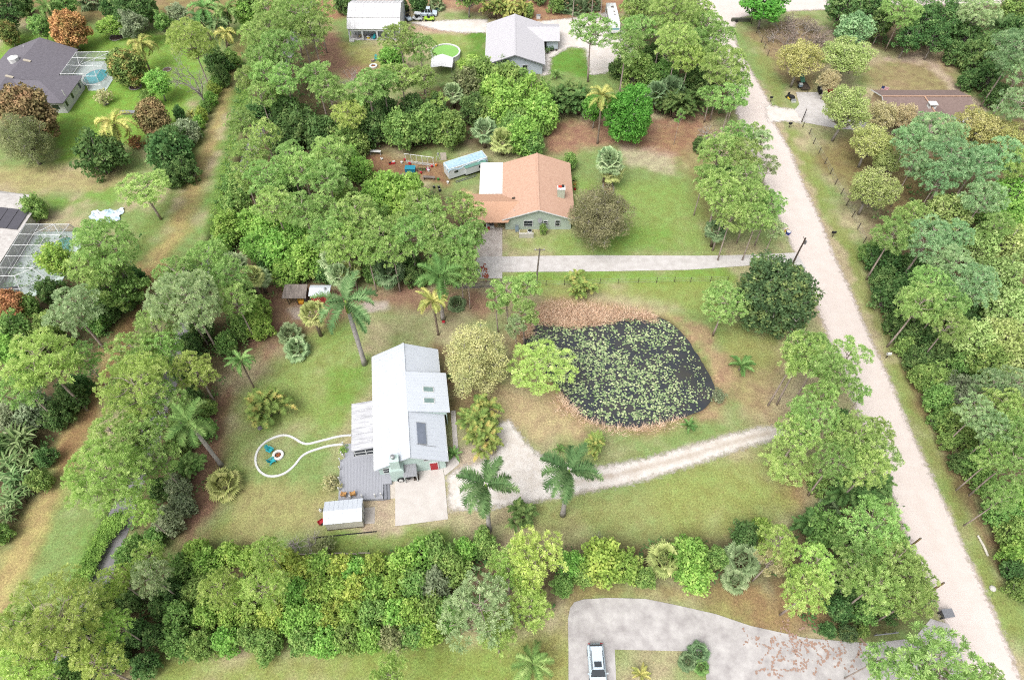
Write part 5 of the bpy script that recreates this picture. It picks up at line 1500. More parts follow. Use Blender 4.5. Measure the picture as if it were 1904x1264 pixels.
# ---- picket fence, wire fence, poles
def picket_run(name, label, a, b, h, n):
    a_, b_ = P(*a), P(*b); r_ = math.atan2(b_.y-a_.y, b_.x-a_.x); L_ = (b_-a_).length
    t = thing(name, label, 'fence', (a_.x, a_.y, 0), r_, 'weathered picket fence panels')
    rg = random.Random(n); mb = MB()
    for i in range(n):
        hh = h * rg.uniform(.88, 1.08); x = i*L_/(n-1)
        mb.box((x, 0, hh/2), (L_/n*.5, .05, hh), ry=rg.uniform(-.04,.04)); 
        mb.add([(x-L_/n*.25,-.025,hh),(x+L_/n*.25,-.025,hh),(x+L_/n*.25,.025,hh),(x-L_/n*.25,.025,hh),(x,0,hh+.12)],[(0,1,4),(1,2,4),(2,3,4),(3,0,4)])
    mb.build('pickets', surf('weathered_picket', C(186,180,178), .9, .2, 4), t)
    for z in (.3, h*.8): MB().bbox(0,L_,.03,.09,z-.05,z+.05).build('rail', M_DKWOOD, t)
picket_run('picket_fence','weathered picket fence panel at the drive end, shaded end by the wood',(846,537),(892,536),1.35,26); picket_run('picket_fence','taller middle panel of the weathered picket fence',(893,535),(922,534),1.7,16); picket_run('picket_fence','short picket panel running to the sparse pine',(923,532),(947,527),1.5,12)
t = thing('wire_fence', 'wire fence on thin dark posts between the long drive and the pond', 'fence', (0, 0, 0))
PF = [(985,532),(1015,531),(1049,530),(1080,529),(1115,528),(1149,527),(1186,526.5),(1220,526),(1253,525),(1283,525),(1320,524),(1352,523)]
fp = [P(*q) for q in PF]
for q in fp: MB().tube([q, q + Vector((.03,0,1.35))], .05, 6).build('post', M_DKWOOD, t)
mb = MB()
for z in (.3,.75,1.2):
    for i in range(len(fp)-1): mb.tube([fp[i]+Vector((0,0,z)), fp[i+1]+Vector((0,0,z))], .012, 3, cap=False)
mb.build('wires', M_GREYM, t)
t = thing('wire_fence', 'wire fence on dark posts along the meadow across the dirt road', 'fence', (0, 0, 0))
PR = [(1406,62),(1415,80),(1421,91),(1427,105),(1492,237),(1504,251),(1512,268),(1522,286),(1533,305),(1543,324),(1552,344),(1563,362),(1573,383),(1584,404),(1594,427),(1605,452)]
fp = [P(*q) for q in PR]
for q in fp[:]: MB().tube([q, q + Vector((.05,.02,1.5))], .075, 6).build('post', M_DKWOOD, t)
mb = MB()
for z in (.5,1.0,1.4):
    for i in list(range(3)) + list(range(4, len(fp)-1)): mb.tube([fp[i]+Vector((0,0,z)), fp[i+1]+Vector((0,0,z))], .012, 3, cap=False)
mb.build('wires', M_GREYM, t)
g = P(997,527); t = thing('utility_pole', 'leaning grey utility pole beside the long drive', 'pole', (g.x, g.y, 0))
MB().tube([(0,0,0),(.15,0,4),(.35,0,8.4)], [.17,.14,.11], 8).build('pole', M_WOODG, t); MB().box((.33,0,8.0),(1.7,.12,.12)).build('crossarm', M_WOODG, t)
for x in (-.4,0.33,1.05): MB().lathe([(.06,0),(.08,.08),(.05,.2)], (x,0,8.06), 8).build('insulator', M_WHITE, t)
g = P(1473,492); t = thing('utility_pole', 'utility pole rising behind the huge dark tree by the road', 'pole', (g.x, g.y, 0))
MB().tube([(0,0,0),(.05,0,3),(.15,0,6.4)], [.17,.15,.12], 8).build('pole', M_DKWOOD, t); MB().lathe([(.2,5.0),(.2,5.7),(.12,5.8)], (.45,0,0), 12).build('transformer', M_GREYM, t); MB().box((.12,0,6.0),(.06,1.4,.1)).build('crossarm', M_DKWOOD, t)
for q, l in (((1692,1016),'bare timber post at the road edge, further from the grey bin'),((1733,1097),'bare timber post at the road edge, beside the grey bin')):
    g = P(*q); t = thing('timber_post', l, 'post', (g.x, g.y, 0), 0, 'timber posts along the road')
    MB().tube([(0,0,0),(.02,.02,2.9)], [.13,.12], 9).build('shaft', surf('weathered_post', C(158,136,92), .9, .2, 3, stretch=(1,1,.3)), t); MB().tube([(.02,.02,2.9),(.02,.02,2.95)], .11, 9).build('top_cut', M_WOODG, t)
mb = MB()
g0, g1 = P(1497,448,6.2), P(1700,478,5.5)
# ---- roadside things
t = thing('mailbox', 'dark mailbox on a wooden post across the dirt road', 'mailbox', (*P(1547,441)[:2], 0)); MB().bbox(-.05,.05,-.05,.05,0,1.0).build('post', M_DKWOOD, t); MB().bbox(-.42,.32,-.14,.14,1.0,1.3).tube([(-.42,0,1.3),(.32,0,1.3)], .139, 10).build('box', M_BLACK, t)
t = thing('mailbox', 'white mailbox on a post in the verge across the road', 'mailbox', (*P(1647,666)[:2], 0)); MB().bbox(-.05,.05,-.05,.05,0,1.0).build('post', M_DKWOOD, t); MB().bbox(-.32,.32,-.16,.16,1.0,1.3).tube([(-.32,0,1.3),(.32,0,1.3)], .159, 10).build('box', M_WHITE, t)
t = thing('mailbox', 'black mailbox beside the brown roofed house drive', 'mailbox', (*P(1467,238)[:2], 0)); MB().bbox(-.05,.05,-.05,.05,0,.9).build('post', M_DKWOOD, t); MB().bbox(-.35,.35,-.15,.15,.9,1.2).tube([(-.35,0,1.2),(.35,0,1.2)], .149, 10).build('box', M_BLACK, t)
t = thing('mailbox', 'black mailbox at the verge before the neighbour drive', 'mailbox', (*P(1432,190)[:2], 0)); MB().bbox(-.05,.05,-.05,.05,0,1.0).build('post', M_DKWOOD, t); MB().bbox(-.3,.3,-.15,.15,1.0,1.25).tube([(-.3,0,1.25),(.3,0,1.25)], .149, 10).build('box', M_BLACK, t)
t = thing('wheelie_bin', 'grey lidded bin standing on the dirt road edge', 'bin', (*P(1755,1144)[:2], 0), .12)
mb = MB(); mb.add([(-.45,-.35,.12),(.45,-.35,.12),(.45,.35,.12),(-.45,.35,.12),(-.62,-.45,1.0),(.62,-.45,1.0),(.62,.45,1.0),(-.62,.45,1.0)],[(3,2,1,0),(0,1,5,4),(1,2,6,5),(2,3,7,6),(3,0,4,7),(4,5,6,7)]); mb.build('body', surf('grey_bin', C(116,118,124), .6, .06, 3), t)
MB().slab([(-.66,-.5,1.03),(.66,-.5,1.03),(.66,.5,1.12),(-.66,.5,1.12)], .07).build('lid', surf('grey_bin_lid', C(130,132,138), .6, .06, 3), t)
for s in (-1,1): MB().tube([(-.6,s*.38,.16),(-.6,s*.28,.16)], .16, 12).build('wheel', M_BLACK, t)
MB().tube([(-.7,-.4,.95),(-.8,-.3,.95),(-.8,.3,.95),(-.7,.4,.95)], .03, 6).build('handle', M_DKWOOD, t)
t = thing('recycling_bin', 'round blue bin with white lid at the road edge', 'bin', (*P(1465,435)[:2], 0)); MB().lathe([(.36,0),(.45,.6),(.42,.62)], n=16).build('tub', surf('blue_plastic', C(40,60,150), .5), t); MB().lathe([(.38,.62),(.3,.7),(.05,.74)], n=16).build('lid', M_WHITE, t)
t = thing('recycling_crate', 'yellow recycling crate beside the round blue bin', 'crate', (*P(1462.5,430.5)[:2], 0), .4); MB().bbox(-.35,.35,-.25,.25,0,.04).bbox(-.35,-.31,-.25,.25,.04,.4).bbox(.31,.35,-.25,.25,.04,.4).bbox(-.31,.31,-.25,-.21,.04,.4).bbox(-.31,.31,.21,.25,.04,.4).build('box', MATS['yellow_pot'], t); MB().box((.05,0,.35),(.3,.2,.16)).build('paper', M_WHITE, t)
a_, b_ = P(1817,996), P(1836,1034); tag(MB().tube([a_+Vector((0,0,.16)), a_.lerp(b_,.5)+Vector((.06,0,.18)), b_+Vector((0,0,.15))], [.13,.16,.15], 9).build('log', surf('white_log', C(222,214,202), .9, .15, 3)), 'bleached white log lying in the verge by the east wood', 'log')
g = P(1845,1094); tag(MB().lathe([(.3,0),(.42,.1),(.34,.26),(.08,.36)], (g.x,g.y,0), 8).build('rock', surf('white_rock', C(214,210,204), .9, .12, 4)), 'white rock on the grass verge near the log', 'rock')
a_, b_ = P(1622,1183), P(1666,1178); r_ = math.atan2(b_.y-a_.y, b_.x-a_.x); L_ = (b_-a_).length
t = thing('guard_rail', 'grey metal guard rail over the culvert at the curved drive', 'guard rail', (a_.x,a_.y,0), r_)
mb = MB(); mb.loft([[(x,-.04,.45),(x,.0,.5),(x,-.06,.58),(x,0,.66),(x,-.04,.75),(x,.03,.75),(x,.06,.58),(x,.03,.45)] for x in (0,L_/2,L_)]); mb.build('rail', M_STEEL, t)
for x in (.3,L_/2,L_-.3): MB().bbox(x-.06,x+.06,.07,.17,0,.75).build('post', M_WOODG, t)
g = P(197,402); mb = MB(); rg = random.Random(4); nx_, ny_ = 16, 9; vs = []
for i in range(nx_+1):
    for j in range(ny_+1):
        u, v_ = i/nx_*2-1, j/ny_*2-1; k = .62 + .38*(.5+.5*u)
        vs.append((g.x + u*2.9 + .25*math.sin(j*1.3), g.y + v_*1.9*k + .3*math.sin(i*.9), .08 + .32*abs(math.sin(i*1.1+j*.8))*rg.random()))
mb.add(vs, [(i*(ny_+1)+j, (i+1)*(ny_+1)+j, (i+1)*(ny_+1)+j+1, i*(ny_+1)+j+1) for i in range(nx_) for j in range(ny_)])
tag(mb.build('plastic_sheet', surf('white_sheet', C(236,236,240), .5, .2, .6, col2=C(150,196,214))), 'crumpled white and blue plastic sheet on the grass', 'sheet')
# ---- metal barn
t = thing('metal_barn', 'white gambrel roofed metal barn with an open bay porch', 'barn', (-33.5, 164.5, 0), 0)
M_BARN = surf('stained_metal_roof', C(230,230,232), .55, .2, .7, stretch=(3, .35, 1), col2=C(188,186,190))
M_BWALL = surf('barn_wall', C(222,226,230), .6, .05, 2)
y0_, x0_, x1_ = -6.5, -6.5, 6.4       # front eave
prof = [(y0_,3.0),(-4.3,4.7),(0.0,6.1),(4.3,4.7),(6.5,3.0)]
mb = MB()
for (ya,za),(yb,zb) in zip(prof[:-1], prof[1:]):
    mb.slab([(x0_,ya,za),(x1_,ya,za),(x1_,yb,zb),(x0_,yb,zb)], .1)
    for i in range(15):
        x = x0_ + .05 + i*(x1_-x0_-.1)/14; mb.box((x,(ya+yb)/2,(za+zb)/2+.02),(.05,math.hypot(yb-ya,zb-za)-.05,.06),rx=math.atan2(zb-za,yb-ya))
mb.box((0,-4.3,4.76),(12.9,.2,.06)); mb.build('roof', M_BARN, t)
mb = MB()
sec = [(-3.6,0),(6.3,0),(6.3,2.9),(4.2,4.55),(0,5.95),(-3.6,4.7)]
for x in (x0_+.25, x1_-.3):
    mb.add([(x-.06,y,z) for y,z in sec]+[(x+.06,y,z) for y,z in sec], [(0,1,2,3,4,5),(11,10,9,8,7,6)]+[(i,i+6,(i+1)%6+6,(i+1)%6) for i in range(6)])
mb.bbox(x0_+.25,x1_-.3,6.2,6.3,0,2.95); mb.bbox(x0_+.31,x1_-.36,-3.66,-3.6,0,4.6)
mb.build('wall', M_BWALL, t)
MB().bbox(x0_+.2,x1_-.25,-6.2,6.2,0,.12).build('porch_floor', M_CONC2, t)
mb = MB(); mb.bbox(x0_+.2,x1_-.25,-6.3,-6.1,2.35,2.95)
for x in (x0_+.3,-3.0,.6,3.4,x1_-.35): mb.bbox(x-.18,x+.18,-6.3,-6.1,.12,2.35)
mb.build('porch_frame', M_BWALL, t)
MB().bbox(x0_+.2,x0_+1.4,-7.1,-6.4,0,.4).bbox(x0_+.2,x0_+1.4,-6.75,-6.4,.4,.6).build('step', M_WHITE, t)
def adult_bike(x, y, rz, col, label):
    b = thing('parked_bicycle', label, 'bicycle', (x, y, .12), rz)
    for s in (-.55,.55): MB().tube([(s+.34*math.cos(k*.5236),0,.34+.34*math.sin(k*.5236)) for k in range(13)], .04, 6).build('wheel', M_BLACK, b)
    MB().tube([(-.55,0,.34),(-.15,0,.8),(.4,0,.85),(.55,0,.34)], .035, 6).tube([(-.15,0,.8),(0,0,.3),(.4,0,.85)], .035, 6).build('frame', col, b)
    MB().box((-.2,0,.92),(.28,.14,.06)).build('saddle', M_BLACK, b); MB().tube([(.4,-.3,1.05),(.4,.3,1.05)], .025, 6).tube([(.4,0,1.05),(.4,0,.8)], .025, 6).build('handlebar', M_STEEL, b)
adult_bike(-38.2,159.6,.2,M_STEEL,'bicycle with a steel frame in the first barn bay'); adult_bike(-37.2,159.3,.6,MATS['yellow_pot'],'bicycle with a yellow frame in the first barn bay'); adult_bike(-35.0,159.5,.1,MATS['blue_plastic'],'bicycle with a blue frame in the second barn bay')
g = P(700,74.5); adirondack(-34.0,158.7,-.5,'turquoise garden chair on the barn porch','turquoise chairs by the barn',.12)
g = P(700.5,112); adirondack(g.x,g.y,.3,'turquoise garden chair on the grass near the barn fire ring','turquoise chairs by the barn')
g = P(693.5,114); t = thing('tree_stump', 'grey stump beside the turquoise chair at the barn fire ring', 'stump', (g.x,g.y,0)); MB().lathe([(.5,0),(.42,.35),(.4,.4)], n=11).build('trunk_base', M_WOODG, t); MB().lathe([(.38,.4),(.3,.43)], n=11).build('cut_top', surf('cut_wood', C(190,166,140), .9), t)
fire_ring(694.5,124,.95,'pale stone fire ring on the barn lawn')
crate(685,72,.12,(.6,.4,.5),MATS['yellow_pot'],'toy_box','yellow toy box on the barn porch','box')
g = P(686,8); crate(625,3,0,(1.2,.8,.9),MATS['blue_plastic'],'storage_bin','blue storage bin at the edge of the barn wood','bin')

# ---- vehicles by the barn
def rrect(hw, z0, z1, y, r=.25, n=3):
    pts = []
    for cx_, cz_, a0 in ((hw-r, z1-r, 0), (-hw+r, z1-r, 90), (-hw+r, z0+r*.4, 180), (hw-r, z0+r*.4, 270)):
        for k in range(n+1):
            a_ = math.radians(a0 + 90*k/n); rr_ = r if a0 < 180 else r*.4
            pts.append((cx_ + (r if a0<180 else r)*math.cos(a_), y, cz_ + rr_*math.sin(a_)))
    return pts
def car(name, label, cat, x, y, rz, paint, L=4.7, W=1.88, H=1.7, kind='suv', sunroof=False, grp=None):
    """Built with its nose towards -y."""
    t = thing(name, label, cat, (x, y, 0), rz, grp)
    h = L/2; w = W/2
    body = MB(); hood = .98
    prof_ = [(-h, .45, .72, .82), (-h+.12, .3, .84, .93), (-h+.6, .26, hood-.04, .99), (-h+1.25, .26, hood+.05, 1.0), (h-.9, .26, hood+.08, 1.0), (h-.25, .28, hood+.05, .98), (h, .45, hood-.12, .9)]
    body.loft([rrect(w*k, z0, z1, yy, .16) for yy, z0, z1, k in prof_])
    body.build('body', paint, t, smooth=False)
    if kind == 'pickup':
        cab = [(-h+1.2, hood, .86), (-h+1.75, H, .74), (-.05, H, .76), (.25, hood, .86)]
    else:
        cab = [(-h+1.1, hood+.02, .88), (-h+1.75, H-.06, .74), (-h+2.1, H, .76), (h-.5, H-.03, .75), (h-.22, hood+.4, .8), (h-.12, hood, .86)]
    gl = MB(); gl.loft([[(-w*k, yy, hood-.02), (-w*k*(.97 if z > hood+.1 else 1), yy, z-.01 if z > hood else z), (w*k*(.97 if z > hood+.1 else 1), yy, z-.01 if z > hood else z), (w*k, yy, hood-.02)] for yy, z, k in cab])
    gl.build('glass_house', M_GLASS, t)
    rs_ = [c_ for c_ in cab if c_[1] > H-.1]
    ro = MB(); ro.slab([(-w*.70, rs_[0][0]+.02, rs_[0][1]+.03), (w*.70, rs_[0][0]+.02, rs_[0][1]+.03), (w*.72, rs_[-1][0], rs_[-1][1]+.03), (-w*.72, rs_[-1][0], rs_[-1][1]+.03)], .06)
    mid = [c_ for c_ in rs_]
    ro.box((0, (rs_[0][0]+rs_[-1][0])/2+.1, H+.025), (W*.7, abs(rs_[-1][0]-rs_[0][0])-.3, .05))
    roof = ro.build('roof', paint, t)
    for s in (-1, 1):
        for yy in (cab[1][0], (cab[1][0]+cab[-2][0])/2):
            MB().tube([(s*w*.9, yy - (.35 if yy == cab[1][0] else 0), hood+.02), (s*w*.73, yy + .05, H-.04)], .05, 5).build('pillar', paint, t)
    if sunroof: MB().box((0, rs_[0][0]+.55, H+.065), (.85,.6,.03)).build('sunroof', M_GLASS, roof)
    if kind == 'suv':
        for s in (-1,1): MB().box((s*w*.66, .3, H+.06), (.05, 2.2, .05)).build('roof_rail', M_BLACK, roof)
    if kind == 'pickup': MB().bbox(-w*.78,w*.78,.45,h-.15,hood+.085,hood+.1).build('load_bed', M_DARK, t)
    for s in (-1, 1):
        for yy in (-h+.85, h-.9):
            wh = MB().tube([(s*(w-.2), yy, .34), (s*(w+.01), yy, .34)], .34, 18).build('wheel', M_BLACK, t)
            MB().tube([(s*(w+.012), yy, .34), (s*(w+.03), yy, .34)], .2, 12).build('rim', M_STEEL, wh)
        MB().box((s*w*.7, -h+.1, .74), (.36,.12,.16)).build('headlight', M_TRIM, t); MB().box((s*w*.74, h-.04, .82), (.3,.1,.22)).build('tail_light', M_RED, t)
        MB().box((s*(w+.1), -h+1.45, 1.08), (.22,.14,.16)).build('mirror', paint, t)
    MB().box((0,-h+.02,.5),(W*.8,.12,.22)).build('bumper', M_BLACK, t)
    for s in (-1,1): MB().tube([(s*.5,-h+1.12,hood+.07),(s*.05,-h+1.2,hood+.1)], .012, 4).build('wiper', M_BLACK, t)
    return t
M_CARW = surf('car_white', C(208,224,236), .25, .02, 1, spec=.6)
M_LIME = surf('lime_paint', C(172,216,60), .4, .05, 2)
car('parked_car', 'white suv with black roof rails parked on the curved concrete drive', 'car', 9.85, 17.3, .02, M_CARW, L=4.75, W=1.95, H=1.72, sunroof=True)
car('parked_car', 'white pickup truck parked behind the silver cart at the barn', 'car', *P(793,29)[:2], math.pi/2, M_CARW, L=5.6, W=2.0, H=1.95, kind='pickup')
def golf_cart(px, py, rz, paint, label, open_=False):
    g = P(px, py); t = thing('utility_cart', label, 'cart', (g.x, g.y, 0), rz, 'carts beside the barn')
    MB().loft([rrect(.6*k, .3, z, y, .12) for y, z, k in ((-1.25,.6,.8),(-1.0,.85,.95),(-.3,.8,1),(.2,.75,1),(1.2,.85,1),(1.3,.8,.9))]).build('body', paint, t)
    MB().bbox(-.5,.5,-.1,.4,.78,.98).bbox(-.5,.5,.36,.48,.98,1.35).build('seat', M_BLACK, t)
    for s in (-1,1):
        for y in (-.75,.55): MB().tube([(s*.52,y,.75),(s*.5,y,1.85)], .03, 5).build('post', M_BLACK, t)
        for y in (-.85,.85): MB().tube([(s*.45,y,.28),(s*.66,y,.28)], .28, 14).build('wheel', M_BLACK, t)
    if not open_: MB().slab([(-.62,-.95,1.88),(.62,-.95,1.88),(.62,.75,1.9),(-.62,.75,1.9)], .06).build('roof', paint, t)
    else: MB().tube([(-.5,-.75,1.85),(.5,-.75,1.85),(.5,.55,1.85),(-.5,.55,1.85),(-.5,-.75,1.85)], .035, 5).build('roll_bar', M_BLACK, t)
    MB().tube([(.22,-.45,1.1),(.22,-.7,.85)], .02, 5).lathe([(.18,1.08),(.18,1.12)], (.22,-.42,0), 12).build('steering_wheel', M_BLACK, t)
    return t
golf_cart(777,38,1.4,surf('silver_paint',C(206,210,214),.35),'silver roofed cart parked before the white pickup'); golf_cart(799,38.5,1.5,M_LIME,'lime green open buggy beside the silver cart',True); golf_cart(759,37,.5,M_CARW,'white open buggy parked against the barn wall',True)
def wheelbarrow(px, py, label):
    g = P(px, py); t = thing('wheelbarrow', label, 'wheelbarrow', (g.x,g.y,0), .6)
    mb = MB(); mb.add([(-.3,-.3,.3),(.3,-.3,.3),(.3,.3,.3),(-.3,.3,.3),(-.5,-.42,.7),(.6,-.42,.7),(.6,.42,.7),(-.5,.42,.7)],[(3,2,1,0),(0,1,5,4),(1,2,6,5),(2,3,7,6),(3,0,4,7)]); mb.build('tray', surf('teal_paint',C(30,130,130),.5), t)
    MB().tube([(.7,-.05,.2),(.7,.05,.2)], .2, 12).build('wheel', M_BLACK, t)
    for s in (-1,1): MB().tube([(.7,s*.1,.2),(-1.0,s*.3,.6)], .03, 5).build('handle', M_WOODG, t)
wheelbarrow(815,22,'teal wheelbarrow beyond the white pickup')
crate(757,21,0,(1.0,.7,1.1),M_BLACK,'tool_cabinet','black cabinet behind the barn corner','cabinet')

# ---- round pool and its white canopy
g = P(829,104.5); t = thing('round_pool', 'round above ground pool of green water with a white rim', 'pool', (g.x+.0, g.y, 0)); R_ = 3.45
mb = MB(); n = 40; vs = []
for k in range(n):
    a_ = 2*math.pi*k/n; c_, s_ = math.cos(a_), math.sin(a_)
    vs += [(R_*c_,R_*s_,0),(R_*c_,R_*s_,1.15),((R_+.12)*c_,(R_+.12)*s_,1.2),((R_-.25)*c_,(R_-.25)*s_,1.22),((R_-.25)*c_,(R_-.25)*s_,.3)]
mb.add(vs, [(k*5+j, ((k+1)%n)*5+j, ((k+1)%n)*5+j+1, k*5+j+1) for k in range(n) for j in range(4)]); mb.build('pool_wall', M_WHITE, t)
m_ = surf('green_pool_water', C(140,196,92), .08, .06, .5, spec=.5); MB().lathe([(R_-.25,.95),(R_-.3,1.0)], n=40).build('pool_surface', m_, t)
t = thing('pool_canopy', 'white pitched canopy beside the round green pool', 'canopy', (-16.2, 145.2, 0), 0)
MB().slab([(-2.5,-2.6,2.0),(0,-2.9,2.55),(0,2.3,2.55),(-2.5,2.0,2.0)], .05).slab([(0,-2.9,2.55),(2.5,-2.6,2.0),(2.5,1.7,2.0),(0,2.3,2.55)], .05).build('cover', surf('white_canvas', C(244,244,244), .8, .03, 1), t)
for x in (-2.35,2.35):
    for y in (-2.4,1.6): MB().tube([(x,y,0),(x,y,2.0)], .05, 6).build('post', M_GREYM, t)
for x in (2.7,): MB().bbox(x-.04,x+.04,-.5,2.2,0,1.9).build('ladder_rail', M_GREYM, t)

# ---- grey roofed house
GHX, GHY = .7, 152.0
t = thing('grey_roofed_house', 'pale blue house under a light grey shingle roof', 'house', (GHX, GHY, 0), 0)
M_GROOF = surf('grey_shingle', C(206,204,208), .9, .07, 2.4, col2=C(186,184,190), bump=.15)
M_BLUEW = surf('pale_blue_siding', C(206,216,228), .7, .04, 1.6)
gable_body(12.6, 17.4, 2.6, 2.1).build('wall', M_BLUEW, t)
gable_roof(MB(), 13.7, 18.8, 2.7, 2.3).build('roof', M_GROOF, t)
MB().box((-3.4,-9.45,3.8),(7.2,.06,.22),ry=-math.atan2(2.3,6.85)).box((3.4,-9.45,3.8),(7.2,.06,.22),ry=math.atan2(2.3,6.85)).build('barge_board', M_GREYM, t)
mb = MB(); mb.slab([(2.5,.9,2.7),(10.7,.9,2.7),(10.7,5.0,4.1),(2.5,5.0,4.1)], .12).slab([(2.5,5.0,4.1),(10.7,5.0,4.1),(10.7,9.1,2.7),(6.9,9.1,2.7)], .12); mb.build('wing_roof', M_GROOF, t)
mb = MB(); f_ = [(10.3,1.6,0),(10.3,8.6,0),(10.3,8.6,2.6),(10.3,5.0,3.9),(10.3,1.6,2.6)]; b_ = [(6.3,y,z) for x,y,z in f_]
mb.add(f_+b_, [(0,1,2,3,4),(0,4,9,5),(2,1,6,7)]); mb.build('wing_wall', M_BLUEW, t)
MB().bbox(6.6,7.6,1.56,1.6,.1,2.2).build('garage_opening', M_DARK, t)
window(t, 2.3, -8.72, 1.5, 1.1, 1.4); window(t, -4.8, -8.72, 1.4, 1.6, 1.5, bars=False); MB().lathe([(.12,4.4),(.12,4.9)],(0,4.5,.1),8).build('vent_pipe', M_GREYM, t)
for s in (-1,1): MB().tube([(s*6.88,-9.4,2.62),(s*6.88,9.4,2.62)], .07, 6).build('gutter', M_TRIM, t)
crate(899,136,0,(2.2,1.3,.3),surf('tan_pad',C(226,206,172),.8),'step_platform','tan platform at the corner of the grey roofed house','platform')
for i, q in enumerate(((1016,93),(1018,100),(1025,96),(1020,94.5),(1029,94.5),(1034,95))):
    g = P(*q); t_ = thing('flower_pot', ['dark potted shrub at the wing corner, furthest in','dark potted shrub nearest the lawn edge','round potted shrub in the middle of the paving','small brown pot behind the round shrub','small brown pot beyond the round shrub','small brown pot at the end of the row'][i], 'pot', (g.x,g.y,0), 0, 'pots by the grey roofed house')
    MB().lathe([(.18,0),(.28,.4),(.24,.42)], n=10).build('pot', M_DKWOOD, t_)
    if i < 3: lf = Leaves(1200+i); dd_ = lf.rand_dir(120); lf.cards(np.array([0,0,.85])+dd_*[.5,.5,.5], dd_, .14); link('plant', lf.mesh('plant'), MATS['bush_dark'], t_)
g = P(1001,34); crate(1001,35,0,(1.0,.7,.9),M_WHITE,'pump_box','white pump box on the straw behind the grey roofed house','box')
# ---- motorhome
t = thing('motorhome', 'white motorhome parked under the pines beyond the gravel yard', 'motorhome', (25.2, 165.3, 0), .02)
mb = MB(); mb.loft([rrect(1.25, .5, 3.2, y, .2) for y in (-4.6, 5.4)]); mb.loft([rrect(1.2, .5, z, y, .2) for y, z in ((-5.5,1.7),(-5.2,2.6),(-4.6,3.1))]); mb.build('body', surf('motorhome_white', C(240,242,240), .35, .03, 1), t)
MB().box((0,-5.28,2.2),(2.0,.1,.8),rx=-.35).build('windscreen', surf('teal_glass', C(120,170,176), .15), t); MB().box((0,-5.52,.85),(2.2,.1,.5)).build('bumper', M_BLACK, t)
for x, y, s in ((.1,3.2,.6),(.3,.9,.4),(.3,-.6,.35)): MB().bbox(x-s/2,x+s/2,y-s/2,y+s/2,3.2,3.32).build('roof_hatch', surf('hatch_brown', C(120,108,104), .6), t)
for s in (-1,1):
    MB().bbox(s*1.26-.01,s*1.26+.01,-3.5,4.5,1.7,2.4).build('window', M_GLASS, t)
    for y in (-3.8,2.8): MB().tube([(s*1.0,y,.45),(s*1.27,y,.45)], .45, 16).build('wheel', M_BLACK, t)
adult_bike(P(1126,36).x, P(1126,36).y, 1.4, M_BLACK, 'black bicycle leaning at the motorhome side')
for q, l in (((985,3),'white chair beyond the top fence, nearer the golden palms'),((1012,6),'white chair beyond the top fence, nearer the palmettos')):
    g = P(*q); patio_chair(g.x, g.y, 0, .5, l, M_WHITE, 'white chairs at the top fence')
t = thing('board_fence', 'weathered board fence along the top of the straw ground', 'fence', (0,0,0)); mb = MB(); a_, b_ = P(850,3), P(1125,-2)
for i in range(50):
    q = a_.lerp(b_, i/49); mb.box((q.x,q.y,.8),(.75,.05,1.5))
mb.build('boards', M_WOODG, t)
for i in range(0,50,5):
    q = a_.lerp(b_, i/49); MB().bbox(q.x-.08,q.x+.08,q.y+.04,q.y+.2,0,1.7).build('post', M_DKWOOD, t)

# ---- dark roofed house with pool cage
M_DROOF = surf('dark_shingle', C(122,118,126), .9, .1, 2.0, col2=C(104,100,108), bump=.15)
t = thing('dark_roofed_house', 'white house under a wide dark grey shingle roof', 'house', (0,0,0), 0)
rx_ = -109.6; ex = -101.5; z_e, z_r = 2.8, 5.2; hw = ex - rx_
yT, yB = 150.0, 100.0+15
mb = MB()
mb.slab([(rx_,yT,z_r),(ex,yT-.9,z_e),(ex,128.5,z_e),(rx_,128.5,z_r)], .12); mb.slab([(rx_,128.5,z_r),(rx_-hw,128.5,z_e),(rx_-hw,yT-.9,z_e),(rx_,yT,z_r)], .12)
mb.slab([(rx_+.02,134,4.62),(-102.7,133.0,4.62),(-96.1,138.0,z_e),(ex,138.0,z_e)], .12)
mb.slab([(-102.7,133.0,4.62),(-96.1,127.1,z_e),(-96.1,138.0,z_e)], .12)
mb.slab([(rx_,133.0,4.9),(rx_,127.1,z_e+.15),(-96.1,127.1,z_e),(-102.7,133.0,4.62)], .12)
mb.slab([(rx_-hw-.5,127.1,z_e),(rx_,127.1,z_e),(rx_,133,4.9),(rx_-4,133,4.9)], .12)
mb.build('roof', M_DROOF, t)
mb = MB(); mb.bbox(rx_-hw+.5,ex-.5,127.8,yT-1.4,0,2.7); mb.bbox(ex-.5,-96.7,127.8,137.4,0,2.72)
mb.add([(rx_-hw+.6,yT-1.3,2.7),(ex-.6,yT-1.3,2.7),(rx_,yT-1.0,5.0)],[(0,2,1)])
mb.build('wall', M_WHITE, t)
for q in ((400,512),(165,745)):
    g = P(q[0]/7.435, 50+q[1]/7.435, 4.2); zz = z_r - (g.x-rx_)*(z_r-z_e)/hw; MB().box((g.x,g.y,zz+.1),(1.5,.6,.16),ry=math.atan2(z_r-z_e,hw)).build('skylight', surf('tan_skylight',C(206,196,178),.3), t)
g = P(29,112,5); MB().lathe([(1.1,4.2),(1.1,5.5),(1.15,5.6),(.1,6.0)], (g.x-.3,g.y,0), 8).build('cupola', M_WHITE, t)
for q in ((490,345),(222,655),(595,905),(340,300),(877,912)):
    g = P(q[0]/7.435, 50+q[1]/7.435, 4); MB().lathe([(.1,3.2),(.1,4.6)],(g.x,g.y,0),7).build('vent_pipe', M_WHITE, t)
for y in (136.0,132.0,129.0): MB().bbox(-96.7,-96.66,y-.35,y+.35,1.0,2.1).build('window', M_GLASS, t)
MB().bbox(-99.4,-97.9,127.75,127.79,1.0,2.0).build('window', M_GLASS, t)
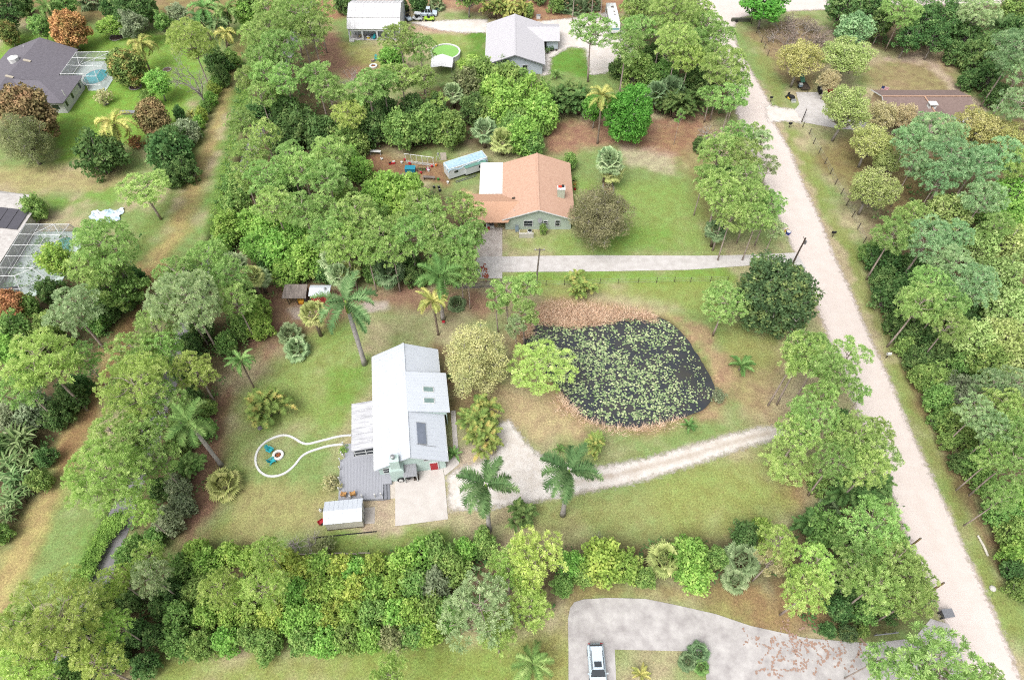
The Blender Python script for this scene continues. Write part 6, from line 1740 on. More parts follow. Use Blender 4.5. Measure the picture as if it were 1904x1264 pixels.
t2 = thing('garden_umbrella', 'orange garden umbrella at the corner of the dark roofed house', 'umbrella', (*P(149,166)[:2],0)); MB().tube([(0,0,0),(0,0,2.1)], .03, 6).build('pole', M_STEEL, t2); MB().lathe([(1.0,1.75),(.5,2.0),(.04,2.2)], n=8).build('canopy', MATS['orange_paint'], t2)
def screen_mat():
    m, nt, N, L = new_mat('insect_screen'); o = N.new('ShaderNodeOutputMaterial'); tr = N.new('ShaderNodeBsdfTransparent'); d = N.new('ShaderNodeBsdfDiffuse'); d.inputs['Color'].default_value = (.25,.26,.27,1); mx = N.new('ShaderNodeMixShader'); mx.inputs[0].default_value = .2
    L.new(tr.outputs[0], mx.inputs[1]); L.new(d.outputs[0], mx.inputs[2]); L.new(mx.outputs[0], o.inputs['Surface']); return m
M_SCREEN = screen_mat()
def pool_cage(label, top, base, zt, ridges, pool, deck_poly, water, wcol):
    t = thing('pool_cage', label, 'pool cage', (0,0,0))
    T_ = [Vector((x,y,zt)) for x,y in top]; B_ = [Vector((x,y,0)) for x,y in base]
    mb = MB(); w_ = .07
    for i in range(len(T_)): mb.tube([T_[i], T_[(i+1)%len(T_)]], w_, 4)
    for a_, b_ in ridges: mb.tube([Vector(a_), Vector(b_)], w_*.8, 4)
    for a_, b_ in zip(T_, B_): mb.tube([a_, b_], w_, 4)
    k = len(T_)
    for i in range(k):
        a_, b_, c_, d_ = T_[i], T_[(i+1)%k], B_[i], B_[(i+1)%k]; n = max(1, int((b_-a_).length/2.4))
        for j in range(1, n): mb.tube([a_.lerp(b_, j/n), c_.lerp(d_, j/n)], w_*.7, 4)
        mb.tube([a_.lerp(c_,.6), b_.lerp(d_,.6)], w_*.7, 4)
    mb.build('frame', M_TRIM, t)
    s = MB(); s.add(T_, [tuple(range(k))])
    for i in range(k): s.add([T_[i],T_[(i+1)%k],B_[(i+1)%k],B_[i]], [(0,1,2,3)])
    s.build('screen', M_SCREEN, t)
    d_ = MB().prism(deck_poly, .0, .1).build('pool_deck', surf('pool_deck_'+water, C(206,220,214), .8, .1, 1), t)
    w = MB().prism(pool, .101, .14).build('pool_surface', surf(water, C(*wcol), .06, .04, .6, spec=.6), t)
    cop = MB(); kk = len(pool)
    for i in range(kk): cop.tube([(pool[i][0],pool[i][1],.13),(pool[(i+1)%kk][0],pool[(i+1)%kk][1],.13)], .12, 5)
    cop.build('pool_coping', M_WHITE, t)
    return t
def ell(cx_, cy_, a_, b_, n=26, wob=0.0): return [(cx_+a_*math.cos(2*math.pi*k/n)*(1+wob*math.cos(4*math.pi*k/n)), cy_+b_*math.sin(2*math.pi*k/n)) for k in range(n)]
pool_cage('white framed screen cage over the round pool of the dark roofed house', [(-101.4,147.6),(-93.2,147.9),(-92.9,137.5),(-95.9,137.5),(-96.0,138.4),(-101.3,138.4)], [(-101.4,148.2),(-92.6,148.6),(-92.2,136.6),(-95.6,136.6),(-96.0,138.4),(-101.3,138.4)], 2.9,
 [((-101.4,145.2,2.95),(-93.1,144.8,2.95)),((-101.4,142.0,2.95),(-93.0,141.5,2.95)),((-98.5,147.7,2.95),(-98.4,138.4,2.95)),((-95.8,147.8,2.95),(-95.8,138,2.95)),((-101.4,147.6,2.95),(-98.4,142,2.95)),((-98.4,142,2.95),(-93,147.9,2.95)),((-95.8,143,2.95),(-92.9,137.5,2.95))],
 ell(-96.0,141.9,2.7,3.2), [(-101.4,138.4),(-96.1,138.4),(-95.6,136.4),(-91.6,136.4),(-91.8,148.8),(-101.4,148.4)], 'blue_pool_water', (96,186,196))
# ---- house with solar panels and its cage
t = thing('solar_roofed_house', 'pale roofed house covered in dark solar panels', 'house', (0,0,0))
M_PALER = surf('pale_tile_roof', C(214,210,206), .85, .14, 1.6, col2=C(180,174,170))
mb = MB(); mb.slab([(-101,96.2,4.9),(-87.5,93.2,2.8),(-87.5,72,2.8),(-101,72,4.9)], .12); mb.slab([(-101,96.2,4.9),(-101,99.5,2.8),(-90,97.5,2.8),(-87.5,93.2,2.8)], .12); mb.build('roof', M_PALER, t)
MB().bbox(-104,-88.1,72,95.5,0,2.7).build('wall', surf('cream_wall', C(226,220,206), .8, .06, 1.5), t)
sl = math.atan2(2.1,13.5)
for cx_, cy_, nx_, ny_ in ((-90.6,90.4,3,4),(-92.6,84.6,3,2),(-93.4,80.0,3,2)):
    for i in range(nx_):
        x = cx_ + (i-(nx_-1)/2)*1.75; zz = 2.8 + (-87.5-x)*2.1/13.5
        if zz > 2.9: MB().box((x,cy_,zz+.16),(1.66,ny_*1.25,.07),ry=sl).build('solar_panel', surf('solar_dark', C(92,90,98), .35, .08, 1.5), t)
pool_cage('white framed screen cage over the long pool beside the solar panelled roof', [(-87.3,89.4),(-79.4,89.4),(-81.2,78.6),(-83.5,76.8),(-87.0,76.8)], [(-87.3,90.2),(-78.9,90.3),(-79.0,77.6),(-82.6,74.4),(-87.0,74.4)], 2.9,
 [((-87.2,86.8,2.95),(-79.9,86.6,2.95)),((-87.2,84.1,2.95),(-80.4,84,2.95)),((-87.2,81.4,2.95),(-80.8,81.3,2.95)),((-87,78.7,2.95),(-81.2,78.6,2.95)),((-84.7,89.4,2.95),(-84.6,77,2.95)),((-82.2,89.4,2.95),(-82.6,78,2.95)),((-82.2,89.4,2.95),(-79.9,86.6,2.95)),((-84.7,86.8,2.95),(-82.2,89.4,2.95))],
 ell(-81.0,86.2,1.9,2.9,26,.1), [(-87.3,73.5),(-82,73.5),(-77.6,77.8),(-77.6,90.6),(-87.3,90.4)], 'green_pool_still', (110,176,160))
MB_ = thing('garden_sofa', 'dark garden sofa at the near end of the long pool cage', 'sofa', (-85.0,75.6,.1), .2); MB().bbox(-1.2,1.2,-.45,.45,0,.45).build('seat', M_BLACK, MB_); MB().bbox(-1.2,1.2,.3,.45,.45,.9).build('backrest', M_BLACK, MB_)
for s in (-1,1): MB().bbox(s*1.1-.1,s*1.1+.1,-.45,.3,.45,.65).build('arm', M_BLACK, MB_)
# low hedge, slab and tree rings in that garden
g = P(238,211); t = thing('well_cover', 'flat grey slab on the green lawn', 'slab', (g.x,g.y,0)); MB().bbox(-1.6,1.6,-.5,.5,0,.35).build('base', M_WOODG, t); MB().bbox(-1.65,1.65,-.55,.55,.35,.42).build('cover', M_GREYM, t)
for q, r_, l in (((217,70),1.6,'round mulch ring under the light green fruit tree'),((252,162),1.3,'mulch ring under the orange rimmed mango tree'),((311,130),.9,'small empty stone ring on the green lawn')):
    g = P(*q); t = thing('tree_ring', l, 'tree ring', (g.x,g.y,0), 0, 'stone tree rings'); mb = MB()
    mb.tube([(r_*math.cos(k*.2618),r_*math.sin(k*.2618),.06) for k in range(25)], .12, 5); mb.build('stones', surf('ring_stone',C(176,168,164),.9,.15,4), t); MB().lathe([(r_*.98,.0),(r_*.5,.06),(.05,.1)], n=20).build('mulch', surf('dark_mulch',C(110,90,80),1,.2,4), t)
g = P(1131,350); t = thing('palm_bed', 'stone edged mulch bed round the shaggy fan palms', 'garden bed', (g.x,g.y,0)); mb = MB(); bed = [(1.0*math.cos(k*.2618), 2.3*math.sin(k*.2618)) for k in range(24)]
mb.tube([(x,y,.1) for x,y in bed+bed[:1]], .13, 6); mb.build('stones', MATS['ring_stone'], t); MB().prism(bed, 0, .07).build('mulch', surf('red_mulch', C(150,104,84), 1, .2, 4), t)

# ---- brown roofed house
M_BROWN = surf('brown_shingle', C(144,124,118), .9, .1, 2, col2=C(122,104,98), bump=.15)
t = thing('brown_roofed_house', 'low house with brown shingle roof and white chimney among spring trees', 'house', (0,0,0))
yr = 127.4
mb = MB(); mb.slab([(78.6,yr,4.3),(97.5,yr,4.3),(97.5,132.4,2.7),(78.6,132.4,2.7)], .12); mb.slab([(78.6,yr,4.3),(78.6,122.2,2.7),(97.5,122.2,2.7),(97.5,yr,4.3)], .12)
mb.slab([(87.3,yr+.02,4.33),(82.9,122.4,2.75),(82.9,112,2.75),(87.8,112,4.33)], .12); mb.slab([(87.3,yr+.02,4.33),(87.8,112,4.33),(92.4,112,2.75),(92.4,122.4,2.75)], .12)
mb.build('roof', M_BROWN, t)
MB().box((88,yr,4.36),(19,.3,.06)).box((87.6,119.6,4.39),(.3,15.4,.06)).build('ridge_cap', surf('tan_ridge', C(196,158,132), .9, .06, 3), t)
mb = MB(); mb.bbox(79.2,97,122.8,131.8,0,2.6); mb.bbox(83.5,91.8,112.5,122.8,0,2.6); mb.add([(79.2,122.8,2.6),(79.2,131.8,2.6),(79.2,yr,4.15)],[(0,2,1)]); mb.build('wall', surf('tan_wall', C(210,186,156), .8, .06, 1.5), t)
MB().box((78.55,124.8,3.52),(.06,5.4,.2),rx=math.atan2(1.6,5.2)).box((78.55,129.9,3.52),(.06,5.3,.2),rx=-math.atan2(1.6,5.0)).build('barge_board', M_TRIM, t)
MB().bbox(79.12,79.18,124.2,126.6,.1,2.3).build('garage_door', M_WHITE, t)
g = P(1450+1335/4.76,120+385/4.76,4.0); c_ = MB().bbox(g.x-.75,g.x+.75,g.y-.6,g.y+.6,3.4,4.3).build('chimney', M_WHITE, t)
mb = MB()
for x in (-.6,.6):
    for y in (-.45,.45): mb.bbox(g.x+x-.1,g.x+x+.1,g.y+y-.1,g.y+y+.1,4.3,5.0)
mb.bbox(g.x-.85,g.x+.85,g.y-.7,g.y+.7,5.0,5.15); mb.build('chimney_hood', M_WHITE, c_)
MB().slab([(92.45,119.2,2.72),(97.2,119.2,2.72),(97.2,122.15,2.74),(92.45,122.15,2.74)], .1).build('flat_roof', surf('grey_membrane', C(190,190,196), .8, .15, 1), t)
g = P(1628,186); t = thing('house_flag', 'flag with red and white stripes and blue corner by the brown roofed house', 'flag', (g.x,g.y,0), -.5)
MB().tube([(0,0,0),(0,0,3.6)], .04, 6).build('pole', M_STEEL, t); fl = MB().box((.75,0,2.9),(1.5,.03,1.1)).build('cloth', M_WHITE, t)
mb = MB()
for i in range(7): mb.box((.75,0,2.43+i*.157),(1.5,.036,.08))
mb.build('stripes', M_RED, fl); MB().box((.3,0,3.15),(.6,.042,.6)).build('canton', surf('flag_blue',C(50,60,110),.7), fl)
# tractor, trailer, mower and drive gate
g = P(1533,173); t = thing('garden_tractor', 'red tractor with a black loader bed at the end of the concrete drive', 'tractor', (g.x,g.y,0), 1.45)
MB().loft([rrect(.55,.5,z,y,.1) for y,z in ((-1.5,1.0),(-1.3,1.25),(-.2,1.3),(-.1,1.1))]).build('bonnet', M_RED, t); MB().bbox(-.75,.75,.3,1.7,.6,.7).bbox(-.75,-.68,.3,1.7,.7,1.1).bbox(.68,.75,.3,1.7,.7,1.1).bbox(-.68,.68,1.63,1.7,.7,1.1).build('load_bed', M_BLACK, t); MB().bbox(-.5,.5,-.1,.3,.7,1.0).build('seat', M_BLACK, t)
for s in (-1,1):
    MB().tube([(s*.6,1.0,.5),(s*.9,1.0,.5)], .5, 16).build('wheel', M_BLACK, t); MB().tube([(s*.5,-1.0,.35),(s*.75,-1.0,.35)], .35, 14).build('wheel', M_BLACK, t)
MB().lathe([(.28,.7),(.3,1.1),(.2,1.15)], (-.25,1.0,0), 12).build('bucket', M_WHITE, t); MB().lathe([(.28,.7),(.3,1.1),(.2,1.15)], (.3,1.0,0), 12).build('bucket', MATS['grey_bin'], t)
M_GREENP = surf('green_paint', C(84,142,118), .6, .08, 2)
g = P(1492,163); t = thing('flat_trailer', 'green tipped trailer parked on the grass beside the concrete drive', 'trailer', (g.x,g.y,0), .15)
MB().bbox(-.9,.9,-1.6,1.6,.5,.6).bbox(-.9,-.84,-1.6,1.6,.6,.85).bbox(.84,.9,-1.6,1.6,.6,.85).build('tray', M_DKWOOD, t); MB().box((.1,2.2,2.0),(1.0,3.9,.1),rx=.62).build('ramp_gate', M_GREENP, t); MB().tube([(0,-1.6,.5),(0,-2.8,.5)], .05, 6).build('drawbar', M_BLACK, t)
for s in (-1,1): MB().tube([(s*.95,0,.35),(s*1.15,0,.35)], .35, 14).build('wheel', M_BLACK, t)
crate(1488,161,.62,(.7,.7,.6),MATS['blue_grey'],'plastic_tank','blue grey tank standing on the green trailer','tank')
g = P(1468,183); t = thing('ride_on_mower', 'dark ride on mower with yellow parts at the drive edge', 'mower', (g.x,g.y,0), .5); MB().loft([rrect(.45,.3,z,y,.1) for y,z in ((-1.0,.7),(-.8,.9),(-.1,.9),(0,.6))]).build('bonnet', M_BLACK, t); MB().bbox(-.35,.35,.1,.6,.5,.65).bbox(-.35,.35,.55,.65,.65,1.1).build('seat', M_BLACK, t); MB().lathe([(.7,.15),(.7,.3),(.6,.35)], (0,-.2,0), 14).build('cutting_deck', MATS['yellow_pot'], t)
for s in (-1,1): MB().tube([(s*.4,.5,.28),(s*.65,.5,.28)], .28, 14).build('wheel', M_BLACK, t); MB().tube([(s*.35,-.75,.2),(s*.55,-.75,.2)], .2, 12).build('wheel', M_BLACK, t)
crate(1475,190,0,(.9,.6,.5),M_WHITE,'white_cooler','white cooler on the grass beside the ride on mower','cooler')
t = thing('drive_gate', 'dark tube gate standing open at the neighbour drive', 'gate', (*P(1490,228)[:2],0), 1.1)
for x in (0,3.0): MB().tube([(x,0,0),(x,0,1.5)], .09, 8).build('post', M_DKWOOD, t)
mb = MB()
for z in (.4,.8,1.2): mb.tube([(0,0,z),(3.0,0,z)], .05, 6)
mb.build('bars', M_BLACK, t)
# crossroads sign easel and culvert
g = P(1402,43); t = thing('timber_platform', 'orange brown timber platform on posts under the roadside tree', 'platform', (g.x,g.y,0), .1); MB().bbox(-1.0,1.0,-.6,.6,2.0,2.12).build('floor', surf('orange_timber', C(196,142,88), .9, .15, 2), t)
for x in (-.9,.9):
    for y in (-.5,.5): MB().bbox(x-.07,x+.07,y-.07,y+.07,0,2.0).build('post', M_DKWOOD, t)
MB().bbox(-1.0,1.0,.55,.6,2.12,2.9).build('back_rail', MATS['orange_timber'], t)
g = P(1377,40); t = thing('culvert', 'dark concrete culvert headwall at the crossroads corner', 'culvert', (g.x,g.y,0), .0); MB().bbox(-2.4,2.4,-.3,.3,0,.8).build('headwall', surf('mossy_concrete', C(104,106,92), .95, .2, 2), t); MB().tube([(-1.2,-.7,.35),(-1.2,-.31,.35)], .33, 14).build('pipe', M_BLACK, t)
# ------------------------------------------------------------------ plants placed from the survey
p = plant
# garden of the dark roofed house
p('dome',129,58,72,'mango_orange','round mango tree flushed orange behind the dark roofed house')
p('dome',14,63,46,'mango_green','yellowish green mango tree at the edge of the dark roofed house garden')
p('dome',240,128,80,'mango_green','mango tree, green on top with an orange rim, beside the pool cage',base=(252,161))
p('dome',50,212,112,'mango_russet','broad mango tree with coppery orange flush in front of the dark roofed house')
p('dome',282,222,74,'mango_russet','dark russet mango tree behind the big golden coconut palm')
p('shrub',252,263,34,'mango_orange','small orange leaved shrub at the foot of the big golden coconut palm')
p('coco',262,85,60,'palm_gold','golden coconut palm behind the orange rimmed mango tree')
p('coco',212,232,82,'palm_gold','big golden coconut palm in the middle of the green lawn')
p('coco',90,18,60,'palm_fresh','green and gold coconut palm behind the dark roofed house')
p('tree',10,20,60,'bush_dark'); p('tree',75,50,40,'bush_mid'); p('big',252,14,88,'bush_dark','large dark round tree by the bare track at the garden end')
p('tree',205,48,58,'bush_bright','light green fruit tree in a round mulch bed',base=(217,70)); p('tree',248,48,54,'bush_grey')
p('lowfan',175,4,66,'sabal_dark'); p('pine',358,82,98,'pine_yellow','spreading yellow green pine behind the bare grey tree')
p('bare',356,146,80,'bare_grey','leafless pale grey tree with a leaning trunk beside the grass track',base=(387,212))
p('tree',297,155,56,'bush_bright','young light green tree with an open crown on the lawn',base=(308,188))
p('bush',277,186,34,'bush_mid','small round green bush on the lawn edge beside the young tree')
p('shrub',191,183,36,'pale_shrub','thin straw coloured shrub standing alone on the green lawn')
p('bush',186,288,92,'bush_dark','big dark green bush below the golden coconut palm'); p('bush',312,285,98,'bush_dark'); p('bush',345,247,56,'bush_grey')
p('bush',333,212,28,'bush_dark'); p('sprout',357,214,22,'palm_gold','tiny golden palm by the hedge along the grass track'); p('bush',322,262,60,'bush_dark')
p('fine',45,262,112,'bush_olive','wispy light green tree leaning over the mango tree with coppery flush')
p('pine',254,352,104,'pine_mid','leaning pine with several bare trunks beside the grass track',base=(300,408))
p('bush',66,388,54,'bush_mid','tall feathery green bush beside the solar panelled roof')
p('bush',412,143,42,'bush_dark'); p('bush',400,115,52,'bush_dark'); p('bush',432,110,36,'bush_mid'); [p('bush',*q,26,t_) for q, t_ in zip(((428,108),(421,122),(413,137),(405,152),(397,168),(390,184),(382,199),(375,214),(369,229),(363,243)),('bush_mid','bush_dark','bush_bright','bush_mid','bush_yellow','bush_bright','bush_mid','bush_yellow','bush_bright','bush_mid'))]
p('bush',345,320,50,'bush_dark'); p('bush',322,330,46,'bush_dark'); p('bush',300,262,40,'mango_russet')
for q in ((382,20,72,'palm_fresh'),(422,22,64,'palm_fresh'),(369,36,54,'palm_green'),(405,45,50,'palm_green')): p('coco',*q)
p('coco',420,64,46,'palm_gold','golden coconut palm at the corner of the bare garden strip'); p('tree',455,27,44,'bush_bright'); p('tree',330,28,40,'bush_grey'); p('tree',303,42,34,'bush_mid')
p('bush',40,8,50,'bush_dark'); p('tree',120,8,48,'bush_mid'); p('bush',205,12,40,'bush_dark'); p('tree',470,8,60,'bush_mid')
# the big belt of wood between the grass track and the barn
for q in ((500,12,74),(556,35,98),(590,18,64),(503,66,92),(520,98,88),(580,58,78),(487,112,66),(493,142,68),(530,152,74),(590,145,76),(612,170,76),(540,20,70),(470,70,56),(462,150,50),(486,180,60)): p('pine',*q)
p('pine',636,215,68,'pine_yellow','slim yellow green pine with a long bare trunk above the thicket',base=(661,276))
p('pine',686,166,88); p('pine',712,158,64); p('pine',756,150,84,None,'open pine with a bare straight trunk in front of the barn yard',base=(759,226))
p('pine',746,78,76,None,'dark tufted pine standing in front of the metal barn'); p('pine',781,95,62); p('bush',729,112,58,'bush_bright'); p('pine',794,148,58,None,'pale pine with a thin grey trunk above the thicket',base=(796,219))
p('thinpine',825,186,50,'pine_yellow','small yellow pine in front of the fan palm',base=(815,222)); p('sabal',845,172,42,'sabal_green','shaggy fan palm standing in the thicket beside the small yellow pine',base=(845,200))
for q in ((666,200,64,'bush_mid'),(696,240,72,'bush_dark'),(746,246,80,'bush_mid'),(795,234,76,'bush_mid'),(839,242,72,'bush_mid'),(720,205,62,'bush_dark'),(770,205,62,'bush_dark'),(810,205,56,'bush_dark'),
          (872,160,70,'bush_olive'),(895,143,72,'bush_mid'),(922,174,80,'bush_bright'),(945,150,76,'bush_mid'),(945,205,80,'bush_bright'),(878,133,58,'bush_bright'),(955,243,66,'bush_mid'),(880,205,62,'bush_dark'),(905,208,60,'bush_mid'),
          (533,215,82,'bush_dark'),(506,188,62,'bush_mid'),(563,240,80,'bush_dark'),(600,252,76,'bush_dark'),(640,262,66,'bush_mid'),(650,300,60,'bush_bright'),(668,318,52,'bush_bright'),(662,270,54,'bush_mid'),(520,262,60,'bush_dark'),(480,215,54,'bush_dark')): p('bush',*q)
p('sabal',900,243,54,'sabal_green','fan palm behind the camper, further from the orange roof',base=(902,275)); p('sabal',938,262,54,'sabal_yellow','fan palm behind the camper, closer to the orange roof',base=(935,288)); p('sabal',942,118,38,'sabal_green','fan palm standing against the grey roofed house gable',base=(940,136))
for q in ((493,254,70),(540,300,78),(613,287,74),(500,336,84),(566,320,90),(613,334,92),(566,394,84),(663,400,92),(513,384,86),(470,290,66),(450,230,56),(455,330,66)): p('pine',*q)
p('pine',779,386,74,'pine_mid'); p('pine',801,406,74,'pine_mid'); p('pine',866,392,70,'pine_mid','dense green pine overhanging the carport roof')
for q in ((640,302,62,'bush_mid'),(716,358,90,'bush_bright'),(764,356,74,'bush_bright'),(696,366,66,'bush_bright'),(740,390,70,'bush_bright'),(600,300,56,'bush_dark'),(540,355,60,'bush_dark'),(640,368,64,'bush_mid'),(700,410,66,'bush_mid'),
          (437,385,66,'bush_mid'),(425,425,64,'bush_bright'),(440,345,54,'bush_mid'),(470,420,66,'bush_bright'),(500,430,72,'bush_bright'),(523,466,90,'bush_bright'),(556,440,74,'bush_bright'),(572,484,84,'bush_bright'),(590,447,74,'bush_mid'),(480,462,60,'bush_bright'),(535,505,62,'bush_bright'),
          (756,486,70,'bush_dark'),(773,512,56,'bush_dark'),(700,505,60,'bush_mid'),(640,445,60,'bush_mid'),(838,500,60,'bush_dark'),(800,505,52,'bush_mid'),(605,505,50,'bush_dark'),(500,485,50,'bush_dark'),(415,455,40,'bush_bright')): p('bush',*q)
for q in ((613,440,82),(706,442,84),(765,442,84),(812,444,84),(855,455,74),(878,438,64),(683,470,64),(820,474,70),(855,492,70),(640,410,70),(730,470,66),(600,392,76),(745,425,60)): p('pine',*q)
p('pine',664,458,92,'pine_yellow','yellow green pine with twin trunks above the red shed',base=(664,536)); p('pine',869,508,52)
p('sabal',620,486,60,'sabal_green'); p('sabal',632,512,56,'sabal_green'); p('sabal',726,505,66,'sabal_dark','dark fan palm at the wood edge behind the bare straw strip',base=(729,532)); p('sabal',650,503,44,'sabal_yellow')
p('sabal',436,492,56,'sabal_green'); p('sabal',466,513,48,'sabal_yellow','yellowish fan palm leaning by the open lean-to',base=(492,563)); p('sabal',482,515,46,'sabal_green')
p('bare',651,150,48,'bare_grey','dead grey snag with forked branches at the barn yard edge')
# thicket between the barn house and the orange roofed house
for q in ((987,182,82,'bush_bright'),(1003,214,80,'bush_bright'),(975,254,78,'bush_bright'),(990,272,54,'bush_mid'),(970,162,60,'bush_mid'),(1010,180,54,'bush_mid'),(960,225,60,'bush_mid'),(1016,232,40,'bush_mid')): p('bush',*q)
p('areca',1036,192,56,'areca_dark','dark clump palm in the hedge, end next to the bright thicket'); p('areca',1058,187,60,'areca_dark','dark clump palm in the middle of the palm hedge'); p('areca',1080,190,56,'areca_dark','dark clump palm in the hedge, next to the drooping gold palm')
p('areca',1050,172,50,'areca_dark'); p('areca',1075,172,46,'areca_dark'); p('sprout',1035,143,26,'palm_fresh','small green palm on the lawn below the grey roofed house')
p('big',1166,214,112,'ficus_bright','big round bright green tree on the bare ground behind the fan palm bed',base=(1166,262)); p('tree',1106,203,48,'ficus_bright','lower bright green tree half hidden by the gold palm')
p('coco',1119,182,60,'palm_gold','tall drooping gold green palm leaning on the round bright tree',base=(1108,268))
p('sabal',1135,302,56,'sabal_green','shaggy fan palm in a mulch bed, standing in front',base=(1128,348)); p('sabal',1146,318,50,'sabal_yellow','second shaggy fan palm in the mulch bed, lower and yellower',base=(1134,346)); p('sabal',1128,292,44,'sabal_green','paler fan palm at the back of the mulch bed',base=(1122,340))
p('fine',1120,402,140,'olive_grey','broad grey olive tree at the corner of the orange roofed house'); p('bush',1060,302,32,'bush_mid','green bush behind the rear corner of the orange roofed house')
p('bush',1010,427,18,'bush_mid','small round bush beside the air conditioner screen wall')
p('thicket',1322,240,58,'bare_grey','leafless grey shrub at the edge of the roadside pines'); p('thicket',1306,266,38,'bare_grey','smaller leafless grey shrub by the bare soil')
p('thinpine',1264,219,22,'pine_mid','tiny young pine alone on the brown soil')
p('pine',1093,62,84,'pine_mid','tall lone pine with a bare trunk on the lawn edge before the gravel yard',base=(1093,153))
for q in ((1176,27,58),(1192,5,84),(1249,27,104),(1186,62,74),(1163,92,78),(1259,88,94),(1312,50,68),(1335,72,64),(1295,18,60),(1230,60,64),(1290,80,56)): p('pine',*q)
p('pine',1345,132,92); p('pine',1318,178,58,None,'slender pine over the bare soil by the road bend',base=(1309,228)); p('pine',1358,186,64); p('pine',1279,112,64,'pine_yellow'); p('pine',1330,105,60); p('pine',1372,160,50)
for q in ((1239,140,58,'bush_mid'),(1186,133,70,'bush_mid'),(1150,128,40,'bush_dark'),(1215,108,50,'bush_dark'),(1290,150,54,'bush_dark'),(1310,125,50,'bush_mid'),(1210,145,50,'bush_mid'),(1325,148,48,'bush_dark')): p('bush',*q)
p('sabal',1249,168,60,'sabal_dark'); p('areca',1259,197,64,'areca_dark'); p('areca',1232,190,54,'areca_dark'); p('areca',1281,186,54,'areca_dark'); p('sabal',1222,172,48,'sabal_dark')
for q in ((1335,284,84),(1382,294,78),(1339,354,92),(1385,334,74),(1352,384,84),(1398,374,74),(1432,384,60),(1360,410,66),(1310,330,50),(1408,412,60),(1370,250,54)): p('pine',*q)
p('thinpine',1415,266,54,'pine_grey'); p('thinpine',1428,309,46,'pine_grey'); p('thinpine',1405,250,46,'pine_mid'); p('thinpine',1440,430,46,'pine_grey')
p('sabal',1331,428,48,'sabal_dark','dark fan palm under the roadside pines by the long drive',base=(1322,458)); p('bush',1300,270,30,'bush_dark'); p('bush',1345,320,44,'bush_dark'); p('bush',1372,375,44,'bush_dark')
# top edge behind the barn and the grey roofed house
p('areca',918,14,48,'areca_gold','golden clump palm in the row behind the grey roofed house, first in the row'); p('areca',945,14,46,'palm_gold','golden clump palm in the middle of the row'); p('areca',970,14,40,'areca_gold','greener golden clump palm at the end of the row')
p('bush',983,22,24,'bush_mid'); p('lowfan',1050,12,50,'sabal_dark'); p('lowfan',1075,18,42,'sabal_dark'); p('lowfan',1100,10,44,'sabal_dark'); p('lowfan',812,10,36,'sabal_green'); p('bush',780,6,40,'bush_dark'); p('bush',745,10,30,'bush_dark')
p('thinpine',1068,-18,40,'pine_mid'); p('thinpine',1105,-20,44,'pine_mid'); p('thinpine',1122,-18,40,'pine_mid'); p('bush',1035,8,36,'bush_mid'); p('bush',640,4,50,'bush_dark'); p('bush',1003,-10,40,'bush_dark'); p('tree',870,-12,60,'bush_mid')
# across the road, far side
p('tree',1412,8,92,'ficus_bright','bright green roadside tree with a dark forked trunk at the crossroads',base=(1410,54),zc=6.0)
for q in ((1460,38,58),(1492,42,60),(1524,50,56),(1470,70,54),(1508,76,58),(1540,70,50),(1440,60,50),(1475,30,56),(1510,36,56),(1484,60,60),(1525,62,56),(1490,88,50)): p('brush',*q)
p('lacy',1477,110,98,'spring_gold','yellow green spring tree above the green trailer',base=(1470,162)); p('lacy',1590,105,112,'spring_oak','broad pale green spring tree behind the red tractor',base=(1552,158))
p('lacy',1570,200,108,'spring_oak','spreading light green tree with a dark trunk beside the concrete drive',base=(1547,262)); p('lacy',1640,214,70,'spring_tan','nearly bare tan tree by the drive end'); p('lacy',1682,217,64,'spring_tan','orange tinged sparse tree before the brown roof')
p('lacy',1620,264,92,'spring_oak'); p('lacy',1623,350,104,'spring_oak','light green tree in the meadow beside the fence posts'); p('lacy',1823,240,112,'spring_gold'); p('lacy',1868,255,90,'spring_gold'); p('lacy',1540,150,50,'spring_tan'); p('lacy',1650,300,60,'spring_oak')
p('tree',1590,58,76,'pine_blue','round blue green tree at the garden back'); p('pine',1673,27,84,None,'tall leaning pine at the far lawn edge',base=(1646,94)); p('tree',1623,17,64,'bush_dark'); p('tree',1573,18,74,'bush_dark'); p('tree',1716,40,66,'bush_dark'); p('tree',1756,37,70,'bush_dark'); p('tree',1640,45,50,'bush_dark'); p('tree',1690,70,50,'bush_dark'); p('tree',1740,70,56,'bush_dark')
p('pine',1818,25,84,'pine_grey','tall leaning pine with a pale forked trunk',base=(1776,93)); p('royal',1856,54,62,'palm_green','dark feathery palm deep in the far wood',zc=5); p('bush',1790,68,70,'bush_dark'); p('tree',1890,18,74,'bush_mid'); p('bush',1816,105,70,'bush_dark'); p('bush',1836,142,60,'bush_dark'); p('bush',1775,100,46,'bush_dark'); p('bush',1800,150,40,'bush_dark')
p('pine',1872,102,112,'pine_blue','large blue green pine with long bare leaning trunks',base=(1823,199)); p('pine',1889,200,84,'pine_blue'); p('pine',1897,136,70,'pine_blue'); p('tree',1850,85,56,'bush_dark'); p('bush',1850,180,50,'bush_dark'); p('tree',1895,60,60,'bush_dark')
p('pine',1743,252,112,'pine_blue','broad dark topped pine in front of the brown roof',base=(1690,330)); p('pine',1773,302,104,'pine_blue'); p('pine',1690,262,70,'pine_blue'); p('pine',1745,335,70,'pine_blue'); p('pine',1700,310,60,'pine_blue'); p('pine',1860,290,80,'pine_blue'); p('pine',1815,310,80,'pine_blue'); p('pine',1890,310,70,'pine_mid')
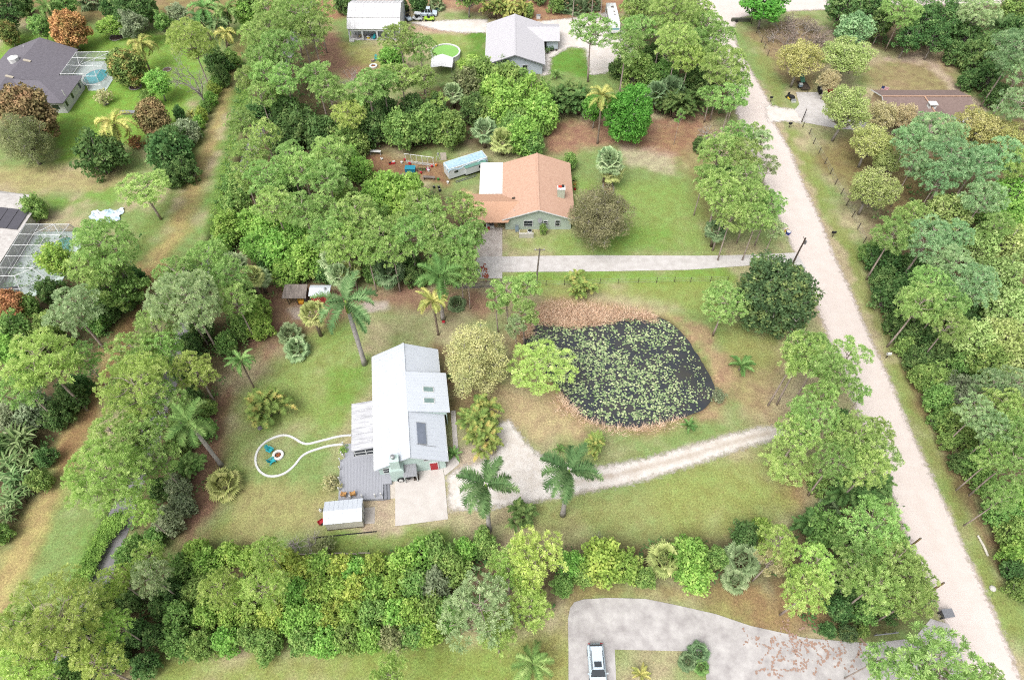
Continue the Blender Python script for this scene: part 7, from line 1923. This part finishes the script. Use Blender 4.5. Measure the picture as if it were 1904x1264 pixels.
for q in ((1690,408,74,'pine_mid'),(1829,374,84,'pine_blue'),(1723,445,104,'pine_blue'),(1766,498,94,'pine_blue'),(1806,532,94,'pine_blue'),(1723,532,76,'pine_mid'),(1706,568,92,'pine_mid'),(1756,565,84,'pine_mid'),(1763,608,74,'pine_mid'),(1660,440,84,'pine_mid'),(1889,775,84,'pine_mid'),(1889,820,84,'pine_mid'),(1877,862,84,'pine_mid'),(1773,440,60,'pine_blue'),(1850,425,60,'pine_mid')): p('pine',*q)
for q in ((1762,394,82,'spring_lime'),(1886,360,74,'bush_bright'),(1866,406,76,'bush_bright'),(1823,454,82,'spring_lime'),(1868,455,82,'spring_lime'),(1856,514,92,'spring_lime'),(1892,488,70,'spring_lime'),(1869,580,84,'spring_lime'),(1809,634,84,'spring_lime'),(1863,634,92,'spring_lime'),(1836,676,74,'bush_mid'),(1889,676,70,'spring_lime'),(1895,560,60,'bush_mid'),(1895,430,60,'bush_bright'),(1800,395,60,'bush_mid')): p('tree',*q)
for q in ((1640,486,72,'bush_dark'),(1656,555,72,'bush_dark'),(1690,615,64,'bush_dark'),(1723,622,64,'bush_dark'),(1706,668,56,'bush_dark'),(1730,701,64,'bush_mid'),(1783,681,64,'bush_mid'),(1743,741,64,'bush_mid'),(1783,727,66,'bush_grey'),(1773,781,62,'bush_mid'),(1806,814,66,'bush_mid'),
          (1810,862,64,'bush_mid'),(1826,896,54,'bush_mid'),(1862,956,64,'bush_mid'),(1892,929,66,'bush_bright'),(1879,986,62,'bush_mid'),(1892,1030,72,'bush_bright'),(1886,1062,52,'bush_dark'),(1900,1096,50,'bush_mid'),(1900,980,56,'bush_dark'),(1690,500,60,'bush_dark'),(1680,530,56,'bush_dark'),(1640,520,50,'bush_dark'),(1620,470,46,'bush_mid'),(1790,600,60,'bush_dark'),(1830,580,60,'bush_dark'),(1740,655,60,'bush_dark'),(1820,700,56,'bush_dark'),(1662,600,48,'bush_dark'),(1680,645,44,'bush_mid'),(1710,700,44,'bush_mid'),(1745,780,42,'bush_mid'),(1765,820,44,'bush_mid'),(1788,860,46,'bush_dark')): p('bush',*q)
for q in ((1816,771,70,'pine_grey'),(1856,754,76,'pine_mid'),(1849,806,76,'pine_blue'),(1840,720,66,'pine_blue'),(1845,856,66,'pine_mid'),(1862,926,64,'pine_mid'),(1882,721,76,'pine_grey')): p('pine',*q)
p('thicket',1752,668,56,'bare_grey','leafless pale tangle in the east wood'); p('bare',1845,790,60,'bare_grey'); p('bare',1800,745,56,'bare_grey'); p('bare',1870,700,60,'bare_grey')
# west of the grass track
p('pine',199,465,132,'pine_mid','very broad pine between the pool cage and the grass track'); p('pine',173,500,90,'pine_mid'); p('tree',103,485,66,'bush_yellow','olive yellow tree overhanging the lower pool cage'); p('tree',216,532,92,'bush_mid'); p('bush',232,555,66,'bush_dark'); p('bush',250,520,50,'bush_dark'); p('pine',172,438,60,'pine_mid')
p('pine',138,580,114,'pine_grey','grey green pine on a long leaning trunk beside the track',base=(199,652)); p('dome',20,568,66,'mango_orange','orange flushed mango tree below the lower pool cage')
p('tree',30,618,84,'bush_mid'); p('tree',20,655,74,'bush_bright'); p('tree',88,610,64,'bush_mid'); p('pine',100,674,132,'pine_yellow','wide light green pine at the elbow of the track',base=(163,762)); p('pine',160,670,64); p('pine',43,720,94)
for q in ((133,742,70,'bush_dark'),(66,762,74,'bush_grey'),(20,776,66,'bush_grey'),(110,772,60,'bush_dark'),(180,600,50,'bush_mid'),(195,580,56,'bush_dark'),(60,640,60,'bush_mid'),(74,892,50,'bush_mid'),(3,990,46,'bush_mid'),(85,850,40,'bush_dark'),(90,540,50,'bush_dark'),(150,720,50,'bush_dark'),(5,830,50,'bush_dark'),(50,570,50,'bush_mid')): p('bush',*q)
for q in ((30,815,74),(23,886,64),(13,860,60),(20,926,54),(52,852,50),(44,905,46),(8,955,46)): p('banana',*q)
# between the track and the white house garden
for q in ((332,518,94,'pine_mid'),(392,486,78,'pine_mid'),(428,514,84,'pine_mid'),(292,608,94,'pine_mid'),(252,658,94,'pine_mid'),(309,752,94,'pine_mid'),(216,814,112,'pine_mid'),(266,812,94,'pine_mid'),(345,570,80,'pine_mid'),(440,560,80,'pine_mid'),(300,655,80,'pine_mid'),(230,740,80,'pine_mid')): p('pine',*q)
p('pine',394,563,142,'pine_grey','huge grey green pine with a red brown trunk at the garden edge',base=(409,659)); p('pine',381,688,88,'pine_yellow','bright yellow green pine above the red mulch',base=(402,752)); p('pine',259,728,152,'pine_yellow','broad yellow green pine crown right over the canal')
p('pine',208,892,172,'pine_yellow','very large yellow green pine overhanging the open canal water'); p('pine',270,953,64,'pine_yellow'); p('pine',297,862,74,'pine_mid'); p('pine',280,1037,64,'pine_yellow'); p('pine',217,1080,64,'pine_yellow'); p('pine',284,1073,72,'pine_grey')
for q in ((475,578,64,'bush_bright'),(487,606,60,'bush_bright'),(450,610,56,'bush_mid'),(420,640,52,'bush_mid'),(355,640,56,'bush_dark'),(340,690,60,'bush_dark'),(360,740,50,'bush_dark'),(340,790,52,'bush_mid'),(330,830,52,'bush_mid'),(380,800,50,'bush_mid'),(460,540,40,'bush_dark'),(360,520,60,'bush_dark'),(370,610,54,'bush_dark'),(270,700,60,'bush_dark'),(250,860,60,'bush_dark'),
          (315,969,64,'bush_grey'),(329,909,56,'bush_grey'),(345,940,50,'bush_grey'),(237,1033,50,'bush_mid'),(255,1010,44,'bush_mid'),(290,1000,44,'bush_mid'),(385,760,40,'bush_mid'),(300,910,56,'bush_dark')): p('bush',*q)
p('royal',365,788,92,'palm_fresh','royal palm leaning out of the pines with a white trunk',base=(411,865)); p('areca',352,865,60,'palm_fresh'); p('coco',455,673,56,'palm_fresh','small palm with a hanging dead frond by the red mulch',base=(474,718)); p('lowfan',418,902,74,'sabal_yellow','yellowish fan palmetto in the red mulch bed by the lawn')
# white house garden
p('royal',640,566,112,'palm_green','tall royal palm with a white flower spathe and pale leaning trunk behind the white house',base=(678,679))
p('sabal',590,583,58,'sabal_yellow','slim fan palm beside the royal palm with the flower spathe',base=(597,624)); p('lowfan',540,623,54,'sabal_green','fan palmetto on the lawn, nearer the lean-to'); p('lowfan',552,650,56,'sabal_green','fan palmetto on the lawn, nearer the golden clump palm')
p('royal',822,517,88,'palm_fresh','royal palm by the picket fence end',base=(827,591)); p('coco',806,563,66,'palm_gold','slim palm with one orange frond in front of the picket fence royal palm',base=(812,621)); p('lowfan',849,564,40,'sabal_dark','dark low cycad like palm near the picket fence')
p('fine',886,668,156,'willow_gold','large feathery gold tree beside the metal roof'); p('areca',497,752,76,'areca_gold','golden orange clump palm alone on the lawn')
p('areca',892,777,72,'areca_gold','golden clump palm by the walkway, next to the feathery gold tree'); p('areca',900,815,66,'areca_gold','golden clump palm by the gravel, next to the apron'); p('areca',1080,530,52,'areca_gold','golden clump palm at the pond head by the wire fence')
p('thinpine',945,543,74,'pine_mid'); p('thinpine',980,535,62,'pine_mid'); p('thinpine',925,562,58,'pine_mid'); p('thinpine',975,586,64,'pine_mid','thin pine standing in the dry reeds at the pond corner'); p('pine',1001,680,128,'pine_yellow','rounded yellow green pine on the pond bank',zc=5.5); p('thinpine',960,610,50,'pine_grey')
p('shrub',616,899,36,'pale_shrub','straw pale shrub against the deck edge'); p('royal',905,905,114,'palm_green','royal palm between the apron and the gravel, short trunk',base=(909,984)); p('royal',1062,878,116,'palm_green','royal palm standing by the gravel drive with a white trunk',base=(1046,956))
p('areca',970,956,54,'areca_dark','dark low clump palm between the two royal palms'); p('areca',1106,826,46,'areca_gold','small golden orange clump palm beside the gravel drive'); p('sprout',1040,836,26,'palm_fresh','tiny green palm at the gravel edge by the royal palm')
p('sprout',1279,793,34,'palm_fresh','small yellow green palm on the near pond bank'); p('sprout',1376,684,50,'palm_fresh','young coconut palm on the lawn east of the pond'); p('shrub',1335,736,34,'bush_grey','wispy grey green shrub at the pond side'); p('sprout',845,846,34,'palm_fresh','small palm by the red door walkway')
p('shrub',640,836,20,'bush_bright','small green shrub at the deck corner post'); p('shrub',604,1014,40,'bush_olive'); p('thicket',545,1005,50,'bare_grey'); p('thicket',580,1003,44,'bare_grey'); p('shrub',836,700,16,'bush_dark','dark green fern against the skylight dormer wall')
# by the road
p('big',1442,556,176,'ficus_dark','huge dense dark green tree beside the road and the long drive'); p('pine',1322,565,92,'pine_mid','pale light pine leaning in front of the huge dark tree',base=(1325,624))
p('pine',1444,660,84,None,'pine with a thin bare trunk east of the young coconut palm',base=(1428,754)); p('pine',1484,660,92,None,'pine with a leaning grey trunk by the road bend',base=(1444,752)); p('pine',1520,674,84); p('thinpine',1582,660,78,'pine_mid','open crowned pine hanging over the dirt road'); p('pine',1557,706,74); p('pine',1530,740,64)
for q in ((1507,787,104),(1484,814,94),(1590,820,104),(1623,808,64),(1551,862,84),(1612,872,92),(1639,855,60),(1560,830,70)): p('pine',*q)
p('pine',1491,862,104,None,'low pine with a leaning trunk over the brown straw',base=(1444,886))
p('thinpine',1600,735,40,'pine_mid'); p('bush',1563,781,44,'bush_dark'); p('bush',1575,905,60,'bush_dark'); p('bush',1520,900,44,'bush_mid'); p('areca',1568,916,72,'areca_dark'); p('areca',1600,919,66,'areca_dark'); p('areca',1632,909,66,'areca_dark'); p('areca',1508,973,66,'areca_dark'); p('bush',1538,983,76,'bush_mid'); p('lowfan',1540,945,50,'sabal_dark')
p('pine',1627,983,114); p('pine',1443,1010,82,'pine_yellow'); p('thinpine',1431,1043,66,'spring_tan','pine with rusty orange needles at the thicket end'); p('pine',1511,1050,94,'pine_yellow'); p('pine',1501,1097,104,'pine_yellow','light green pine with two leaning trunks above the straw'); p('pine',1660,1043,104); p('pine',1627,1090,94); p('pine',1686,1077,94); p('pine',1692,1114,84); p('pine',1590,1030,80); p('pine',1575,1060,80)
p('bush',1582,1097,70,'bush_dark'); p('bush',1655,1130,60,'bush_dark'); p('bush',1560,1130,60,'bush_dark'); p('bush',1605,1140,54,'bush_mid'); p('bush',1600,1000,56,'bush_dark'); p('bush',1690,1050,46,'bush_dark')
p('bush',1538,1171,34,'bush_dark','dark round bush at the drive edge, palest rosette'); p('bush',1575,1177,38,'ficus_dark','dark round bush in the middle of the drive edge row'); p('bush',1605,1174,30,'bush_mid','small green bush beside the metal guard rail')
p('pine',1742,1250,176,'pine_mid','big open pine at the drive mouth with branches over the road'); p('pine',1628,1230,66); p('pine',1826,1262,60)
# thicket in front of the garden
p('pine',997,1043,118,'pine_yellow'); p('pine',987,1130,94,'pine_yellow'); p('bush',1118,1043,96,'bush_yellow'); p('bush',1067,1053,64,'bush_bright'); p('bush',1155,1057,74,'bush_bright'); p('thicket',1108,1010,60,'bare_grey'); p('bush',1045,1090,50,'bush_mid'); p('bush',1085,1065,54,'bush_mid')
p('lowfan',1235,1040,80,'sabal_yellow','big yellowed palmetto in the thicket facing the curved drive'); p('bush',1282,1030,74,'bush_bright'); p('bush',1289,1070,82,'bush_bright'); p('bush',1203,1075,46,'bush_mid'); p('lowfan',1378,1043,82,'sabal_green','big blue green palmetto in the thicket'); p('lowfan',1366,1078,58,'sabal_green'); p('bush',1383,996,62,'bush_dark'); p('bush',1411,983,52,'bush_bright'); p('bush',1330,1035,50,'bush_mid')
p('coco',990,1234,92,'palm_fresh','fresh green palm on the lawn beside the curved drive',zc=2.6); p('lowfan',1300,1212,46,'sabal_dark','dark sago palm on the drive corner, upper head'); p('lowfan',1280,1228,40,'sabal_dark','dark sago palm on the drive corner, lower head'); p('lowfan',1305,1238,34,'palm_fresh','small bright sago palm at the drive corner'); p('sprout',1191,1254,38,'palm_gold','small yellow palm in the lawn bay of the curved drive')
p('pine',893,1130,144,'pine_grey','large pale grey green pine at the thicket edge over the lower lawn'); p('pine',946,1057,84,'pine_yellow'); p('pine',926,1177,84,'pine_yellow'); p('pine',490,1097,94,'pine_yellow'); p('pine',500,1030,64,'pine_yellow'); p('pine',728,1258,84,'pine_yellow','pine top rising into view from below the lower lawn'); p('pine',413,1098,74,'pine_yellow')
BT = ['bush_yellow','bush_yellow','bush_bright','bush_yellow','bush_bright','bush_yellow','bush_bright','bush_bright','bush_mid','bush_bright','bush_mid']
for i, q in enumerate(((530,1050),(564,1060),(597,1057),(631,1057),(664,1063),(698,1060),(748,1050),(782,1030),(815,1030),(866,1023),(899,1010))): p('bush',q[0],q[1],72 if i < 9 else 56,BT[i])
for i, q in enumerate(((520,1095),(554,1102),(591,1102),(624,1095),(661,1098),(698,1098),(735,1095),(772,1088),(809,1088),(842,1058))): p('bush',q[0],q[1],74,['bush_yellow','bush_bright','bush_yellow','bush_bright','bush_yellow','bush_bright','bush_bright','bush_mid','bush_grey','bush_mid'][i])
for i, q in enumerate(((514,1149),(547,1152),(584,1149),(621,1149),(658,1149),(695,1142),(732,1142),(768,1142),(802,1135),(836,1142))): p('bush',q[0],q[1],74,['bush_yellow','bush_bright','bush_bright','bush_yellow','bush_bright','bush_mid','bush_bright','bush_bright','bush_mid','bush_mid'][i])
for i, q in enumerate(((500,1196),(564,1192),(607,1192),(648,1182),(688,1186),(728,1186),(765,1179),(799,1172))): p('bush',q[0],q[1],68,['bush_mid','bush_mid','bush_bright','bush_mid','bush_bright','bush_olive','bush_mid','bush_bright'][i])
p('thicket',715,1075,60,'bare_grey'); p('thicket',820,1085,50,'bare_grey')
for q in ((369,1030,66,'bush_bright'),(342,1057,66,'bush_mid'),(386,1050,66,'bush_bright'),(426,1030,62,'bush_bright'),(463,1043,62,'bush_bright'),(322,1097,62,'bush_dark'),(369,1097,66,'bush_mid'),(453,1104,62,'bush_bright'),(335,1144,66,'bush_mid'),(386,1144,66,'bush_bright'),(436,1144,66,'bush_yellow'),(470,1150,60,'bush_bright'),(335,1194,62,'bush_mid'),(376,1198,62,'bush_mid'),(423,1191,62,'bush_bright'),(463,1184,62,'bush_mid'),(255,1177,60,'bush_dark'),(268,1238,60,'bush_dark'),(242,1117,56,'bush_dark'),(300,1130,50,'bush_dark'),(290,1180,56,'bush_dark'),(220,1215,60,'bush_dark')): p('bush',*q)
p('pine',100,1154,196,'pine_yellow','very large light green pine in the near corner by the track end'); p('pine',40,1177,114,'pine_yellow'); p('pine',50,1238,124,'pine_yellow'); p('pine',185,1238,94,'pine_yellow'); p('pine',215,1164,64,'pine_yellow')

for q in ((190,1118,60,'bush_mid'),(168,1160,64,'bush_dark'),(150,1200,66,'bush_dark'),(132,1244,70,'bush_mid'),(110,1280,70,'bush_dark'),(210,1096,44,'bush_dark')): p('bush',*q)
# ------------------------------------------------------------------ plant labels
LANDMARKS = [('orange roofed house',990,370),('camper trailer',865,310),('metal barn',700,70),('grey roofed house',960,100),('motorhome',1140,45),('round pool',829,105),('pond lilies',1170,690),('white storage shed',637,975),('parked car',1104,1240),
 ('pole by the long drive',997,527),('dark roofed house',80,165),('upper pool cage',175,140),('solar panelled roof',20,430),('lower pool cage',75,490),('crumpled white sheet',197,402),('brown roofed house',1700,200),('red shed',592,552),('open lean-to',545,555),('fire ring',517,847),
 ('picket fence',900,530),('grey bin by the road',1757,1140),('white mailbox',1648,662),('dark mailbox',1545,440),('white log',1828,1022),('teal box',763,320),('barn fire ring',694,124),('white rock',1845,1094),('guard rail',1642,1179),('gravel drive mouth',1445,803),('curved drive corner',1065,1120),
 ('green trailer',1492,160),('red tractor',1535,175),('snag at the barn yard',651,180),('white house',760,760),('swing frame',778,300),('open canal water',210,1000),('crossroads',1340,20),('canal gap beside the thicket',397,458),('roadside blue bin',1463,432),('post before the dirt road',1692,1016),('green pole near the bin',1733,1097)]
LMW = [(n, P(x, y)) for n, x, y in LANDMARKS]
TONEW = {'spring_lime': 'pale lime green', 'olive_grey': 'grey olive', 'pine_mid': 'mid green', 'pine_yellow': 'yellow green', 'pine_blue': 'blue green', 'pine_grey': 'grey green', 'bush_mid': 'mid green', 'bush_bright': 'bright green', 'bush_dark': 'dark green', 'bush_yellow': 'yellow green', 'bush_grey': 'grey green', 'bush_olive': 'olive',
 'ficus_bright': 'bright green', 'ficus_dark': 'dark green', 'mango_orange': 'orange', 'mango_green': 'orange and green', 'mango_russet': 'russet', 'spring_oak': 'pale green', 'spring_gold': 'yellow green', 'spring_tan': 'tan', 'willow_gold': 'gold', 'pale_shrub': 'straw coloured', 'palm_green': 'green', 'palm_fresh': 'fresh green', 'palm_gold': 'golden',
 'sabal_green': 'green', 'sabal_dark': 'dark green', 'sabal_yellow': 'yellowish', 'areca_gold': 'golden', 'areca_dark': 'dark green', 'banana_green': 'green', 'bare_grey': 'grey leafless', 'bare_brown': 'brown leafless'}
KINDW = {'pine': 'pine', 'thinpine': 'thin pine', 'bigpine': 'great pine', 'bush': 'bush', 'tree': 'leafy tree', 'dome': 'mango tree', 'lacy': 'spring tree', 'big': 'tree', 'fine': 'feathery tree', 'shrub': 'small shrub', 'royal': 'royal palm', 'coco': 'coconut palm', 'sabal': 'fan palm', 'lowfan': 'palmetto', 'areca': 'clump palm', 'sprout': 'young palm', 'banana': 'broad leaved banana plant', 'bare': 'tree', 'thicket': 'shrub', 'brush': 'brush clump'}
sets = {}
for e in PLANTS:
    r, kind, tn, px, py, x, y, R, zc, label, group = e
    KG = {'pine': 'pine trees of the neighbourhood', 'bigpine': 'pine trees of the neighbourhood', 'thinpine': 'pine trees of the neighbourhood', 'bush': 'wild shrubs of the thickets', 'tree': 'broadleaf trees', 'lacy': 'spring shade trees', 'sabal': 'fan palms', 'lowfan': 'palmettos', 'areca': 'clump palms', 'coco': 'coconut palms', 'royal': 'royal palms', 'dome': 'mango trees', 'banana': 'banana plants by the track', 'thicket': 'bare shrubs', 'brush': 'bare shrubs', 'bare': 'bare trees', 'sprout': 'young palms', 'shrub': 'garden shrubs'}
    if kind in KG: r['group'] = group or KG[kind]
    if label:
        r['label'] = label
    else:
        size = 'broad ' if (kind in ('pine', 'bush', 'tree') and R > 3.9) else ('small ' if R < 2.1 and kind in ('pine', 'bush', 'tree') else '')
        sets.setdefault((size + TONEW[tn] + ' ' + KINDW[kind]), []).append(e)
RANK = ['closest to', 'second closest to', 'third closest to', 'fourth closest to', 'fifth closest to', 'sixth closest to', 'seventh closest to']
for desc, es in sets.items():
    todo = set(range(len(es)))
    # each landmark ranks the plants of the set by distance; the lowest rank a plant holds anywhere names it
    order = []
    for n, q in LMW:
        ds = sorted(range(len(es)), key=lambda i: (es[i][5]-q.x)**2 + (es[i][6]-q.y)**2)
        for k, i in enumerate(ds[:7]):
            order.append((k, math.hypot(es[i][5]-q.x, es[i][6]-q.y), i, n))
    order.sort(key=lambda t: (t[0] + t[1] / 30, t[1]))
    for k, d, i, n in order:
        if i in todo:
            todo.discard(i)
            es[i][0]['label'] = desc + ', ' + ('the one ' if k == 0 else '') + RANK[k] + ' the ' + n
    for i in todo:
        es[i][0]['label'] = desc + ' standing in the middle of the wood'

# ------------------------------------------------------------------ ground cover nobody could count
def inside_samples(poly, n, rs):
    poly = np.array(poly); lo, hi = poly.min(0), poly.max(0)
    q = rs.uniform(lo, hi, (n, 2))
    d = sdist(q[:, 0], q[:, 1], [tuple(a) for a in poly])
    return q[d > 0.4]
L = Leaves(900)
for i, (k, pl) in enumerate(WOODS.items()):
    poly = gp(pl); a = abs(sum(poly[j][0]*poly[(j+1) % len(poly)][1] - poly[(j+1) % len(poly)][0]*poly[j][1] for j in range(len(poly)))) / 2
    q = inside_samples(poly, int(a * 1.0), L.r)
    q = q[(np.abs(q[:, 0] + 53) > 2.6) & (np.abs(q[:, 0]) < 150)]
    # sprigs: several leaves round each sampled point
    m = 9; z = L.r.uniform(0.15, 0.9, len(q))
    pos = np.repeat(np.concatenate([q, z[:, None]], 1), m, 0) + L.r.randn(len(q)*m, 3) * [.35, .35, .22]
    pos[:, 2] = np.maximum(pos[:, 2], .06)
    L.cards(pos, np.tile([0, 0, 1.0], (len(pos), 1)), 0.22, .6, .8)
tag(link('undergrowth', L.mesh('undergrowth'), MATS['bush_dark']), 'low leafy undergrowth carpeting the floor of the woods', 'undergrowth', kind='stuff')
L = Leaves(901)
for pl, dn in (([(402,380),(440,360),(420,470),(405,500),(388,495),(385,460)],1.6),([(232,940),(236,975),(205,1010),(165,1095),(125,1095),(190,965)],1.6),([(470,60),(490,80),(420,360),(385,440),(385,400)],1.5)):
    q = inside_samples(gp(pl), 4200, L.r)[: int(900 * dn)]
    m = 5
    pos = np.repeat(np.concatenate([q, L.r.uniform(.03, .22, (len(q), 1))], 1), m, 0) + L.r.randn(len(q)*m, 3) * [.2, .2, .1]
    L.cards(pos, np.tile([0, 0, 1.0], (len(pos), 1)), 0.12, .6, .7)
tag(link('bank_weeds', L.mesh('bank_weeds'), MATS['bush_bright']), 'bright green weeds growing thick on the canal bank', 'weeds', kind='stuff')
# water lilies: pads crowd the middle, thin out at the rim and in the dark corner
rs = np.random.RandomState(31)
pp = np.array(POND); q = rs.uniform(pp.min(0), pp.max(0), (15000, 2))
d = sdist(q[:, 0], q[:, 1], POND)
dens = .5 * vnoise(q[:, 0], q[:, 1], 3.4, 12, 3) + .55 * vnoise(q[:, 0], q[:, 1], 1.1, 13, 2)
ctr = np.array(P(1290, 690)[:2]); dk = np.exp(-(((q - ctr) / [3.4, 4.0])**2).sum(1)); 
ctr2 = np.array(P(1225, 612)[:2]); dk2 = np.exp(-(((q - ctr2) / [4.0, 2.2])**2).sum(1))
pr = np.clip((dens - .42) * 5, 0.22, 1) * np.clip(d / .5, .0, 1) * (1 - .78 * dk) * (1 - .55 * dk2)
keep = rs.rand(len(q)) < pr * .78
q = q[keep]; dkk = dk[keep]
Vs = []; Ts = []; n = 0
for (x, y), dd in zip(q, dkk):
    r_ = rs.uniform(.09, .19) * (1 - .35 * dd); a0 = rs.uniform(0, 6.28); k = 8; ex = rs.uniform(.75, 1)
    tx, ty = rs.randn(2) * .22
    z0 = WZ + .02 + rs.rand() * .05 + r_ * (abs(tx) + abs(ty))
    V = [(x, y, z0)]
    for j in range(k):
        a = a0 + .25 + j * (6.283 - .5) / (k - 1)
        dx, dy = math.cos(a) * r_, math.sin(a) * r_ * ex
        V.append((x + dx, y + dy, z0 + dx * tx + dy * ty))
    Vs += V; Ts += [(n, n+1+j, n+2+j) for j in range(k - 1)]; n += k + 1
me = mesh_np('lily_pads', Vs, Ts)
tag(link('lily_pads', me, tone('lily', (104,138,82), (148,176,116), (202,212,150), k=.72, tr=.05, patch=.1, island=True)), 'pale green water lily pads crowding the dark pond', 'lily pads', kind='stuff')
# dry reeds
L = Leaves(905)
for pl, nn_ in (([(985,575),(1020,560),(1100,562),(1160,570),(1225,585),(1220,600),(1180,592),(1130,602),(1060,610),(1000,602)],1900),([(950,600),(990,596),(990,622),(960,630)],500),([(1060,785),(1090,778),(1150,796),(1220,788),(1280,772),(1290,782),(1220,806),(1130,812)],900),([(1028,720),(1044,730),(1085,775),(1070,790),(1030,760)],400)):
    q = inside_samples(gp(pl), nn_ * 2, L.r)[:nn_]
    b = np.concatenate([q, np.full((len(q), 1), -.5)], 1)
    for j in range(4):
        dr = unit(L.r.randn(len(q), 3) * [.75, .75, .25] + [0, 0, .75]); s = unit(np.cross(dr, L.r.randn(len(q), 3))) * .055
        b2 = b + L.r.randn(len(q), 3) * [.2, .2, 0]
        L.tri(b2 - s, b2 + s, b2 + dr * L.r.uniform(.9, 1.9, (len(q), 1)))
tag(link('dry_reeds', L.mesh('dry_reeds'), tone('reed', (170,136,104), (220,192,152), (242,226,196), k=.95, tr=.1, patch=.2)), 'dry tan reeds fringing the pond', 'reeds', kind='stuff')
